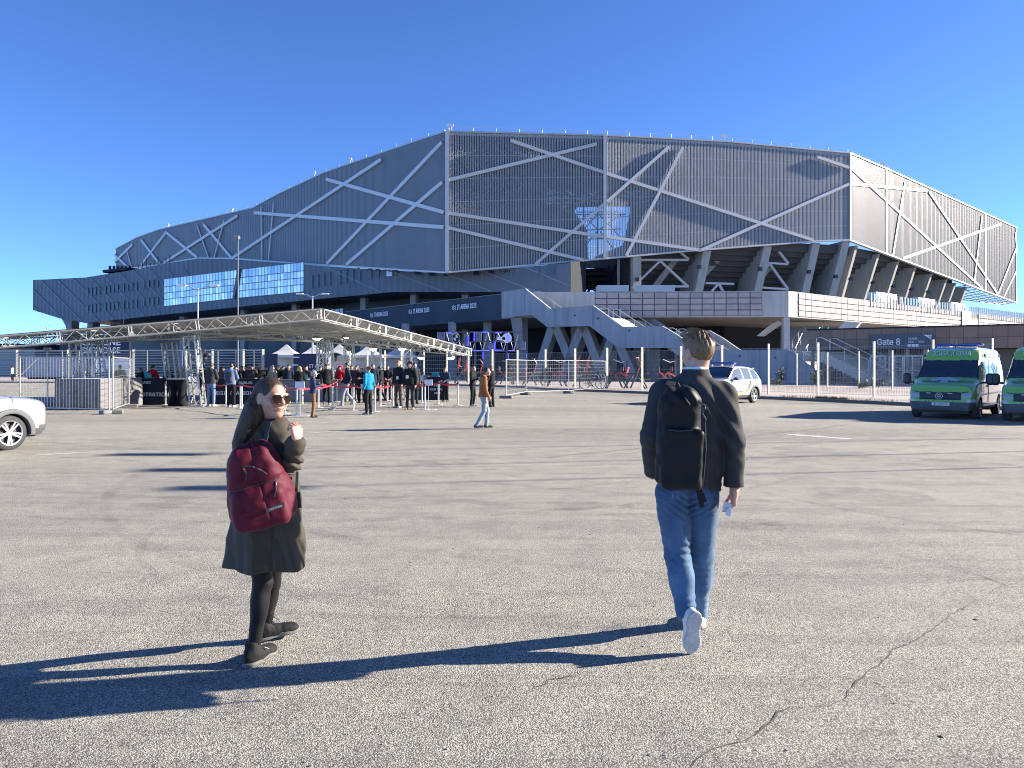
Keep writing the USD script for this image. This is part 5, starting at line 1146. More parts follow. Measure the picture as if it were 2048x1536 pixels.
for px, D, k, rz, l in ((925, 66, 1, .3, 'red exercise machine beyond the right end of the canopy'), (958, 65, 0, .2, 'red exercise machine behind the man in orange jacket'), (1010, 61, 2, -.3, 'exercise machine just left of the first open fence panel'), (1065, 57, 0, .4, 'exercise machine behind the open fence panels, left one'), (1112, 55, 2, .2, 'exercise machine behind the open fence panels, right one'), (1165, 54, 1, 0, 'tall red bladed exercise machine behind the bicycle'), (1232, 51, 2, .1, 'red and black exercise machine right of the bicycle'), (1272, 50, 0, -.5, 'red exercise machine with high arm right of the bicycle'), (1330, 49, 2, .3, 'red exercise machine close to the left arm of the man in dark blazer')):
    p = W(px, 700, D); machine(k, l, (p[0], p[1], .12), rz)
# bicycle leaning at the fence
bp = W(1185, 700, 49.5)
bk = thing('bicycle', 'black bicycle parked against the mesh fence', 'bicycle', (bp[0], bp[1], .12), .12)
for sx, nm in ((-.53, 0), (.53, 0)):
    wv = MB(); g = np.linspace(0, 2 * math.pi, 25); wv.tube([(sx + .33 * math.cos(a), 0, .345 + .33 * math.sin(a)) for a in g], .024, 6, cap=False)
    w_ = part(bk, 'wheel', wv, M_rubber); sp_ = MB()
    for a in np.linspace(0, math.pi, 8, endpoint=False): sp_.tube([(sx + .32 * math.cos(a), 0, .345 + .32 * math.sin(a)), (sx - .32 * math.cos(a), 0, .345 - .32 * math.sin(a))], .003, 3)
    part(w_, 'spoke', sp_, M_steel, kind='stuff')
part(bk, 'frame', MB().tube([(-.53, 0, .345), (-.16, 0, .30), (.36, 0, .78)], .02, 6).tube([(-.16, 0, .30), (-.27, 0, .86)], .02, 6).tube([(-.25, 0, .78), (.36, 0, .82)], .02, 6).tube([(-.53, 0, .345), (-.25, 0, .76)], .014, 5), M_black)
part(bk, 'fork', MB().tube([(.53, 0, .345), (.40, 0, .72), (.34, 0, .98)], .018, 6), M_black); part(bk, 'handlebar', MB().tube([(.30, -.3, 1.0), (.36, 0, 1.0), (.30, .3, 1.0)], .014, 6), M_black)
part(bk, 'saddle', MB().rbox((-.29, 0, .9), (.26, .14, .06), .025), M_black); part(bk, 'crank', MB().lathe([(0, -.02), (.1, -.02), (.1, .02), (0, .02)], (-.16, -.03, .30), (0, 1, 0), n=14), M_steel)
# striped barrier tubes
M_strA, M_strB = M_white, M_black
for px0, py0, px1, py1, D, l in ((1153, 752, 1165, 750, 50.5, 'short black and white striped tube left of the bicycle'), (1193, 755, 1212, 749, 50.5, 'longer black and white striped tube above the bicycle wheel')):
    a, b = W(px0, py0, D), W(px1, py1, D); t = thing('striped_tube', l, 'barrier', (a[0], a[1], 0))
    n = 7
    for i in range(n):
        part(t, 'band', MB().tube([(b - a) * i / n + (0, 0, a[2]), (b - a) * (i + 1) / n + (0, 0, a[2])], .10, 12), M_strA if i % 2 else M_strB)
    part(t, 'stand', MB().tube([(b - a) * .5 * (1, 1, 0) + (0, 0, .1), (b - a) * .5 + (0, 0, a[2] - .09)], .03, 6), M_leg)
# ------------------------------------------------------------------ vehicles: lofted bodies split into zones
def loft_zones(xs, section, zone, bulge_f=.06, bulge_r=.03, ny=28):
    """xs rear to nose; section(x) -> (n,2) half outline (y,z) from sill to roof centre. Returns zone name -> MB."""
    S = np.array([section(x) for x in xs]); n = S.shape[1]; out = {}
    def emit(P):
        q = np.stack([P[:-1, :-1], P[1:, :-1], P[1:, 1:], P[:-1, 1:]], 2).reshape(-1, 4, 3); c = q.mean(1)
        nn = np.cross(q[:, 2] - q[:, 0], q[:, 3] - q[:, 1]); nn /= np.linalg.norm(nn, axis=1, keepdims=True) + 1e-12
        for k in range(len(q)):
            z = zone(c[k], nn[k])
            if z in ('door_glass', 'headlight', 'arch_trim', 'arch_cladding', 'side_window', 'taillight', 'corner_decal', 'side_lower', 'side_upper', 'side_swoosh', 'side_cream') and c[k][1] < 0: z += '#'
            if z: out.setdefault(z, ([], []))[0].append(q[k])
    for sgn in (1, -1):
        P = np.zeros((len(xs), n, 3)); P[:, :, 0] = np.array(xs)[:, None]; P[:, :, 1] = S[:, :, 0] * sgn; P[:, :, 2] = S[:, :, 1]
        emit(P[::-1] if sgn > 0 else P)
    for k, bl, sg in ((-1, bulge_f, 1), (0, bulge_r, -1)):
        g = np.linspace(-1, 1, ny); P = np.zeros((n, ny, 3))
        P[:, :, 1] = S[k][:, :1] * g; P[:, :, 2] = S[k][:, 1:]; wmax = S[k][:, 0].max()
        zc = (S[k][:, 1:] - S[k][:, 1].min()) / (np.ptp(S[k][:, 1]) + 1e-9)
        P[:, :, 0] = xs[k] + sg * bl * (1 - (P[:, :, 1] / wmax) ** 2) * np.sin(np.pi * np.clip(zc, 0, 1)) ** .5
        emit(P if sg < 0 else P[:, ::-1])
    res = {}
    for z, (qs, _) in out.items():
        q = np.array(qs); v = q.reshape(-1, 3); key = np.round(v, 5); uq, inv = np.unique(key, axis=0, return_inverse=True); f = inv.reshape(-1, 4)
        res[z] = (uq, np.vstack([f[:, [0, 1, 2]], f[:, [0, 2, 3]]]))
    return res
def wheel(parent, c, r, side, spokes=10, w=.2):
    p = part(parent, 'wheel', MB().lathe([(r * .72, -w / 2), (r * .9, -w / 2), (r, -w * .36), (r, w * .36), (r * .9, w / 2), (r * .72, w / 2)], c, (0, 1, 0), n=40), M_rubber, smooth=40, label=None)
    o = np.array([0, side * w * .32, 0]); c = np.array(c)
    part(p, 'brake_disc', MB().lathe([(0, 0), (r * .7, 0)], c + o * .2, (0, side, 0), n=28), M_black)
    mb = MB().lathe([(r * .66, w * .46), (r * .73, w * .5), (r * .73, -.02)], c, (0, side, 0), n=36)
    for k in range(spokes):
        a = 2 * math.pi * k / spokes; b = a + (.16 if k % 2 else -.16) * (1 if spokes > 6 else 0)
        mb.bar(c + o + r * .1 * np.array([math.cos(a), 0, math.sin(a)]), c + o * 1.25 + r * .68 * np.array([math.cos(b), 0, math.sin(b)]), r * .10, .02, up=(0, 1, 0))
    mb.lathe([(0, w * .36), (r * .16, w * .34), (r * .18, w * .2)], c, (0, side, 0), n=16)
    part(p, 'rim', mb, mat('alloy_rim', (0.55, 0.56, 0.57), 0.25, 0.85, var=.05), smooth=30)
M_vglass = mat('vehicle_glass', (0.012, 0.016, 0.022), 0.04, spec=0.9, var=.1)
M_lampg = mat('headlamp_glass', (0.30, 0.31, 0.33), 0.08, 0.3, spec=1.0, coat=1.0)
M_hl = mat('headlamp_lit', (.9, .9, .85), .2, emis=((1, .97, .9), 3.0))
M_grillec = mat('cladding_grey', (0.06, 0.063, 0.066), 0.6, var=.1)
_pc = {}
def smooth_interp(x, X_, Y_):
    from scipy.interpolate import PchipInterpolator
    k = (tuple(X_), tuple(Y_))
    if k not in _pc: _pc[k] = (np.linspace(X_[0], X_[-1], 3000), PchipInterpolator(X_, Y_)(np.linspace(X_[0], X_[-1], 3000)))
    return np.interp(x, *_pc[k])
def resample(p, n):
    p = np.asarray(p, float); d = np.r_[0, np.cumsum(np.linalg.norm(np.diff(p, axis=0), axis=1))]
    from scipy.interpolate import PchipInterpolator
    t = np.linspace(0, d[-1], n); return np.stack([PchipInterpolator(d, p[:, k])(t) for k in (0, 1)], 1)
# ---- sport utility car
def suv(label, loc, rz, paint, police=False):
    t = thing('police_car' if police else 'parked_car', label, 'police car' if police else 'car', loc, rz)
    xt = [-2.25, -2.2, -2.08, -1.8, -1.45, -1.0, -.4, .15, .55, .98, 1.3, 1.8, 2.05, 2.18, 2.25]
    zt = [.86, .98, 1.12, 1.48, 1.60, 1.64, 1.655, 1.61, 1.42, 1.14, 1.09, 1.03, .97, .88, .70]
    xw = [-2.25, -2.1, -1.7, 0, 1.5, 1.9, 2.12, 2.25]; fw = [.80, .93, 1, 1, 1, .965, .87, .70]
    def section(x):
        z = float(smooth_interp(x, xt, zt)); f = float(smooth_interp(x, xw, fw)); z0 = .26 + (.06 if abs(x) > 2.1 else 0)
        if z > 1.08:
            yr = .91 - (z - .98) * .44
            p = [(.84, z0), (.91, .42), (.935, .68), (.915, .97), (.885, 1.04), (max(yr + .02, .5), z - .07), (max(yr - .06, .42), z - .015), (.3, z + .01), (0, z + .015)]
        else:
            p = [(.84, z0), (.91, min(.42, z0 + .14)), (.935, min(.66, z - .14)), (.925, z - .085), (.88, z - .03), (.72, z), (.5, z + .012), (.3, z + .018), (0, z + .02)]
        p = np.array(p) * [f, 1]; return resample(p, 46 if police else 84)
    ax = (-1.33, 1.36)
    def zone(c, n):
        x, y, z = c; ay = abs(y)
        for a in ax:
            rr = math.hypot(x - a, z - .35)
            if rr < .385 and ay > .6: return None
            if rr < .47 and ay > .6 and z < .72: return 'arch_cladding'
        if z < .40 and not (x > 2.0 and ay < .5): return 'sill_cladding'
        if z > 1.06 and n[2] < .72 and ay > .45 and -1.85 < x < .86 - max(0, z - 1.1) * 1.35:
            top = float(smooth_interp(x, xt, zt))
            if z < top - .10 and x > -1.85 + (z - 1.06) * .5:
                return 'pillar' if (abs(x + .33) < .045 or abs(x + 1.16) < .05) else 'side_window'
        if x > .18 and x < .95 and z > 1.15 and n[0] > .3 and ay < .80 - (z - 1.1) * .38: return 'windshield'
        if x < -1.6 and z > 1.13 and n[0] < -.3 and ay < .66: return 'rear_window'
        if x > 2.02 and .60 < z < .86 and ay > .48: return 'headlight'
        if x > 2.2 and .44 < z < .80: return 'grille'
        if x < -2.12 and .80 < z < .98 and ay > .35: return 'taillight'
        if x > 1.95 and z < .46: return 'lower_bumper'
        if x < -2.05 and z < .52: return 'lower_bumper'
        return 'body'
    Z = loft_zones(np.r_[np.linspace(-2.25, .6, 60), np.linspace(.63, 2.0, 60 if police else 120), np.linspace(2.012, 2.25, 18 if police else 30)], section, zone)
    mm = {'body': paint, 'arch_cladding': M_grillec, 'sill_cladding': M_grillec, 'side_window': M_vglass, 'pillar': M_black, 'windshield': M_vglass, 'rear_window': M_vglass, 'headlight': M_lampg, 'grille': M_black,
          'taillight': mat('tail_red', (.3, .01, .012), .2), 'lower_bumper': M_grillec}
    if police: mm['side_window'] = mat('police_side_glass', (0.10, 0.115, 0.13), 0.05, spec=.9)
    for k, g in Z.items(): part(t, k.strip('#'), g, mm[k.strip('#')], smooth=50)
    for a in ax:
        for s in (1, -1): wheel(t, (a, s * .80, .345), .345, s, 10)
        part(t, 'wheel_well', MB().box((a, 0, .45), (.86, 1.35, .6)), M_black)
    for a in ax:
        for s in (1, -1):
            g = np.linspace(-.16, math.pi + .16, 30); mb = MB(); v = []
            for q in g:
                for r_, y_ in ((.375, .86), (.38, .955), (.40, .962), (.465, .958), (.478, .945), (.48, .90)):
                    v.append((a + r_ * math.cos(q), s * y_, .35 + r_ * math.sin(q)))
            mb.add(v, [[i * 6 + j, i * 6 + 6 + j, i * 6 + 7 + j, i * 6 + 1 + j][::s] for i in range(29) for j in range(5)]); part(t, 'arch_trim', mb, M_grillec, smooth=40)
    part(t, 'underbody', MB().box((0, 0, .30), (4.0, 1.4, .16)), M_black)
    for s in (1, -1):
        part(t, 'mirror', MB().rbox((.72, s * 1.02, 1.1), (.16, .2, .14), .05).bar((.72, s * .86, 1.04), (.72, s * 1.0, 1.08), .06, .05), M_black if police else paint)
        for x in (.05, -.85): part(t, 'door_handle', MB().rbox((x - .2, s * .935, .90), (.2, .03, .03), .012), paint)
        for x in (.78, -.33, -1.12): part(t, 'door_gap', MB().tube([(x, s * .915, 1.0), (x - .01, s * .938, .7), (x - .03, s * .918, .44)], .006, 4), M_black)
        part(t, 'windshield_pillar', MB().tube([(.99, s * .80, 1.135), (.75, s * .775, 1.29), (.45, s * .715, 1.48), (.17, s * .655, 1.605)], .026, 6), paint if not police else M_black)
        part(t, 'headlight_strip', MB().rbox((2.14, s * .56, .80), (.05, .3, .05), .015), M_lampg)
    part(t, 'rear_spoiler', MB().rbox((-1.88, 0, 1.545), (.26, 1.16, .045), .02), paint)
    if police:
        lb = part(t, 'light_bar', MB().rbox((.0, 0, 1.78), (.28, 1.25, .10), .03), mat('light_bar_blue', (.02, .04, .2), .15, spec=.8))
        part(lb, 'mount', MB().rbox((0, .5, 1.70), (.12, .08, .1), .02).rbox((0, -.5, 1.70), (.12, .08, .1), .02), M_white)
        def stripe(off, m, w):
            for s in (1, -1):
                P = [(1.0, .52), (.2, .50), (-.45, .53), (-.72, .62), (-.86, .78), (-.98, .95)]; mb = MB()
                pts = resample(P, 26)
                for a, b in zip(pts[:-1], pts[1:]):
                    ya = lambda q: s * (np.interp(q[1], [.42, .68, .97], [.925, .948, .93]))
                    mb.bar((a[0] + off, ya(a), a[1] + off * .5), (b[0] + off - .003, ya(b), b[1] + off * .5), .012, w, up=np.cross((0, 1, 0), unit(np.array([b[0] - a[0], 0, b[1] - a[1]]))))
                part(t, 'side_stripe', mb, m)
        stripe(0, mat('stripe_yellow', (.62, .42, .03), .4), .07); stripe(.085, mat('stripe_blue', (.06, .09, .35), .4), .05)
        part(t, 'side_lettering', text3('POLICE', .12, (-.05, .952, .74), (-1, 0, 0), (0, 0, 1), .004, True), mat('letter_grey', (.35, .35, .4), .5))
    return t
M_silver = mat('silver_paint', (0.34, 0.345, 0.36), 0.30, 0.5, var=.03, coat=1.0)
M_wpaint = mat('white_car_paint', (0.46, 0.46, 0.455), 0.3, 0.0, var=.03, coat=1.0)
th_ = math.radians(66)
wc = GR(16, 900); hx = np.array([math.cos(th_), math.sin(th_), 0]); rgt = np.array([math.sin(th_), -math.cos(th_), 0])
cc = wc - hx * 1.36 - rgt * .82
suv('silver car with dark wheel arch cladding, only its nose in view at the left edge', (cc[0], cc[1], 0), th_, M_silver)
hp = math.radians(-133); rw = GR(1506, 805.5); hx = np.array([math.cos(hp), math.sin(hp), 0]); lf = np.array([-math.sin(hp), math.cos(hp), 0])
cc = rw + hx * 1.33 - lf * .82
suv('white police car with blue and yellow stripes and a roof light bar behind the man', (cc[0], cc[1], 0), hp, M_wpaint, True)

# ---- ambulance van
M_vgreen = mat('ambulance_green', (0.16, 0.33, 0.06), 0.32, var=.04, coat=1.0); M_vgrey = mat('ambulance_grey', (0.16, 0.17, 0.20), 0.3, 0.3, coat=1.0, var=.04)
M_vblue = mat('ambulance_blue', (0.10, 0.17, 0.45), 0.35, coat=1.0); M_vpink = mat('ambulance_cream', (0.55, 0.45, 0.40), 0.4, coat=1.0); M_vlime = mat('ambulance_lime', (0.20, 0.31, 0.05), .35, coat=1.0)
M_vwht = mat('decal_white', (.46, .48, .52), .45)
def van_parts(t):
    SX, SY, SZ = .94, .935, .885
    xt = [-5.95, -5.9, -5.7, -2.75, -2.3, -2.05, -1.76, -1.12, -.95, -.4, -.15, -.04, 0]
    zt = [2.30, 2.48, 2.56, 2.58, 2.55, 2.45, 2.14, 1.47, 1.38, 1.20, 1.05, .90, .72]
    xw = [-5.95, -5.85, -5.5, -1.0, -.5, -.2, 0]; fw = [.93, .985, 1, 1, .985, .94, .84]
    def section(x):
        z = float(smooth_interp(x, xt, zt)); f = float(smooth_interp(x, xw, fw)); z0 = .32
        if z > 1.5:
            yr = 1.0 - max(0, z - 1.35) * .13
            p = [(.95, z0), (1.0, .5), (1.02, .9), (1.01, 1.3), (yr + .01, z - .22), (yr - .05, z - .07), (yr - .16, z - .01), (.4, z + .02), (0, z + .03)]
        else:
            p = [(.95, z0), (1.0, .46), (1.02, .62), (1.0, z - .12), (.95, z - .045), (.84, z), (.6, z + .02), (.3, z + .03), (0, z + .035)]
        return resample(np.array(p) * [f, 1], 104)
    ax = (-.98, -4.62)
    def zone(c, n):
        x, y, z = c; ay = abs(y)
        for a in ax:
            rr = math.hypot(x - a, z - .36)
            if rr < .41 and ay > .7: return None
            if rr < .46 and ay > .7 and z < .8: return 'arch_trim'
        if x < -5.9: return 'rear_doors'
        if x > -.35 and z < .62: return 'front_bumper'
        if z < .46 and ay > .8: return 'sill'
        if -1.80 < x < -1.08 and n[0] > .3 and 1.46 < z < 2.10 and ay < .93 - (z - 1.4) * .14: return 'windshield'
        if x > -.10 and .70 < z < .97 and ay < .62: return 'grille'
        if x > -.30 and .80 < z < .95 and .64 < ay < .93 and n[2] < .8: return 'headlight'
        if -2.35 < x < -1.28 - (z - 1.36) * .62 and 1.36 < z < 2.05 and ay > .8: return 'door_glass'
        if x < -2.3 and ay > .8:     # livery of the side
            if z < 1.22: return 'side_lower'
            u = (-x - 2.3) / 3.6; v = (z - 1.22) / 1.3
            if v < .12: return 'side_lower'
            d = v - (1.0 - u * .55)
            if -.10 < u - (.62 + .34 * v - .34) < .12 and v > .2: return 'side_swoosh'
            if u > .58 and v < .75 - (u - .58) * .2 and v < .62: return 'side_cream'
            return 'side_upper'
        if ay > .85 and z < 1.28 and x < -.5: return 'side_lower'
        if z < .72 and x > -.45 and z > .62 and ay > .80: return 'corner_decal'
        if x > -2.75 and z > 2.48 and n[2] > .45: return 'roof_white'
        if n[2] > .93 and z > 2.5: return 'roof_white'
        return 'body'
    Z = loft_zones(np.r_[np.linspace(-5.95, -2.5, 60), np.linspace(-2.47, -.45, 110), np.linspace(-.435, 0, 34)], section, zone, bulge_f=.10, ny=64)
    mm = {'body': M_vgreen, 'arch_trim': M_grillec, 'rear_doors': M_vgrey, 'front_bumper': M_grillec, 'sill': M_grillec, 'windshield': M_vglass, 'grille': M_black, 'headlight': M_lampg, 'door_glass': M_vglass,
          'side_lower': M_vgrey, 'side_swoosh': M_vblue, 'side_cream': M_vpink, 'side_upper': M_vlime, 'corner_decal': M_vwht, 'roof_white': M_vwht}
    sc = lambda g: (np.asarray(g[0]) * [SX, SY, SZ], g[1])
    P_ = lambda nm, mb, m, **k: part(t, nm, sc(mb.get() if isinstance(mb, MB) else mb), m, **k)
    for k, g in Z.items(): P_(k.strip('#'), g, mm[k.strip('#')], smooth=50)
    for a in ax:
        for s in (1, -1): wheel(t, (a * SX, s * .84, .335), .335, s, 6, .22)
        P_('wheel_well', MB().box((a, 0, .5), (.9, 1.5, .6)), M_black)
    P_('underbody', MB().box((-2.9, 0, .38), (5.2, 1.6, .2)), M_black)
    for s in (1, -1):
        m_ = part(t, 'mirror', sc(MB().rbox((-1.15, s * 1.26, 1.42), (.16, .26, .42), .07).bar((-1.2, s * .96, 1.28), (-1.15, s * 1.2, 1.3), .1, .07).get()), M_black)
        P_('headlight_lens', MB().rbox((-.145, s * .80, .865), (.10, .2, .12), .03), M_hl if s == 1 else M_hl)
        P_('fog_lamp', MB().rbox((-.03, s * .70, .50), (.05, .14, .05), .015), M_lampg)
        P_('strobe', MB().rbox((.115, s * .32, .93), (.02, .14, .03), .008), M_vwht)
        P_('door_gap', MB().tube([(-2.42, s * 1.025, 2.1), (-2.42, s * 1.03, 1.3), (-2.42, s * 1.03, .55)], .008, 4), M_black)
        P_('trim_strip', MB().bar((-.6, s * 1.03, .86), (-5.6, s * 1.03, .86), .02, .05), mat('trim_pale', (.4, .41, .43), .3, .4))
        P_('trim_strip', MB().bar((-1.5, s * 1.01, .45), (-4.1, s * 1.01, .45), .03, .05), mat('trim_pale', (.4, .41, .43), .3, .4))
        P_('door_handle', MB().rbox((-2.2, s * 1.03, 1.15), (.2, .03, .06), .012), M_black)
        P_('side_light', MB().rbox((-2.3, s * .93, 2.28), (.14, .05, .10), .02).rbox((-5.3, s * .93, 2.28), (.14, .05, .10), .02), M_black)
        P_('side_lettering', text3('AMBULANCE', .17, (-3.35 if s < 0 else -2.7, s * .905, 2.22) if s > 0 else (-4.7, -.905, 2.22), (-1, 0, 0) if s > 0 else (1, 0, 0), (0, 0, 1), .02, True, width=1.4), M_white)
        mb = MB()
        for k in (0, .2): mb.bar((-2.62 - k, s * .905, 2.38), (-2.62 - k, s * .925, 2.18), .02, .07, up=(1, 0, 0))
        P_('side_decal', mb, M_white)
        P_('side_emblem', MB().lathe([(.2, 0), (.34, 0)], (-4.0, s * .99, 1.75), (0, s, 0), n=24), M_white)
    for s in (1, -1):      # rubber trim along the windscreen sides
        tr_ = []
        for x in np.linspace(-1.80, -1.08, 12):
            S_ = section(x); k = np.argmax(S_[:, 0] < .93 - (S_[:, 1] - 1.4) * .14 - .002 if False else (S_[:, 1] > 1.40) & (S_[:, 0] < .93 - (S_[:, 1] - 1.4) * .14)); tr_.append((x, s * S_[k, 0], S_[k, 1] + .004))
        P_('windscreen_trim', MB().tube(tr_, .026, 6), M_black)
        P_('headlight_trim', MB().tube([(-.02, s * .64, .965), (-.10, s * .80, .985), (-.30, s * .955, .985)], .014, 5), M_black)
    # front: badge, plate, chevrons, mirrored lettering, star on the bonnet
    gx_ = .125
    bd = part(t, 'badge', sc(MB().lathe([(.095, 0), (.115, .012), (.115, 0)], (gx_, 0, .84), (1, 0, 0), n=28).get()), M_lampg)
    mb = MB()
    for a, b in (((-.07, .905), (-.03, .785)), ((-.03, .785), (0, .85)), ((0, .85), (.03, .785)), ((.03, .785), (.07, .905)), ((-.04, .925), (0, .86)), ((0, .86), (.04, .925))): mb.bar((gx_, a[0], a[1]), (gx_, b[0], b[1]), .016, .018, up=(1, 0, 0))
    part(bd, 'monogram', sc(mb.get()), M_lampg)
    P_('number_plate', MB().rbox((.105, .04, .555), (.02, .52, .115), .006), mat('plate_white', (.6, .6, .58), .4))
    P_('plate_number', text3('BC 4514 TE', .07, (.117, -.17, .53), (0, 1, 0), (0, 0, 1), .004, True, width=.42), M_black)
    for s in (1, -1):
        for k in range(3):
            y = s * (.22 + .11 * k); x_ = .125 - .05 * (y / .8) ** 2
            P_('chevron', MB().bar((x_, y, .685), (x_, y + s * .035, .66), .012, .03, up=(1, 0, 0)).bar((x_, y + s * .035, .66), (x_, y, .635), .012, .03, up=(1, 0, 0)), M_vwht)
    def top(x): return float(smooth_interp(x, xt, zt))
    mirror_txt = text3('AMBULANCE', .145, (0, 0, 0), (0, 1, 0), (0, 0, 1), .02, False, centre=True, width=1.18)
    v = np.asarray(mirror_txt[0]).copy(); hh = v[:, 2].copy()
    xx = -1.835 - hh * .95; v2 = np.c_[xx + v[:, 0] + .03, -v[:, 1], [top(a) + .045 for a in xx]]
    P_('lettering', (v2, np.asarray(mirror_txt[1])[:, ::-1]), M_vwht)
    st = MB()
    for a in (0.0, 1.05, -1.05):
        q = []
        for (l, w) in ((.02, -.09), (.40, -.10), (.40, .10), (.02, .09)):
            fx = math.cos(a) * l - math.sin(a) * w; fy = math.sin(a) * l + math.cos(a) * w
            x_ = -.98 + fx * 1.2; q.append([x_, fy * 1.2, top(x_) + .048])
        st.add(q, [[0, 1, 2, 3]])
    P_('bonnet_star', st, M_vwht)
    P_('wiper', MB().tube([(-1.08, .1, 1.50), (-1.2, .75, 1.62)], .012, 4).tube([(-1.08, -.6, 1.50), (-1.2, .05, 1.62)], .012, 4), M_black)
    P_('antenna', MB().tube([(-2.15, .05, 2.5), (-2.35, .05, 2.85)], .01, 4), M_black)
    lb = part(t, 'light_bar', sc(MB().rbox((-2.45, .12, 2.68), (.3, 1.5, .1), .04).get()), mat('light_bar_blue', (.02, .04, .2), .15, spec=.8))
    part(lb, 'mount', sc(MB().rbox((-2.45, .62, 2.60), (.2, .1, .12), .02).rbox((-2.45, -.5, 2.60), (.2, .1, .12), .02).get()), M_white)
    P_('roof_unit', MB().rbox((-3.1, -.45, 2.64), (.5, .4, .14), .05), M_white)
hz = math.radians(-90 - 41); hx = np.array([math.cos(hz), math.sin(hz), 0]); rt = np.array([math.sin(hz), -math.cos(hz), 0])   # van's right side
fl = GR(1812, 836.0)            # its front right corner stands at the left of the picture
org = fl - rt * .96
amb = thing('ambulance', 'green ambulance van with lettering above its windscreen, wholly in view', 'ambulance', (org[0], org[1], 0), hz, 'ambulances parked side by side')
van_parts(amb)
org2 = org - rt * 2.50
copy_of(amb, 'green ambulance van cut off by the right edge of the picture', 'ambulance', (org2[0], org2[1], 0), hz, 'ambulances parked side by side')
# ------------------------------------------------------------------ bodies: smooth distance fields meshed with surface nets
def nrm(q): return np.sqrt(np.einsum('ij,ij->i', q, q))
def surface_nets(f, lo, hi, h, B=5):
    lo = np.asarray(lo, float); nb = np.maximum(1, np.ceil((np.asarray(hi) - lo) / (h * B)).astype(int)); n = nb * B
    bi = np.stack(np.meshgrid(*[np.arange(k) for k in nb], indexing='ij'), -1).reshape(-1, 3)
    bc = lo + (bi * B + (B - 1) / 2) * h; d = f(bc.astype(np.float32))
    g = np.empty(n, np.float32); G = g.reshape(nb[0], B, nb[1], B, nb[2], B).transpose(0, 2, 4, 1, 3, 5)
    G[:] = np.sign(d).reshape(*nb, 1, 1, 1)
    act = np.abs(d) < h * B * .98 + .016
    off = np.stack(np.meshgrid(*[np.arange(B)] * 3, indexing='ij'), -1).reshape(-1, 3)
    A = bi[act]; p = (lo + (A[:, None] * B + off[None]) * h).reshape(-1, 3).astype(np.float32)
    val = np.concatenate([f(c) for c in np.array_split(p, max(1, len(p) // 200000))]) if len(p) else np.zeros(0)
    G[A[:, 0], A[:, 1], A[:, 2]] = val.reshape(-1, B, B, B)
    s = g < 0
    cs = [s[a:n[0] - 1 + a, b:n[1] - 1 + b, c:n[2] - 1 + c] for a in (0, 1) for b in (0, 1) for c in (0, 1)]
    tot = sum(c.astype(np.int8) for c in cs); cell = (tot > 0) & (tot < 8)
    ci = np.argwhere(cell); idx = np.full(cell.shape, -1, np.int64); idx[cell] = np.arange(len(ci))
    acc = np.zeros((len(ci), 3)); cnt = np.zeros(len(ci))
    C = [(a, b, c) for a in (0, 1) for b in (0, 1) for c in (0, 1)]
    vals = {c: g[ci[:, 0] + c[0], ci[:, 1] + c[1], ci[:, 2] + c[2]] for c in C}
    for c in C:
        for k in range(3):
            if c[k] == 0:
                e = list(c); e[k] = 1; v0, v1 = vals[c], vals[tuple(e)]; m = (v0 < 0) != (v1 < 0)
                t = np.where(m, v0 / np.where(m, v0 - v1, 1), 0); q = np.tile(np.array(c, float), (len(ci), 1)); q[:, k] += t
                acc[m] += q[m]; cnt[m] += 1
    V = lo + (ci + acc / cnt[:, None]) * h; F = []
    for k in range(3):
        a, b = (k + 1) % 3, (k + 2) % 3
        sl0 = [slice(None)] * 3; sl1 = [slice(None)] * 3; sl0[k] = slice(0, -1); sl1[k] = slice(1, None)
        m = s[tuple(sl0)] != s[tuple(sl1)]; e = np.argwhere(m)
        e = e[(e[:, a] > 0) & (e[:, b] > 0) & (e[:, a] < n[a] - 1) & (e[:, b] < n[b] - 1)]
        ins = s[e[:, 0], e[:, 1], e[:, 2]]; q = []
        for da, db in ((-1, -1), (0, -1), (0, 0), (-1, 0)):
            w = e.copy(); w[:, a] += da; w[:, b] += db; q.append(idx[w[:, 0], w[:, 1], w[:, 2]])
        q = np.stack(q, 1); q[~ins] = q[~ins][:, ::-1]; F.append(q)
    F = np.vstack(F); F = F[(F >= 0).all(1)]
    return V, F

def seg(p, a, b, ra, rb=None):
    rb = ra if rb is None else rb
    a, b = np.asarray(a, np.float32), np.asarray(b, np.float32); ba = b - a; pa = p - a
    t = np.clip(pa @ ba / max(float(ba @ ba), 1e-9), 0, 1)
    return nrm(pa - t[:, None] * ba) - (ra + (rb - ra) * t)
def chain(p, pts, rs, k=.02):
    d = None
    for i in range(len(pts) - 1):
        e = seg(p, pts[i], pts[i + 1], rs[i], rs[i + 1]); d = e if d is None else smin(d, e, k)
    return d
def ell(p, c, r, R=None):
    q = p - np.asarray(c, np.float32)
    if R is not None: q = q @ np.asarray(R, np.float32).T
    r = np.asarray(r, np.float32); k0 = nrm(q / r); k1 = nrm(q / r ** 2) + 1e-9
    return k0 * (k0 - 1) / k1
def rb3(p, c, hs, r, R=None):
    q = p - np.asarray(c, np.float32)
    if R is not None: q = q @ np.asarray(R, np.float32).T
    q = np.abs(q) - (np.asarray(hs, np.float32) - r)
    return nrm(np.maximum(q, 0)) + np.minimum(q.max(1), 0) - r
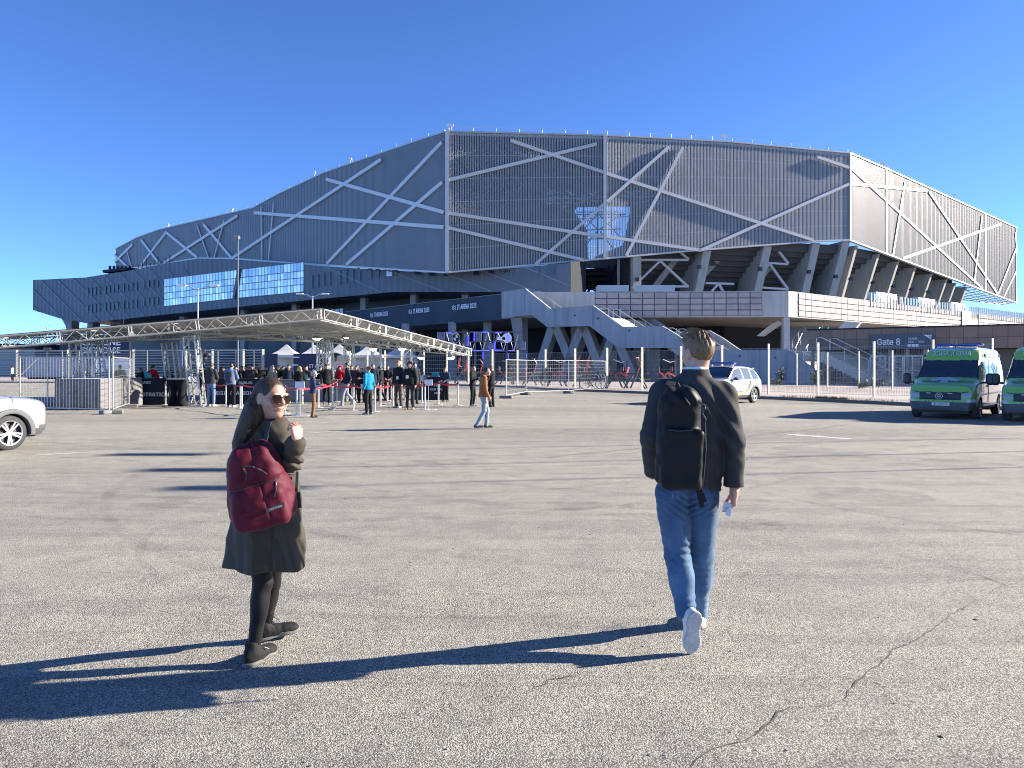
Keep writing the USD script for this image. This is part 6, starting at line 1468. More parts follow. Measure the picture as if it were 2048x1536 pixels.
def eseg(p, a, b, ra, rb, side, q):
    """Tapered capsule whose section is flattened by q across the side axis."""
    a, b = np.asarray(a, np.float32), np.asarray(b, np.float32); ax = unit(b - a); sd = np.asarray(side, float) - ax * (np.asarray(side) @ ax); sd = unit(sd); dp = np.cross(ax, sd)
    M = np.stack([sd, dp / q, ax], 0).astype(np.float32); pl = (p - a) @ M.T
    L = float(np.linalg.norm(b - a)); t = np.clip(pl[:, 2] / L, 0, 1); pl[:, 2] -= t * L
    return (nrm(pl) - (ra + (rb - ra) * t)) * min(1, (1 + q) / 2)
def smin(a, b, k):
    h = np.maximum(k - np.abs(a - b), 0) / k; return np.minimum(a, b) - h * h * k * .25
def smax(a, b, k): return -smin(-a, -b, k)
def nz(p, f, seed=0, oct=2):
    """Cheap smooth noise in about [-.5, .5]: warped sine waves in random directions; f stretches it along the axes."""
    r = np.random.RandomState(seed + 101); q = np.asarray(p, np.float32) * (np.asarray(f, np.float32) * 2.2); o = np.zeros(len(q), np.float32)
    for k in range(5):
        d, e = unit(r.randn(3)).astype(np.float32), unit(r.randn(3)).astype(np.float32)
        o += np.sin(q @ d * (1 + .25 * k) + r.rand() * 6.28 + 1.3 * np.sin(q @ e * .7 + r.rand() * 6.28)) * (1 - .1 * k)
    return o * .16

def hand_sdf(p, wr, palm_dir, back_dir, thumb_side, s=1.0, curl=(.5, .6, .7, .8), thumb_curl=.4, spread=.05):
    """A hand: palm, four unequal bent fingers, a thumb leaving the side. palm_dir wrist to knuckles, back_dir out of the back of the hand, thumb_side +1/-1."""
    u = unit(palm_dir); bk = unit(np.asarray(back_dir) - u * (np.asarray(back_dir) @ u)); sd = np.cross(u, bk) * thumb_side; wr = np.asarray(wr, float)
    R = np.stack([sd, bk, u], 0)
    d = rb3(p, wr + u * .05 * s, np.array([.040, .0135, .050]) * s, .012 * s, R)
    d = smin(d, seg(p, wr - u * .05 * s, wr + u * .02 * s, .024 * s, .022 * s), .03 * s)
    d = smin(d, seg(p, wr + u * .02 * s + sd * .022 * s - bk * .006 * s, wr + u * .055 * s + sd * .03 * s - bk * .01 * s, .017 * s, .014 * s), .015 * s)
    fs = None
    for i, (o, L, r) in enumerate(((.030, .072, .0085), (.010, .080, .0088), (-.010, .075, .0085), (-.029, .058, .0075))):
        a = wr + u * (.094 - .004 * abs(i - 1.2)) * s + sd * o * s; dr = u + sd * spread * (1.5 - i) * .8; c = curl[i]
        pts = [a]; th = 0
        for q, fr in enumerate((.44, .30, .26)):
            th += c * (1.1 if q < 2 else .8); dd = unit(unit(dr) * math.cos(th) - bk * math.sin(th)); pts.append(pts[-1] + dd * L * fr * s)
        e = chain(p, pts, [r * s, r * .98 * s, r * .9 * s, r * .78 * s], .004)
        fs = e if fs is None else np.minimum(fs, e)
    a = wr + u * .035 * s + sd * .036 * s - bk * .006 * s; d1 = unit(u * .75 + sd * .65 - bk * .25); d2 = unit(u * 1.0 + sd * (.35 - thumb_curl) - bk * (.2 + thumb_curl))
    th_ = chain(p, [a, a + d1 * .036 * s, a + d1 * .036 * s + d2 * .03 * s, a + d1 * .036 * s + d2 * .03 * s + unit(d2 - sd * .2) * .022 * s], [.0125 * s, .011 * s, .0098 * s, .0078 * s], .006)
    return smin(smin(d, fs, .008 * s), th_, .012 * s)
def head_sdf(p, c, fw, up, s=1.0, female=False):
    """Skull, jaw, nose, brow, cheeks, ears and lips about the head centre c."""
    fw, up = unit(fw), unit(up); rt = unit(np.cross(fw, up)); fw = np.cross(up, rt); R = np.stack([rt, fw, up], 0); q = ((p - np.asarray(c, np.float32)) @ R.T.astype(np.float32)) / s
    d = ell(q, (0, -.012, .028), (.074, .094, .088))
    d = smin(d, ell(q, (0, .022, -.035), (.058 if female else .062, .066, .078)), .045)
    d = smin(d, ell(q, (0, .066, -.088), (.026 if female else .032, .022, .02)), .035)      # chin
    for sx in (1, -1):
        d = smin(d, ell(q, (sx * .040, .056, -.022), (.026, .024, .024)), .03)                 # cheek
        d = smax(d, -ell(q, (sx * .031, .094, .012), (.020, .016, .014)), .016)                # eye socket
        d = smin(d, ell(q, (sx * .031, .076, .011), (.013, .013, .0115)), .006)                # eye ball and lid
        d = smin(d, ell(q, (sx * .030, .082, .030), (.026, .010, .007)), .012)                 # brow
        e = ell(q, (sx * .076, -.010, -.002), (.010, .022, .034)); e = smax(e, -ell(q, (sx * .085, -.004, .0), (.006, .013, .022)), .006); d = smin(d, e, .010)
    d = smin(d, chain(q, [(0, .084, .022), (0, .106, -.018), (0, .098, -.028)], [.008, .0125, .010], .006), .012)
    for sx in (1, -1): d = smin(d, ell(q, (sx * .011, .096, -.026), (.008, .010, .007)), .006)
    d = smin(d, ell(q, (0, .083, -.052), (.024, .012, .0065)), .006); d = smin(d, ell(q, (0, .081, -.063), (.021, .012, .0075)), .006)
    d = smax(d, -ell(q, (0, .098, -.0575), (.024, .012, .0016)), .004)
    return d * s
def lips_mesh(c, fw, up, s, h=.0025):
    fw, up = unit(fw), unit(up); rt = unit(np.cross(fw, up)); fw = np.cross(up, rt); R = np.stack([rt, fw, up], 0)
    def f(q):
        d = smin(ell(q, (0, .0845, -.052), (.0235, .012, .0062)), ell(q, (0, .0825, -.063), (.0205, .012, .0072)), .004); return smax(d, -ell(q, (0, .1, -.0575), (.025, .012, .0014)), .003)
    v, F = surface_nets(f, (-.03, .065, -.08), (.03, .105, -.035), h, 4); return (v * s) @ R + np.asarray(c), F
# ------------------------------------------------------------------ background people
def skin_mat(name, c): 
    if name in _m: return _m[name]
    _m[name] = usdkit.material(stage, '/World/Looks/' + name, {'t': ('texture_coordinate', {}), 'n': ('noise_texture', {'scale': 40.0, 'detail': 4.0}), 'r': ('rgb_ramp', {'ramp': [(.3, np.array(c) * .88), (.7, np.array(c) * 1.08)]}),
        'p': ('principled_bsdf', {'roughness': .5, 'subsurface_weight': .15, 'subsurface_radius': (.6, .25, .12), 'subsurface_scale': .01})}, [('t.object', 'n.vector'), ('n.fac', 'r.fac'), ('r.color', 'p.base_color')], surface='p.BSDF')
    return _m[name]
SKIN = [skin_mat('skin_fair', (.36, .215, .155)), skin_mat('skin_tan', (.32, .185, .125))]
def cloth(name, c, rough=.85, sheen=.25): return mat(name, c, rough, var=.2, scale=14, bump=.3, bscale=40, sheen=.03, spec=.12)
_pose = {}
def pose_joints(kind):
    J = dict(hipL=(-.085, 0, .93), hipR=(.085, 0, .93), kneeL=(-.10, .015, .50), kneeR=(.10, .02, .50), ankL=(-.115, -.02, .09), ankR=(.115, -.02, .09), footL=(-.03, 1), footR=(.12, 1),
             shL=(-.18, 0, 1.42), shR=(.18, 0, 1.42), elL=(-.235, -.03, 1.14), elR=(.235, -.03, 1.14), wrL=(-.225, .05, .88), wrR=(.225, .05, .88), head=(0, .02, 1.635), look=(0, 1, -.1))
    if kind == 'walk':
        J.update(kneeL=(-.09, .16, .52), ankL=(-.09, .22, .10), kneeR=(.09, -.02, .49), ankR=(.09, -.30, .17), elL=(-.23, -.10, 1.15), wrL=(-.22, -.02, .90), elR=(.23, .03, 1.14), wrR=(.20, .20, .93))
    elif kind == 'desk':
        J.update(elL=(-.24, .05, 1.16), elR=(.24, .05, 1.16), wrL=(-.12, .27, 1.08), wrR=(.12, .27, 1.08), look=(0, 1, -.35), head=(0, .05, 1.63))
    elif kind == 'pockets':
        J.update(elL=(-.27, -.08, 1.14), elR=(.27, -.08, 1.14), wrL=(-.19, .08, .96), wrR=(.19, .08, .96), kneeR=(.13, .05, .50), ankR=(.16, .02, .09))
    elif kind == 'phone':
        J.update(elL=(-.22, .06, 1.16), wrL=(-.04, .27, 1.22), elR=(.22, .04, 1.15), wrR=(.05, .28, 1.20), look=(0, 1, -.45), head=(0, .05, 1.625), kneeL=(-.11, .05, .5))
    elif kind == 'crossed':
        J.update(elL=(-.24, .08, 1.18), wrL=(.06, .20, 1.17), elR=(.24, .08, 1.17), wrR=(-.06, .21, 1.14), kneeL=(-.13, .04, .5), ankL=(-.16, .0, .09))
    elif kind == 'lean':
        J.update(head=(0, .10, 1.61), elL=(-.22, .02, 1.15), elR=(.22, .0, 1.14), wrL=(-.18, .16, .93), wrR=(.2, .1, .9), kneeL=(-.09, .13, .51), ankL=(-.09, .10, .10), kneeR=(.09, .0, .50), ankR=(.09, -.22, .12), look=(.2, 1, -.35))
    return {k: np.array(v, float) for k, v in J.items()}
def figure(kind, hair='short', coat='jacket', h=.018, slim=1.0, hood=False, female=False):
    key = (kind, hair, coat, h, slim, hood, female)
    if key in _pose: return _pose[key]
    J = pose_joints(kind); X_ax = (1, 0, 0); out = {}
    nb = np.array([0, -.01, 1.47]); hd = J['head']; lk = unit(J['look']); up = unit(np.array([0, 0, 1.0]) - .0 * lk)
    def hands(p):
        d = None
        for s, w, e in ((-1, 'wrL', 'elL'), (1, 'wrR', 'elR')):
            ax = unit(J[w] - J[e]); bk = np.array([s * 1.0, -.2, .1]) if abs(ax[2]) > .6 else np.array([0, 0, 1.0])
            q = hand_sdf(p, J[w], ax, bk, -s if abs(ax[2]) > .6 else -s, 1.0, (.35, .4, .45, .5)); d = q if d is None else np.minimum(d, q)
        return d
    def body(p):
        d = head_sdf(p, hd, lk * (1, 1, .4), up, 1.0, female)
        d = smin(d, seg(p, nb - (0, 0, .05), hd + (0, -.02, -.06), .055, .052), .03)
        d = smin(d, eseg(p, (0, -.01, 1.36), (0, 0, 1.0), .145 * slim, .115 * slim, X_ax, .62), .06)
        for s in 'LR':
            d = smin(d, seg(p, J['sh' + s], J['el' + s], .045 * slim, .035 * slim), .04); d = smin(d, seg(p, J['el' + s], J['wr' + s], .035 * slim, .024), .02)
            d = smin(d, seg(p, J['hip' + s], J['knee' + s], .075 * slim, .048), .04); d = smin(d, seg(p, J['knee' + s], J['ank' + s], .046, .034), .02)
        return d
    v, F = surface_nets(body, (-.42, -.5, .0), (.42, .5, 1.82), h)
    mb = MB().add(v, F)
    for s, w, e in ((-1, 'wrL', 'elL'), (1, 'wrR', 'elR')):
        if kind == 'pockets': continue
        ax = unit(J[w] - J[e]); low = abs(ax[2]) > .6; bk = np.array([s * 1.0, -.2, .1]) if low else np.array([s * .3, 0, 1.0])
        c = J[w]; hv, hf = surface_nets(lambda p: hand_sdf(p, c, ax, bk, -1.0 if s > 0 else 1.0, 1.0, (.35, .4, .45, .5)), c - .2, c + .2, .006); mb.add(hv, hf)
    out['body'] = mb.get()
    hem = {'jacket': .90, 'coat': .52, 'vest': .92, 'shirt': .93}[coat]; fl = .025 if coat == 'coat' else .012
    th = {'jacket': .032, 'coat': .036, 'vest': .045, 'shirt': .018}[coat]
    def top(p):
        d = eseg(p, (0, -.012, 1.37), (0, .0, 1.05), (.150 + th * .6) * slim, (.125 + th) * slim, X_ax, .68)
        d = smin(d, eseg(p, (0, 0, 1.08), (0, 0, hem + .05), (.125 + th) * slim, (.150 + th + fl) * slim, X_ax, .75), .05)
        d = smin(d, seg(p, J['shL'] * (.9, 1, 1) + (0, 0, .01), J['shR'] * (.9, 1, 1) + (0, 0, .01), .062 * slim), .05)
        d = smin(d, seg(p, nb - (0, 0, .07), nb + (0, .005, .035), .085, .070), .03)
        for s in 'LR':
            wr = J['wr' + s] - unit(J['wr' + s] - J['el' + s]) * .015
            d = smin(d, seg(p, J['sh' + s], J['el' + s], (.058 + th * .3) * slim, (.046 + th * .35) * slim), .045); d = smin(d, seg(p, J['el' + s], wr, (.046 + th * .35) * slim, .036 + th * .25), .02)
        if hood: d = smin(d, smax(ell(p, hd + (0, -.02, .01), (.115, .13, .15)), -ell(p, hd + (0, .10, -.01), (.075, .11, .11)), .02), .03)
        d = d + .016 * nz(p, (9, 9, 14), 3) + .008 * nz(p, (22, 22, 30), 5)
        d = smax(d, hem - p[:, 2] + .012 * np.sin(p[:, 0] * 20), .012)
        return d
    out['jacket'] = surface_nets(top, (-.45, -.5, hem - .06), (.45, .5, 1.9 if hood else 1.62), h)
    def legs(p):
        d = eseg(p, (0, 0, 1.02), (0, -.005, .92), .135 * slim, .145 * slim, X_ax, .75)
        for s in 'LR':
            d = smin(d, seg(p, J['hip' + s], J['knee' + s], .092 * slim, .066 * slim), .035); d = smin(d, seg(p, J['knee' + s], J['ank' + s] + (0, 0, -.02), .066 * slim, .055 if slim > .9 else .046), .025)
        d = d + .014 * nz(p, (10, 10, 22), 7)
        return smax(d, p[:, 2] - 1.04, .01)
    out['trousers'] = surface_nets(legs, (-.36, -.5, .0), (.36, .5, 1.1), h)
    def shoes(p):
        d = None
        for s in 'LR':
            f = unit(np.array([J['foot' + s][0], J['foot' + s][1], 0])); a = J['ank' + s]; pit = -.45 if (a[2] > .14) else 0
            f3 = unit(f + np.array([0, 0, pit])); hl = a + (0, 0, -.045) - f3 * .045; to = a + np.array([0, 0, -.055]) + f3 * .165
            lo = max(0, .036 - min(hl[2], to[2])); hl = hl + (0, 0, lo); to = to + (0, 0, lo)
            e = smin(seg(p, hl, to, .042, .034), seg(p, a + (0, 0, .0), hl + f3 * .04, .045, .042), .03); d = e if d is None else np.minimum(d, e)
        return smax(d, .004 - p[:, 2], .008)
    out['shoes'] = surface_nets(shoes, (-.32, -.55, -.02), (.32, .5, .28), min(h, .014))
    def hair_f(p):
        q = p - hd.astype(np.float32)
        d = ell(q, (0, -.02, .036), (.083, .100, .094)); d = smax(d, (q @ lk.astype(np.float32)) - .062 + .5 * np.maximum(.03 - q[:, 2], 0), .02); d = smax(d, -.035 - q[:, 2] + (0 if hair != 'short' else .0), .02)
        if hair == 'long':
            for sx in (-1, 0, 1): d = smin(d, chain(q, [(sx * .05, -.07, .03), (sx * .068, -.07, -.09), (sx * .07, -.10, -.22)], [.05, .052, .035], .03), .03)
        if hair == 'bun': d = smin(d, ell(q, (0, -.12, .06), (.04, .04, .04)), .02)
        if hair == 'cap':
            d = smin(smax(ell(q, (0, -.01, .04), (.088, .108, .09)), .01 - q[:, 2], .01), smax(ell(q, (0, .11, .03), (.06, .08, .012)), -q[:, 1], .01), .01)
        return d + .012 * nz(p, (30, 30, 12), 11)
    out['hair'] = surface_nets(hair_f, hd - (.16, .26, .32), hd + (.16, .24, .18), min(h, .014))
    _pose[key] = out
    return out
def person(label, px, base, kind, rz, top_c, leg_c, shoe_c=(.03, .03, .03), hair_c=(.03, .02, .015), hair='short', coat='jacket', H=1.72, h=.018, slim=1.0, hood=False, female=False, skin=0, group=None, extra=None):
    p = GR(px, base); F = figure(kind, hair, coat, h, slim, hood, female); s = H / 1.76
    t = thing('person', label, 'person', tuple(p), rz, group)
    nm = lambda k, c: k + '_' + '_'.join('%02d' % int(round(v * 99)) for v in c)
    M = {'body': SKIN[skin], 'jacket': cloth(nm('top', top_c), top_c), 'trousers': cloth(nm('legwear', leg_c), leg_c), 'shoes': mat(nm('shoe', shoe_c), shoe_c, .6), 'hair': mat(nm('hair', hair_c), hair_c, .5, var=.35, scale=60)}
    for k in ('body', 'jacket', 'trousers', 'shoes', 'hair'):
        if k == 'hair' and hood and False: continue
        v, f = F[k]; part(t, ('cap' if hair == 'cap' else 'hair') if k == 'hair' else k, (np.asarray(v) * s, f), M[k], smooth=True)
    return t
BK, NV, DG = (.014, .014, .016), (.018, .022, .04), (.035, .035, .04)
R_ = math.radians
C = [  # label, px, base, pose, facing (degrees, 0 = away from camera, 90 = left), top, legs, kwargs
 ('man in bright red jacket and pale trousers seen from behind at the desk', 305, 808, 'desk', -8, (.36, .012, .017), (.32, .305, .29), dict(shoe_c=(.2, .2, .2))),
 ('person in black sitting low behind the lettered desk left of the red jacket', 282, 801, 'desk', 175, BK, BK, dict(hair='long', H=1.55, female=True)),
 ('person in beige coat behind the narrow fence panel', 240, 799, 'pockets', 15, (.16, .12, .085), DG, dict(hair_c=(.09, .06, .03))),
 ('bald man in dark jacket between the lattice towers', 338, 803, 'desk', 160, DG, BK, dict(hair_c=(.40, .26, .19), skin=0)),
 ('blond woman in patterned olive jacket beside the lattice tower', 356, 801, 'phone', 100, (.16, .15, .10), NV, dict(hair='long', hair_c=(.35, .25, .12), H=1.66, female=True)),
 ('person in white hooded top leaning by the lattice tower', 369, 801, 'desk', 80, (.36, .36, .35), (.14, .18, .26), dict(hair_c=(.45, .42, .38), H=1.66)),
 ('dark haired man in black just left of the striped vest', 406, 805, 'phone', 20, BK, BK, dict(H=1.72)),
 ('man in dark vest with pale sleeves and blue jeans seen from behind', 422, 813, 'desk', -5, (.03, .032, .036), (.13, .20, .30), dict(coat='vest', shoe_c=(.4, .4, .4), H=1.8)),
 ('dark haired woman in brown between the vest and the denim jacket', 443, 806, 'phone', -30, (.10, .07, .06), BK, dict(hair='long', H=1.64, female=True)),
 ('man in blue denim jacket with dark rucksack seen from behind', 462, 815, 'desk', 0, (.10, .15, .26), BK, dict(shoe_c=(.45, .45, .45), H=1.78)),
 ('dark haired person half hidden right of the denim jacket', 473, 806, 'stand', 170, BK, BK, dict(H=1.66)),
 ('person in burgundy hoodie behind the grey desk', 484, 800, 'desk', 180, (.20, .02, .04), BK, dict(H=1.66)),
 ('man in black vest over tan sleeves behind the queue', 504, 803, 'desk', 190, (.05, .04, .035), BK, dict(H=1.74)),
 ('person in black coat with white collar left of the woman in sunglasses', 520, 802, 'stand', 30, BK, BK, dict(hair_c=(.3, .25, .18), hair='bun', H=1.74, coat='coat', female=True)),
 ('woman with long pale grey blond hair above the foreground woman', 545, 803, 'stand', -15, (.30, .27, .22), DG, dict(hair='long', hair_c=(.42, .36, .26), H=1.68, female=True)),
 ('person in dark purple jacket at the grey desk', 567, 800, 'phone', 150, (.05, .02, .12), BK, dict(H=1.64)),
 ('man in navy jacket bending over the grey desk', 577, 803, 'lean', 200, NV, BK, dict(H=1.74)),
 ('woman with wavy golden hair in black jacket and white trousers', 599, 808, 'phone', 10, BK, (.36, .35, .34), dict(hair='long', hair_c=(.36, .22, .09), H=1.66, shoe_c=(.4, .4, .4), female=True)),
 ('child in navy jacket and brown trousers with a silver cap', 626, 835, 'phone', -70, (.028, .035, .075), (.20, .10, .045), dict(hair='cap', hair_c=(.22, .27, .29), H=1.52, h=.014, slim=.95, shoe_c=(.10, .06, .04))),
 ('man in black with red cap and white shoes walking by the queue', 653, 810, 'walk', -160, BK, BK, dict(hair='cap', hair_c=(.06, .02, .025), shoe_c=(.48, .48, .48), H=1.76)),
 ('person in bright red hood behind the desk by the patio heater', 680, 801, 'stand', 180, (.42, .015, .03), BK, dict(hood=True, H=1.66)),
 ('man in navy black jacket and light grey trousers striding left', 694, 812, 'walk', 110, (.016, .018, .028), (.22, .235, .28), dict(shoe_c=(.36, .36, .36), H=1.80)),
 ('person in charcoal right of the light trousers', 713, 805, 'stand', 150, DG, BK, dict(H=1.68, hair='long', female=True)),
 ('person in black with a grey scarf left of the teal jacket', 723, 806, 'phone', 170, BK, BK, dict(H=1.6, hair='bun', hair_c=(.2, .14, .08), female=True)),
 ('woman in teal blue jacket and black trousers at the belt', 737, 829, 'stand', 60, (.01, .18, .30), BK, dict(hair='bun', hair_c=(.10, .06, .035), H=1.66, h=.014, shoe_c=(.18, .16, .14), female=True)),
 ('dark haired person in navy right behind the teal jacket', 746, 806, 'stand', 200, NV, BK, dict(H=1.76)),
 ('person in black at the counter right of the teal jacket', 762, 803, 'lean', 90, BK, BK, dict(H=1.68)),
 ('tall fair haired man in open black jacket, left of the pair in black', 797, 816, 'stand', 150, BK, (.07, .06, .05), dict(hair_c=(.26, .15, .07), H=1.88, shoe_c=(.36, .36, .36))),
 ('person in black hooded jacket with tan shoes, right of the pair in black', 820, 819, 'stand', 175, BK, (.03, .035, .033), dict(hood=True, H=1.82, shoe_c=(.25, .13, .06))),
 ('dark haired man half hidden behind the black hooded jacket', 829, 808, 'stand', -150, DG, DG, dict(H=1.80)),
 ('brown haired person in dark blue sitting behind the ticket desk', 891, 803, 'desk', 160, (.03, .045, .07), BK, dict(hair='long', hair_c=(.14, .08, .05), H=1.58, female=True)),
 ('woman in black tracksuit and white shoes left of the orange jacket', 945, 812.5, 'phone', -110, BK, BK, dict(hair='bun', hair_c=(.15, .10, .06), H=1.66, shoe_c=(.36, .36, .36), female=True)),
 ('dark haired man in orange brown jacket and pale jeans walking right', 967, 857, 'lean', -75, (.25, .095, .036), (.22, .255, .285), dict(H=1.66, h=.012, slim=.96, hair_c=(.012, .011, .012), shoe_c=(.02, .02, .022), skin=1)),
 ('long haired woman in black coat and wide trousers behind the orange jacket', 983, 814, 'phone', 60, BK, BK, dict(hair='long', hair_c=(.10, .06, .04), H=1.70, female=True)),
 ('person in dark green jacket just right of the burgundy hoodie', 493, 801, 'desk', 175, (.02, .035, .025), BK, dict(H=1.68)),
 ('person in dark grey coat behind the black coat with white collar', 533, 800, 'desk', 185, DG, BK, dict(H=1.66)),
 ('person in black right of the grey blond hair', 557, 801, 'desk', 180, BK, BK, dict(H=1.72)),
 ('person in dark grey behind the child in brown trousers', 613, 802, 'desk', 175, DG, BK, dict(H=1.68)),
 ('person in black between the child and the red capped man', 641, 801, 'desk', 185, BK, BK, dict(H=1.64)),
 ('person in navy right of the patio heater', 704, 802, 'desk', 170, NV, BK, dict(H=1.70)),
 ('person in black farthest right of the counter before the pair in black', 775, 801, 'desk', 190, BK, BK, dict(H=1.7)),
 ('tiny pale topped person far behind the left rail fence', 25, 764, 'stand', 90, (.34, .32, .3), DG, dict(H=1.62)),
]
for (label, px, base, kind, deg, tc, lc, kw) in C:
    person(label, px, base, kind, R_(deg), tc, lc, **kw)
# carried bags and badges in the crowd
pb = GR(462, 815); t = thing('rucksack', 'dark rucksack on the back of the man in blue denim jacket', 'rucksack', (pb[0], pb[1] - .19, 0))
part(t, 'bag', surface_nets(lambda p: rb3(p, (0, 0, 1.22), (.15, .085, .22), .07) + .01 * nz(p, (12, 12, 12)), (-.2, -.13, .95), (.2, .13, 1.5), .02), mat('rucksack_navy', (.02, .03, .045), .7), smooth=True); part(t, 'pocket', surface_nets(lambda p: rb3(p, (0, -.085, 1.13), (.11, .03, .09), .028), (-.15, -.13, 1.0), (.15, -.03, 1.26), .016), mat('rucksack_navy', (.02, .03, .045), .7), smooth=True)
for px, base, dx, dy, z, l in ((797, 816, -.02, -.16, 1.2, 'small name badge on the open black jacket of the tall fair haired man'), (818, 819, -.05, -.2, 1.25, 'pale name badge on the black hooded jacket'), (950, 812.5, .06, -.16, 1.05, 'pale name badge of the woman in black tracksuit'), (735, 829, -.17, -.08, .98, 'pale card at the waist of the teal jacket')):
    p = GR(px, base); struct('name_badge', MB().rbox((p[0] + dx, p[1] + dy, z), (.09, .012, .13), .004), M_white, kind=None, label=l, cat='badge')
# ------------------------------------------------------------------ the two people in front
def J(px, py, D): return W(px, py, D)
M_skin1 = skin_mat('skin_woman', (.33, .185, .13)); M_skin2 = skin_mat('skin_man', (.35, .195, .14))
def hair_mat(name, c, c2, scl=(160, 160, 8)):
    return usdkit.material(stage, '/World/Looks/' + name, {'t': ('texture_coordinate', {}), 'mp': ('mapping', {'scale': scl}), 'n': ('noise_texture', {'scale': 1.0, 'detail': 3.0}), 'r': ('rgb_ramp', {'ramp': [(.3, c), (.7, c2)]}),
        'b': ('bump', {'strength': .55, 'distance': .006}), 'p': ('principled_bsdf', {'roughness': .48, 'specular_ior_level': .28})},
        [('t.object', 'mp.vector'), ('mp.vector', 'n.vector'), ('n.fac', 'r.fac'), ('r.color', 'p.base_color'), ('n.fac', 'b.height'), ('b.normal', 'p.normal')], surface='p.BSDF')
def fabric(name, c, c2=None, rough=.8, sheen=.3, weave=900, bump=.12, wear=3.0):
    c = np.array(c); c2 = c * 1.25 if c2 is None else np.array(c2)
    return usdkit.material(stage, '/World/Looks/' + name, {'t': ('texture_coordinate', {}), 'n': ('noise_texture', {'scale': wear, 'detail': 6.0, 'roughness': .65}), 'r': ('rgb_ramp', {'ramp': [(.3, c), (.7, c2)]}),
        'w': ('noise_texture', {'scale': weave, 'detail': 1.0}), 'v': ('noise_texture', {'scale': 38.0, 'detail': 5.0, 'distortion': .8}), 'a': ('math', {'math_type': 'multiply_add', 'value2': .35}), 'b': ('bump', {'strength': bump * 3, 'distance': .004}),
        'p': ('principled_bsdf', {'roughness': rough, 'sheen_weight': sheen * .25, 'sheen_roughness': .4, 'specular_ior_level': .16})},
        [('t.object', 'n.vector'), ('t.object', 'w.vector'), ('t.object', 'v.vector'), ('n.fac', 'r.fac'), ('r.color', 'p.base_color'), ('w.fac', 'a.value1'), ('v.fac', 'a.value3'), ('a.value', 'b.height'), ('b.normal', 'p.normal')], surface='p.BSDF')
def place(parent, name, vf, m, org, smooth=True, **k):
    v, f = vf; return part(parent, name, (np.asarray(v) - org, f), m, smooth=smooth, **k)

# ---- woman in olive coat
D0 = 4.28; OW = np.array([J(522, 1330, D0)[0], D0, 0.0])
wm = thing('person', 'woman in sunglasses and long olive coat, walking away and looking back over her right shoulder', 'person', tuple(OW))
hc = J(543, 797, 4.22); fw = unit((.81, -.58, -.03)); upv = unit((.05, .0, 1)); hs = .97
rt_ = unit(np.cross(fw, upv)); fw_ = np.cross(upv, rt_)
HL = lambda x, y, z: hc + (rt_ * x + fw_ * y + upv * z) * hs
neck = J(522, 842, 4.28)
shL, shR = J(495, 866, 4.32), J(556, 862, 4.24)
elR, wrR = J(580, 924, 4.16), J(595, 884, 4.06)
elL, wrL = J(490, 940, 4.45), J(520, 900, 4.55)
hipL, hipR = J(505, 1025, 4.28), J(547, 1025, 4.30)
knL, knR = J(526, 1165, 4.30), J(543, 1165, 4.52)
anL, anR = J(508, 1292, 4.28), J(533, 1242, 4.62)
X_ax = (1, 0, 0)
def w_hand(p): return hand_sdf(p, wrR + (.0, 0, .004), (-.12, -.10, 1.0), (.85, -.5, .1), 1.0, .86, (.75, .85, .95, 1.0), .55, .02)
def w_handL(p): return hand_sdf(p, wrL, (.8, .3, .5), (0, 1, .3), 1.0, .86, (.8, .8, .9, .9))
def w_body(p):
    d = head_sdf(p, hc, fw, upv, hs, True)
    d = smin(d, seg(p, neck - (0, 0, .05), hc + (-.012, .02, -.07), .050, .047), .03)
    d = smin(d, eseg(p, neck - (0, 0, .12), (hipL + hipR) / 2, .13, .12, X_ax, .6), .05)
    for s, e, w in ((shL, elL, wrL), (shR, elR, wrR)): d = smin(d, seg(p, s, e, .042, .034), .03); d = smin(d, seg(p, e, w, .036, .024), .02)
    for h_, k_, a_ in ((hipL, knL, anL), (hipR, knR, anR)):
        d = smin(d, seg(p, h_, k_, .078, .052), .03); d = smin(d, seg(p, k_, a_, .050, .034), .02)
    d = np.minimum(d, 9)
    return smin(smin(d, w_hand(p), .012), w_handL(p), .012)
bv, bf = surface_nets(w_body, OW + (-.35, -.35, .0), OW + (.38, .5, 1.72), .0058)
place(wm, 'body', (bv, bf), M_skin1, OW)
place(wm, 'lips', lips_mesh(hc + fw_ * .0012, fw, upv, hs), mat('lips_rose', (.30, .085, .08), .38), OW)
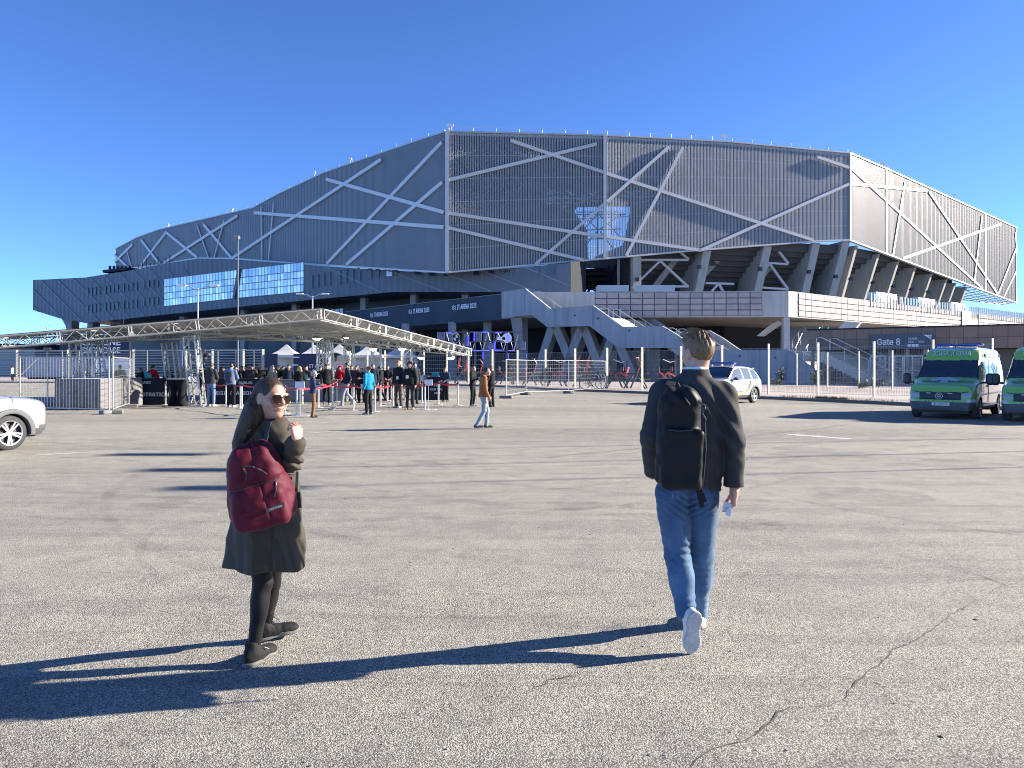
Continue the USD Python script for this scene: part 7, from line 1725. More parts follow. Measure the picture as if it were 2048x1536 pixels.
# coat
cb = J(530, 1150, 4.28); zH = cb[2] + .045
def w_coat(p):
    sh_c = (shL + shR) / 2
    d = eseg(p, sh_c - (0, 0, .05), J(534, 985, 4.28), .160, .176, X_ax, .72)
    hemc = np.array([J(531, 1150, 4.28)[0], 4.30, zH - .06])
    d = smin(d, eseg(p, J(534, 985, 4.28), hemc, .176, .232, X_ax, .72), .05)
    d = smin(d, seg(p, shL + (.03, 0, .005), shR + (-.03, 0, .005), .066), .04)
    d = smin(d, seg(p, neck - (0, 0, .04), neck + (.01, .01, .04), .082, .066), .03)
    for s, e, w in ((shL, elL, wrL), (shR, elR, wrR)):
        w2 = w - unit(w - e) * .02
        d = smin(d, seg(p, s, e, .070, .062), .05); d = smin(d, seg(p, e, w2, .060, .050), .03)
    # cuff band
    ax = unit(wrR - elR); d = smin(d, seg(p, wrR - ax * .055, wrR - ax * .03, .056, .056), .008)
    z = p[:, 2]; low = np.clip((1.05 - z) / .5, 0, 1)
    ang = np.arctan2(p[:, 1] - 4.30, p[:, 0] - hemc[0])
    d = d + low * (.016 * np.sin(ang * 5 + .8) + .007 * np.sin(ang * 11 + 2 + z * 5))
    vx = J(550, 1100, 4.2)[0]                                                        # back vent: right side laps over left
    vent = np.clip((.98 - z) / .1, 0, 1) * (p[:, 1] < 4.28)
    d = d + vent * (-.012 / (1 + np.exp(-(p[:, 0] - vx) * 420)) + .010 * np.exp(-((p[:, 0] - vx) / .006) ** 2))
    d = d + .018 * nz(p, (7, 7, 10), 1) + .007 * nz(p, (22, 22, 16), 2)
    wu = np.exp(-((np.linalg.norm(p - (shR * .5 + elR * .5), axis=1) / .10) ** 2)); d = d + wu * .012 * np.sin((p @ unit(np.array([.75, .2, .62])).astype(np.float32)) * 80 + 2 * nz(p, (8, 8, 8), 18))
    wl = np.clip((1.0 - z) / .3, 0, 1) * (p[:, 0] > vx - .02); d = d + wl * .006 * np.sin(p[:, 0] * 70 + (z - .5) * 22 + 2 * nz(p, (6, 6, 4), 19))
    # sleeve creases round the elbow
    we = np.exp(-((np.linalg.norm(p - elR, axis=1) / .10) ** 2)); d = d + we * .017 * np.sin((p @ unit(np.array([.35, .1, .9])).astype(np.float32)) * 130 + 3 * nz(p, (12, 12, 12), 8))
    ws = np.exp(-((np.linalg.norm(p - (shR + (.0, -.03, -.07)), axis=1) / .09) ** 2)); d = d + ws * .015 * np.sin((p @ unit(np.array([.8, .2, .5])).astype(np.float32)) * 95)
    d = smax(d, zH - z + .006 * np.sin(ang * 4), .006)
    inner = d + .02                                                                    # hollow skirt and open cuff
    d = np.where(z < zH + .25, smax(d, -np.maximum(inner, z - (zH + .18)), .004), d)
    return d
cv, cf = surface_nets(w_coat, OW + (-.42, -.36, zH - .04), OW + (.42, .46, 1.47), .0062)
M_coat = fabric('coat_olive', (.040, .034, .025), (.054, .046, .034), .7, .12, bump=.10)
place(wm, 'coat', (cv, cf), M_coat, OW)
def w_collar(p):
    c = neck + (.008, .0, .035); d = np.abs(eseg(p, c - (0, 0, .03), c + (0, 0, .028), .078, .074, X_ax, .92)) - .006
    return smax(smax(d, p[:, 2] - (c[2] + .035), .005), (c[2] - .04) - p[:, 2], .005) + .004 * nz(p, (20, 20, 20), 4)
place(wm, 'collar', surface_nets(w_collar, neck + (-.14, -.14, -.05), neck + (.14, .14, .12), .005), M_coat, OW)
vent_ = MB().tube([J(551, 1075, 4.13), J(549, 1110, 4.12), J(551, 1146, 4.11)], .0022, 4)
# tights and shoes
def w_tights(p):
    d = None
    for h_, k_, a_ in ((hipL, knL, anL), (hipR, knR, anR)):
        e = smin(seg(p, h_, k_, .084, .054), seg(p, k_, a_, .052, .036), .02)
        calf = k_ + (a_ - k_) * .3 + np.array([0, -.014, 0]); e = smin(e, ell(p, calf, (.046, .050, .11)), .03)
        d = e if d is None else np.minimum(d, e)
    return smax(d, p[:, 2] - .98, .01)
place(wm, 'tights', surface_nets(w_tights, OW + (-.25, -.2, .03), OW + (.25, .45, 1.0), .006), fabric('tights_black', (.007, .007, .008), (.010, .010, .011), .5, .15), OW)
def shoe_sdf(p, ank, fdir, L=.25, pitch=0.0, wid=.040, lift=0.0):
    """Trainer with heel, toe box and ankle opening; fdir is the toe direction on the ground."""
    f = unit(fdir); f3 = unit(f * math.cos(pitch) + np.array([0, 0, 1]) * math.sin(pitch)); upd = np.cross(np.cross(f3, (0, 0, 1)), f3); upd = unit(upd); sd = np.cross(f3, upd)
    R = np.stack([f3, sd, upd], 0).astype(np.float32); q = (p - ank.astype(np.float32)) @ R.T
    d = smin(ell(q, (-.015, 0, -.035), (.062, wid * .9, .055)), ell(q, (.075, 0, -.050), (.095, wid * 1.02, .038)), .05)
    d = smin(d, ell(q, (.135, .004, -.058), (.055, wid * 1.05, .027)), .03)
    d = smin(d, seg(q, (-.012, 0, -.02), (-.016, 0, .028), .040, .040), .03)
    d = smax(d, -seg(q, (-.012, 0, .02), (-.012, 0, .08), .033), .008)
    d = smax(d, -.076 - q[:, 2], .01)
    return d, q
def sole_sdf(q, wid=.040, th=.018):
    o = smin(smin(ell(q * (1, 1, 0) , (-.025, 0, 0), (.062, wid, .2)), ell(q * (1, 1, 0), (.07, 0, 0), (.12, wid * .92, .2)), .03), ell(q * (1, 1, 0), (.125, .004, 0), (.068, wid * 1.12, .2)), .02)
    wave = .006 * np.sin(np.clip(q[:, 0], -.1, .2) * 30)
    return smax(smax(o, q[:, 2] - (-.066 + th * .5 + wave), .006), (-.066 - th) - q[:, 2], .006)
def trainer(parent, ank, fdir, m_up, m_sole, org, pitch=0.0, wid=.040, h=.0048, treads=False):
    lo, hi = ank - .24, ank + .24
    place(parent, 'shoe', surface_nets(lambda p: shoe_sdf(p, ank, fdir, pitch=pitch, wid=wid)[0] + .003 * nz(p, (40, 40, 40), 3), lo, hi, h), m_up, org)
    def so(p):
        q = shoe_sdf(p, ank, fdir, pitch=pitch, wid=wid)[1]; d = sole_sdf(q, wid)
        if treads:
            g = np.maximum(np.abs(np.sin(q[:, 0] * 75 + np.sin(q[:, 1] * 60) * 1.2)), .3); d = d + .004 * np.clip(1 - g * 2.2, 0, 1) * (q[:, 2] < -.076)
        return d
    place(parent, 'sole', surface_nets(so, lo, hi, h), m_sole, org)
M_shblk = fabric('shoe_black', (.010, .010, .011), None, .7, .2, 600, .2); M_soleg = mat('sole_grey', (.10, .10, .095), .8, var=.15, scale=30)
ankL_g = np.array([anL[0], anL[1], .084]); ankR_g = np.array([anR[0], anR[1], .100])
trainer(wm, ankL_g, np.array([.30, .95, 0]), M_shblk, M_soleg, OW)
trainer(wm, ankR_g, np.array([.88, .48, 0]), M_shblk, M_soleg, OW, pitch=.10)
part(wm, 'lace', MB().tube([ankR_g + (.055, .0, .0) - OW, ankR_g + (.03, -.02, .045) - OW, ankR_g + (.05, -.02, .055) - OW, ankR_g + (.075, .0, .03) - OW], .003, 5).tube([ankL_g + (.05, .03, -.005) - OW, ankL_g + (.07, .045, -.02) - OW], .003, 5), M_black)
# hair
def w_hair(p):
    q = ((p - hc.astype(np.float32)) @ np.stack([rt_, fw_, upv], 0).T.astype(np.float32)) / hs
    cap = ell(q, (0, -.018, .030), (.0805, .100, .0925))
    face = smax(ell(q, (0, .105, -.02), (.072, .075, .105)), -q[:, 2] - .2, .02)
    cap = smax(cap, -face, .022); cap = smax(cap, -.055 - q[:, 2], .03)
    cap = smax(cap, -ell(q, (.078, .004, -.006), (.03, .022, .034)), .008)          # ear shows
    b0 = HL(-.02, -.085, .02)
    fall = chain(p, [HL(-.01, -.07, .03), J(512, 820, 4.22), J(500, 845, 4.205), J(490, 868, 4.20), J(480, 888, 4.195), J(474, 903, 4.20)], [.064, .056, .049, .041, .029, .012], .05)
    fall = smin(fall, chain(p, [HL(-.06, -.02, .02), J(526, 830, 4.29), J(508, 858, 4.255), J(494, 880, 4.23)], [.044, .042, .040, .032], .05), .05)
    fall = smax(fall, ell(q, (.0, .06, -.06), (.075, .075, .11)) * -1, .01)
    d = smin(cap, fall, .03)
    cross = q[:, 0] * 1.0 + q[:, 1] * .6
    return d + .0020 * np.clip(1 - q[:, 1] / .04, .05, 1) * np.sin(cross * 260 + 3 * nz(p, (8, 8, 3), 2)) + .0035 * nz(p, (22, 22, 4), 5) * np.clip(1 - q[:, 1] / .05, .15, 1)
M_hairw = hair_mat('hair_brown', (.016, .010, .007), (.055, .034, .021))
place(wm, 'hair', surface_nets(w_hair, J(465, 905, 4.2) - (.02, .22, .0), hc + (.17, .20, .17), .0048), M_hairw, OW)
rr9 = np.random.RandomState(4); stv = MB()
for k in range(70):
    u = rr9.rand(); a0 = HL(rr9.uniform(-.06, .07), rr9.uniform(-.10, .0), rr9.uniform(.03, .11)); e = J(472 + 16 * u, 872 + 32 * rr9.rand(), 4.15 + .06 * rr9.rand()) ; m1 = (a0 + e) / 2 + (-.01 + .02 * rr9.randn(), -.035, .02)
    t_ = np.linspace(0, 1, 7)[:, None]; pts = (1 - t_) ** 2 * a0 + 2 * t_ * (1 - t_) * m1 + t_ ** 2 * e + rr9.randn(7, 3) * .0012
    stv.tube(pts - OW, [.0014] * 6 + [.0006], 3)
for k in range(6): 
    e = J(466 + 10 * rr9.rand(), 866 + 10 * rr9.rand(), 4.15); stv.tube(np.array([J(484, 862, 4.16), J(476, 868, 4.15), e]) - OW, [.0012, .001, .0005], 3)
part(wm, 'hair_strands', stv, M_hairw, kind='stuff')
# sunglasses, ear ring
sg_ = part(wm, 'sunglasses', MB().tube([HL(-.007, .104, .012) - OW, HL(0, .107, .016) - OW, HL(.007, .104, .012) - OW], .0028, 6), M_frame_b := mat('glasses_frame', (.02, .012, .010), .25, spec=.8))
M_lens = usdkit.material(stage, '/World/Looks/lens_brown', {'t': ('texture_coordinate', {}), 's': ('separate_xyz', {}), 'm': ('map_range', {'from_min': hc[2] - .03, 'from_max': hc[2] + .03, 'to_min': 0.0, 'to_max': 1.0, 'clamp': True}), 'r': ('rgb_ramp', {'ramp': [(0, (.022, .010, .008)), (1, (.003, .002, .002))]}),
    'p': ('principled_bsdf', {'roughness': .12, 'specular_ior_level': .12})}, [('t.object', 's.vector'), ('s.z', 'm.value'), ('m.result', 'r.fac'), ('r.color', 'p.base_color')], surface='p.BSDF')
for sx in (1, -1):
    g = np.linspace(0, 2 * math.pi, 28, endpoint=False); n_ = 28
    lx = .029 * np.sign(np.cos(g)) * np.abs(np.cos(g)) ** .75; lz = .0255 * np.sign(np.sin(g)) * np.abs(np.sin(g)) ** .8 * np.where(np.sin(g) > 0, .9, 1.05) + .004 * np.maximum(0, np.cos(g) * 1) * (np.sin(g) > 0)
    ring_ = np.array([HL(sx * (.036 + a), .104 - .35 * max(0, abs(.036 + a) - .03) - .02 * (.036 + a), .003 + b) for a, b in zip(lx, lz)]); ctr = ring_.mean(0) + fw_ * .004
    v = np.vstack([ring_, [ctr]]) - OW; f_ = [[i, (i + 1) % n_, n_] if sx > 0 else [(i + 1) % n_, i, n_] for i in range(n_)]
    part(sg_, 'lens', (v, np.array(f_)), M_lens, smooth=True)
    part(sg_, 'rim', MB().tube(np.vstack([ring_, ring_[:1]]) - OW, .0024, 6, cap=False), M_frame_b)
    part(sg_, 'temple', MB().tube([HL(sx * .066, .090, .016) - OW, HL(sx * .078, .04, .014) - OW, HL(sx * .080, -.01, .010) - OW], [.003, .0025, .0022], 5), mat('temple_gold', (.35, .22, .10), .3, .7))
part(wm, 'earring', MB().lathe([(0, -.004), (.004, 0), (0, .004)], HL(.084, -.002, -.036) - OW, n=8), mat('earring_metal', (.6, .6, .58), .2, .8))

# ---- burgundy backpack
bc = J(516, 966, 4.07); Rb = trimesh.transformations.euler_matrix(.10, math.radians(-11), math.radians(12))[:3, :3]      # columns: side, depth, up
ob = np.array([bc[0], bc[1], 0])
bp_ = thing('backpack', 'burgundy rounded backpack with front pocket on the back of the woman in olive coat', 'backpack', tuple(ob))
def bq(p): return (p - bc.astype(np.float32)) @ Rb.astype(np.float32)
def bag_f(p):
    q = bq(p); u = np.clip((q[:, 2] + .24) / .48, 0, 1); wz = .183 - .085 * u ** 2.2; 
    qq = q.copy(); qq[:, 0] = q[:, 0] * (.20 / wz)
    d = rb3(qq, (0, 0, 0), (.20, .10, .235), .10) * .8
    d = smin(d, rb3(qq, (0.0, -.085, -.115), (.165, .055, .115), .05) * .85, .02)
    d = d + .010 * nz(q, (9, 9, 11), 2) + .005 * nz(q, (22, 18, 26), 4) + .006 * np.exp(-((q[:, 2] - (.012 + .02 * np.sin(q[:, 0] * 9))) / .007) ** 2) * (q[:, 1] < 0)
    d = d + .004 * np.exp(-((q[:, 0] - .03 - .10 * np.clip(-q[:, 2], -1, 1)) / .006) ** 2) * (q[:, 1] < -.02)
    return d
M_burg = fabric('nylon_burgundy', (.058, .0045, .013), (.08, .0065, .018), .6, .15, 700, .10)
place(bp_, 'bag', surface_nets(bag_f, bc - (.30, .24, .32), bc + (.30, .24, .32), .0058), M_burg, ob)
bl = lambda x, y, z: bc + Rb @ np.array([x, y, z]) - ob
def surf_y(x, z):
    t = np.linspace(-.22, 0, 120); p = np.array([bc + Rb @ np.array([x, a, z]) for a in t], np.float32); d = bag_f(p); k = np.argmax(d < 0); return t[k]
def on_bag(pts, r, m, nm, off=.002, n=5): part(bp_, nm, MB().tube([bl(x, surf_y(x, z) - off, z) for x, z in pts], r, n), m)
on_bag([(-.04 + .012 * i, .125 - .0008 * i * i) for i in range(10)], .0042, M_black, 'zip')
on_bag([(-.16 + .026 * i, .0 + .0022 * i) for i in range(12)], .0042, M_black, 'zip')
on_bag([(-.035, .118), (-.033, .08), (-.045, .045)], .005, M_black, 'zip_pull'); on_bag([(.105, .012), (.10, -.03), (.085, -.06)], .0045, M_black, 'zip_pull')
on_bag([(-.038, .118), (-.036, .10)], .005, M_steel, 'zip_slider'); on_bag([(.105, .01), (.104, -.008)], .0045, M_steel, 'zip_slider')
lbq = [bl(x, surf_y(x, z) - .004, z) for x, z in ((.03, -.135), (.125, -.125), (.125, -.102), (.03, -.112))]
part(bp_, 'label', MB().prism(lbq, Rb @ np.array([0, -.003, 0])), M_black)
part(bp_, 'label_print', text3('EASTPAK', .009, bl(.042, surf_y(.07, -.12) - .0085, -.126), Rb @ np.array([1, 0, .1]), Rb @ np.array([0, 0, 1]), .001, True, width=.07), M_txt)
part(bp_, 'shoulder_strap', MB().bar(bl(.07, .08, .2), shR + (-.03, -.06, .055) - ob, .022, .010, up=(0, -.4, 1)).bar(shR + (-.03, -.06, .055) - ob, shR + (-.02, .05, .05) - ob, .022, .010, up=(0, 0, 1)).bar(shR + (-.02, .05, .05) - ob, shR + (-.01, .12, -.10) - ob, .05, .014, up=(0, 1, .4)), M_black)
part(bp_, 'side_strap', MB().bar(bl(.185, .02, -.09), bl(.20, .12, -.02), .014, .03, up=(0, 0, 1)).bar(bl(.19, .05, -.11), bl(.18, .05, -.20), .02, .006, up=(0, 1, 0)), M_black)
# ---- man in dark blazer and jeans
DM = 4.55; OM = np.array([J(1380, 1330, DM)[0], DM, 0.0])
mn = thing('person', 'tall man in charcoal blazer, blue jeans and white trainers, walking away from the camera', 'person', tuple(OM))
hm = J(1396, 708, 4.55); fm = unit((-.34, .94, -.02)); um = unit((.02, 0.03, 1)); ms = 1.02
rm = unit(np.cross(fm, um)); fm_ = np.cross(um, rm)
HM = lambda x, y, z: hm + (rm * x + fm_ * y + um * z) * ms
mneck = J(1390, 752, 4.53)
mSL, mSR = J(1326, 788, 4.50), J(1447, 792, 4.50)
mEL, mWL = J(1304, 872, 4.43), J(1306, 950, 4.56)
mER, mWR = J(1466, 882, 4.46), J(1469, 976, 4.46)
mHL, mHR = J(1345, 985, 4.52), J(1404, 985, 4.54)
mKL, mKR = J(1356, 1115, 4.60), J(1402, 1112, 4.70)
mAL, mAR = J(1374, 1232, 4.43), J(1396, 1228, 4.90)
def m_hand(p): return hand_sdf(p, mWR + (0, 0, -.005), (-.05, .05, -1.0), (1, -.15, 0), -1.0, 1.0, (.35, .45, .5, .6), .35, .03)
def m_body(p):
    d = head_sdf(p, hm, fm, um, ms)
    d = smin(d, seg(p, mneck - (0, 0, .06), hm + (.0, -.012, -.07), .062, .058), .03)
    d = smin(d, eseg(p, mneck - (0, 0, .12), (mHL + mHR) / 2, .15, .085, X_ax, .6), .05)
    for s, e, w in ((mSL, mEL, mWL), (mSR, mER, mWR)): d = smin(d, seg(p, s, e, .050, .040), .03); d = smin(d, seg(p, e, w, .042, .028), .02)
    for h_, k_, a_ in ((mHL, mKL, mAL), (mHR, mKR, mAR)): d = smin(d, seg(p, h_, k_, .062, .050), .02); d = smin(d, seg(p, k_, a_, .052, .036), .02)
    return smin(d, m_hand(p), .012)
place(mn, 'body', surface_nets(m_body, OM + (-.36, -.3, .03), OM + (.42, .5, 1.95), .0062), M_skin2, OM)
def m_hair(p):
    q = ((p - hm.astype(np.float32)) @ np.stack([rm, fm_, um], 0).T.astype(np.float32)) / ms
    d = ell(q, (0, -.016, .036), (.080, .101, .096))
    d = smin(d, ell(q, (.0, .03, .088), (.068, .075, .040)), .03)
    d = smax(d, (q[:, 1] - .070) + .4 * np.maximum(.05 - q[:, 2], 0), .02)
    d = smax(d, (-.058 + .35 * np.maximum(q[:, 1] + .02, 0)) - q[:, 2], .014)
    for sx in (1, -1): d = smax(d, -ell(q, (sx * .082, .0, -.012), (.022, .024, .040)), .01)
    top = np.clip((q[:, 2] - .03) / .06, 0, 1)
    return d + .004 * nz(q, (50, 50, 22), 3) + top * (.022 * nz(q, (24, 24, 18), 6) + .005 * np.sin(q[:, 0] * 260 + 6 * nz(q, (20, 20, 10), 2)))
M_hairm = hair_mat('hair_sandy', (.06, .036, .018), (.19, .115, .055), (150, 150, 30))
place(mn, 'hair', surface_nets(m_hair, hm - .16, hm + .19, .0045), M_hairm, OM)
rr9 = np.random.RandomState(9); hs_ = MB()
for k in range(240):
    a, b = rr9.uniform(-.07, .07), rr9.uniform(-.09, .09); zz = .036 + .096 * math.sqrt(max(0, 1 - (a / .083) ** 2 - ((b + .016) / .104) ** 2)); 
    if zz < .06: continue
    p0 = HM(a, b, zz + .002); p1 = HM(a * 1.08 + .006 * rr9.randn() - .01, b + .03, zz + .018 + .008 * rr9.rand()); p2 = HM(a * 1.12 + .012 * rr9.randn() - .02, b + .05, zz + .02 + .012 * rr9.rand())
    hs_.tube(np.array([p0, p1, p2]) - OM, [.0016, .0013, .0005], 3)
part(mn, 'hair_strands', hs_, M_hairm, kind='stuff')
# blazer
zHm = J(1400, 985, 4.5)[2]
def m_blaz(p):
    z = p[:, 2]; sc_ = (mSL + mSR) / 2
    d = eseg(p, sc_ - (0, 0, .06), J(1383, 905, 4.5), .195, .175, X_ax, .64)
    d = smin(d, eseg(p, J(1383, 905, 4.5), J(1376, 985, 4.53), .172, .195, X_ax, .66), .06)
    d = smin(d, seg(p, mSL + (.02, 0, .0), mSR + (-.02, 0, .0), .072), .05)
    d = smin(d, seg(p, mneck - (0, 0, .07), mneck + (0, 0, -.005), .10, .078), .03)
    for s, e, w in ((mSL, mEL, mWL), (mSR, mER, mWR)):
        w2 = w - unit(w - e) * .012
        d = smin(d, seg(p, s, e, .082, .066), .045); d = smin(d, seg(p, e, w2, .066, .054), .03)
    d = d + .010 * nz(p, (7, 7, 9), 11) + .005 * nz(p, (20, 20, 14), 12)
    # diagonal pull lines from the right shoulder blade towards the waist, creases at the elbows
    c = J(1430, 840, 4.4); wv = np.exp(-(((p - c.astype(np.float32)) / np.array([.16, .3, .22], np.float32)) ** 2).sum(1))
    d = d + wv * .008 * np.sin((p[:, 0] * .80 + p[:, 2] * .55) * 88 + 2.5 * nz(p, (6, 6, 6), 15))
    c = J(1420, 950, 4.4); wv = np.exp(-(((p - c.astype(np.float32)) / np.array([.12, .3, .14], np.float32)) ** 2).sum(1))
    d = d + wv * .007 * np.sin((p[:, 0] * .9 + p[:, 2] * .25) * 85)
    for e in (mEL, mER): d = d + np.exp(-((np.linalg.norm(p - e.astype(np.float32), axis=1) / .10) ** 2)) * .006 * np.clip(.4 + 2.2 * nz(p, (7, 7, 7), 64), 0, 1.3) * np.sin((z + .4 * p[:, 0]) * 105 + 2 * nz(p, (10, 10, 10), 16))
    vx = J(1420, 900, 4.4)[0]; d = d + np.clip((1.24 - z) / .1, 0, 1) * (p[:, 1] < 4.5) * .010 * np.exp(-((p[:, 0] - vx - (1.1 - z) * .05) / .005) ** 2)
    sx = J(1392, 900, 4.4)[0]; d = d + (p[:, 1] < 4.5) * .0025 * np.exp(-((p[:, 0] - sx) / .004) ** 2)
    hem = zHm + .10 * np.clip((J(1455, 900, 4.5)[0] - p[:, 0]) / .45, 0, 1) + .006 * np.sin(p[:, 0] * 40)
    arm = np.minimum(seg(p, mER, mWR, .066, .06), seg(p, mEL, mWL, .066, .06))
    d = np.where(arm < .006, d, smax(d, hem - z, .006))
    d = np.where((z < hem + .1) & (arm > .01), smax(d, -np.maximum(d + .018, z - hem - .07), .004), d)
    for e, w in ((mEL, mWL), (mER, mWR)):
        ax = unit(w - e).astype(np.float32); d = np.where(seg(p, e, w + ax * .03, .08) < 0, smax(d, (p - (w - ax * .008).astype(np.float32)) @ ax, .004), d)
    return d
M_blz = fabric('blazer_charcoal', (.028, .028, .029), (.036, .036, .037), .8, .12, 1000, .08)
place(mn, 'blazer', surface_nets(m_blaz, OM + (-.40, -.28, zHm - .06), OM + (.42, .30, 1.66), .0062), M_blz, OM)
def m_collar(p):
    c = mneck + (.004, .0, .012); d = np.abs(eseg(p, c - (0, 0, .04), c + (0, 0, .03), .090, .072, X_ax, .95)) - .007
    return smax(smax(d, p[:, 2] - (c[2] + .030), .005), (c[2] - .05) - p[:, 2], .006)
place(mn, 'collar', surface_nets(m_collar, mneck + (-.15, -.15, -.06), mneck + (.15, .15, .12), .005), M_blz, OM)
def m_shirt(p):
    c = mneck + (.004, .004, .034); d = np.abs(eseg(p, c - (0, 0, .03), c + (0, 0, .022), .076, .066, X_ax, .95)) - .004
    return smax(smax(d, p[:, 2] - (c[2] + .022), .004), (c[2] - .05) - p[:, 2], .006)
place(mn, 'shirt_collar', surface_nets(m_shirt, mneck + (-.15, -.15, -.04), mneck + (.15, .15, .14), .005), mat('shirt_pale_blue', (.46, .50, .56), .7), OM)
# jeans
def m_jeans(p):
    z = p[:, 2]
    d = eseg(p, J(1376, 945, 4.53), J(1375, 990, 4.52), .158, .168, X_ax, .74)
    for sx in (-1, 1): d = smin(d, ell(p, J(1375 + sx * 30, 995, 4.46), (.085, .085, .11)), .05)
    for k_, (h_, kn, a_) in enumerate(((mHL, mKL, mAL), (mHR, mKR, mAR))):
        e = smin(seg(p, h_, kn, .106, .078), seg(p, kn, a_ - unit(a_ - kn) * -.01, .074, .060), .03)
        calf = kn + (a_ - kn) * .32 + np.array([0, -.02, 0]); e = smin(e, ell(p, calf, (.066, .070, .14)), .04)
        wk = np.exp(-((np.linalg.norm((p - kn.astype(np.float32)) * np.array([1, 1, .9], np.float32), axis=1) / .13) ** 2))
        e = e + wk * .0075 * np.clip(.5 + 2.2 * nz(p, (6, 6, 5), 60 + k_), 0, 1.4) * np.sin((z + .25 * (p[:, 0] - kn[0])) * 135 + 3.2 * nz(p, (9, 9, 7), 20 + k_))
        wa = np.exp(-((np.linalg.norm(p - (a_ + (kn - a_) * .12).astype(np.float32), axis=1) / .085) ** 2)); e = e + wa * .007 * np.clip(.5 + 2 * nz(p, (8, 8, 8), 62), 0, 1.4) * np.sin(z * 150 + 3 * nz(p, (12, 12, 9), 30))
        d = e if k_ == 0 else smin(d, e, .02 if k_ == 0 else .012)
    cr = np.exp(-(((p - J(1376, 1015, 4.44).astype(np.float32)) / np.array([.13, .2, .07], np.float32)) ** 2).sum(1)); d = d + cr * .009 * np.sin((z - .7 * np.abs(p[:, 0] - J(1376, 1015, 4.5)[0])) * 150)
    d = d + .008 * nz(p, (10, 10, 12), 23) + .004 * nz(p, (30, 30, 30), 24)
    d = d + .003 * (np.exp(-((p[:, 0] - J(1376, 1000, 4.5)[0]) / .004) ** 2)) * (z > .80) * (p[:, 1] < 4.5)
    for a_, kn in ((mAL, mKL), (mAR, mKR)):
        ax = unit(a_ - kn).astype(np.float32); d = np.where(np.linalg.norm(p - a_.astype(np.float32), axis=1) < .13, smax(d, (p - (a_ + ax * .018).astype(np.float32)) @ ax, .006), d)
    return smax(d, z - 1.13, .01)
M_jean = usdkit.material(stage, '/World/Looks/denim_blue', {'t': ('texture_coordinate', {}), 'n': ('noise_texture', {'scale': 5.0, 'detail': 6.0, 'roughness': .6}), 'r': ('rgb_ramp', {'ramp': [(.25, (.022, .054, .11)), (.55, (.045, .098, .178)), (.8, (.105, .175, .26))]}),
    's': ('separate_xyz', {}), 'zf': ('map_range', {'from_min': .15, 'from_max': .85, 'to_min': .12, 'to_max': -.10}), 'ad': ('math', {'math_type': 'add'}), 'w': ('noise_texture', {'scale': 900.0, 'detail': 1.0}), 'v': ('noise_texture', {'scale': 45.0, 'detail': 4.0}), 'a': ('math', {'math_type': 'multiply_add', 'value2': .4}),
    'b': ('bump', {'strength': .4, 'distance': .004}), 'p': ('principled_bsdf', {'roughness': .85, 'sheen_weight': .08, 'specular_ior_level': .3})},
    [('t.object', 'n.vector'), ('t.object', 's.vector'), ('s.z', 'zf.value'), ('n.fac', 'ad.value1'), ('zf.result', 'ad.value2'), ('ad.value', 'r.fac'), ('r.color', 'p.base_color'), ('t.object', 'w.vector'), ('t.object', 'v.vector'), ('w.fac', 'a.value1'), ('v.fac', 'a.value3'), ('a.value', 'b.height'), ('b.normal', 'p.normal')], surface='p.BSDF')
place(mn, 'jeans', surface_nets(m_jeans, OM + (-.32, -.32, .05), OM + (.30, .52, 1.15), .0062), M_jean, OM)
def ray_on(f, x, z, y0=4.05, y1=4.6):
    t = np.linspace(y0, y1, 240); d = f(np.c_[np.full(240, x), t, np.full(240, z)].astype(np.float32)); return t[np.argmax(d < 0)]
for x0, x1 in ((1318, 1362), (1385, 1424)):      # back pockets as stitched seams
    pts = [(x0, 968), (x0 + 1, 1006), ((x0 + x1) / 2, 1018), (x1 - 1, 1006), (x1, 968), (x0, 966)]; P3 = []
    for a, b in zip(pts[:-1], pts[1:]):
        for k in range(5):
            q = J(a[0] + (b[0] - a[0]) * k / 5, a[1] + (b[1] - a[1]) * k / 5, 4.42); P3.append(np.array([q[0], ray_on(m_jeans, q[0], q[2]) - .001, q[2]]))
    part(mn, 'pocket_seam', MB().tube(np.array(P3) - OM, .0022, 4), M_jean)
# shoes: rear one up on its toe with the sole to the camera
M_shw = fabric('trainer_white', (.50, .50, .49), (.56, .56, .55), .7, .1, 500, .1); M_solew = mat('trainer_sole', (.34, .335, .315), .75, var=.25, scale=35, bump=.3, bscale=90)
trainer(mn, mAL + (.010, -.005, -.004), np.array([-.06, .30, 0]), M_shw, M_solew, OM, pitch=math.radians(-74), wid=.045, treads=True)
trainer(mn, np.array([mAR[0], mAR[1], .086]), np.array([.1, 1, 0]), M_shw, M_solew, OM, wid=.045)
part(mn, 'sock', MB().tube(np.array([mAL + (0, .0, -.01), mAL + (-.004, .012, .05)]) - OM, [.043, .046], 12), mat('sock_navy', (.012, .014, .022), .9))

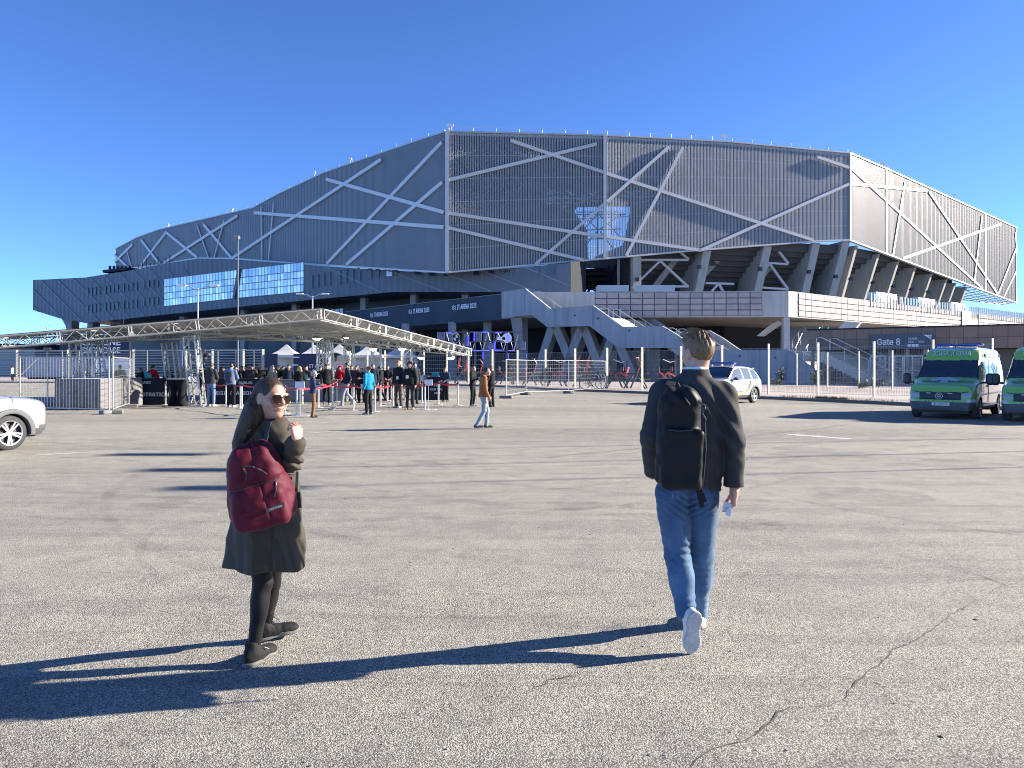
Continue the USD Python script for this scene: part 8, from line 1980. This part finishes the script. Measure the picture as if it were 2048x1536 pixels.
# ---- black backpack on his left shoulder
kc = J(1352, 876, 4.27); ok_ = np.array([kc[0], kc[1], 0]); Rk = trimesh.transformations.euler_matrix(.05, math.radians(3), math.radians(-8))[:3, :3]
kb_ = thing('backpack', 'slim black backpack hanging on the left shoulder of the man in charcoal blazer', 'backpack', tuple(ok_))
def kq(p): return (p - kc.astype(np.float32)) @ Rk.astype(np.float32)
def kbag(p):
    q = kq(p); u = np.clip((q[:, 2] + .32) / .64, 0, 1); qq = q.copy(); qq[:, 0] = q[:, 0] / (1 - .12 * u ** 3) - .02 * np.sin(u * 3)
    d = rb3(qq, (0, 0, 0), (.120, .078, .290), .07) * .92
    d = smin(d, rb3(qq, (.02, -.07, -.10), (.11, .03, .17), .028), .02)
    return d + .030 * nz(q, (6, 8, 7), 40) + .014 * nz(q, (20, 16, 26), 41) + .008 * np.clip((q[:, 2] - .16) / .1, 0, 1) * np.sin(q[:, 0] * 60 + q[:, 2] * 50)
M_kb = fabric('nylon_black', (.006, .006, .007), (.009, .009, .010), .5, .03, 700, .12)
place(kb_, 'bag', surface_nets(kbag, kc - (.25, .22, .40), kc + (.25, .22, .40), .0062), M_kb, ok_)
kl = lambda x, y, z: kc + Rk @ np.array([x, y, z]) - ok_
part(kb_, 'shoulder_strap', MB().bar(kl(-.05, .05, .29), mSL + (.045, -.05, .075) - ok_, .05, .014, up=(0, -.5, 1)).bar(mSL + (.045, -.05, .075) - ok_, mSL + (.05, .08, .06) - ok_, .05, .014, up=(0, 0, 1)).bar(mSL + (.05, .08, .06) - ok_, mSL + (.03, .14, -.15) - ok_, .05, .014, up=(0, 1, .3)), M_kb)
part(kb_, 'thin_strap', MB().tube([mSL + (.075, -.07, .07) - ok_, kl(.03, -.09, .24), kl(.06, -.10, .20)], .004, 5), mat('strap_tan', (.09, .065, .04), .6))
part(kb_, 'buckle_cluster', MB().tube([kl(.10, -.09, .225), kl(.14, -.095, .20), kl(.125, -.10, .16), kl(.15, -.08, .12)], .007, 6).rbox(kl(.13, -.10, .19), (.03, .012, .02), .005), M_black)
part(kb_, 'hanging_strap', MB().tube([kl(.145, -.06, .14), kl(.16, -.07, -.05), kl(.155, -.075, -.22), kl(.15, -.06, -.30)], .0055, 5).bar(kl(.13, -.07, -.27), kl(.16, -.07, -.37), .025, .006, up=(0, 1, 0)).bar(kl(.15, -.06, -.28), kl(.175, -.06, -.34), .02, .005, up=(0, 1, 0)), M_kb)
part(kb_, 'zip', MB().tube([kl(-.06, -.11, .06), kl(.0, -.112, .055), kl(.08, -.11, .065)], .004, 5), M_black)
# paper card in his right hand
cd = J(1455, 1014, 4.42); t = thing('paper_card', 'small folded white paper held in the right hand of the man in blazer', 'paper', tuple(cd))
part(t, 'sheet', MB().hexa(np.array([(-.030, 0, -.02), (.02, .01, -.045), (.021, .013, -.044), (-.029, .003, -.019), (-.022, 0, .035), (.03, .01, .015), (.031, .013, .016), (-.021, .003, .036)])), mat('card_paper', (.46, .44, .45), .6)); part(t, 'fold', MB().hexa(np.array([(-.012, -.004, -.045), (.018, .004, -.06), (.019, .006, -.059), (-.011, -.001, -.044), (-.006, -.004, .0), (.026, .004, -.015), (.027, .006, -.014), (-.005, -.001, .001)])), mat('card_blue', (.25, .32, .55), .6))
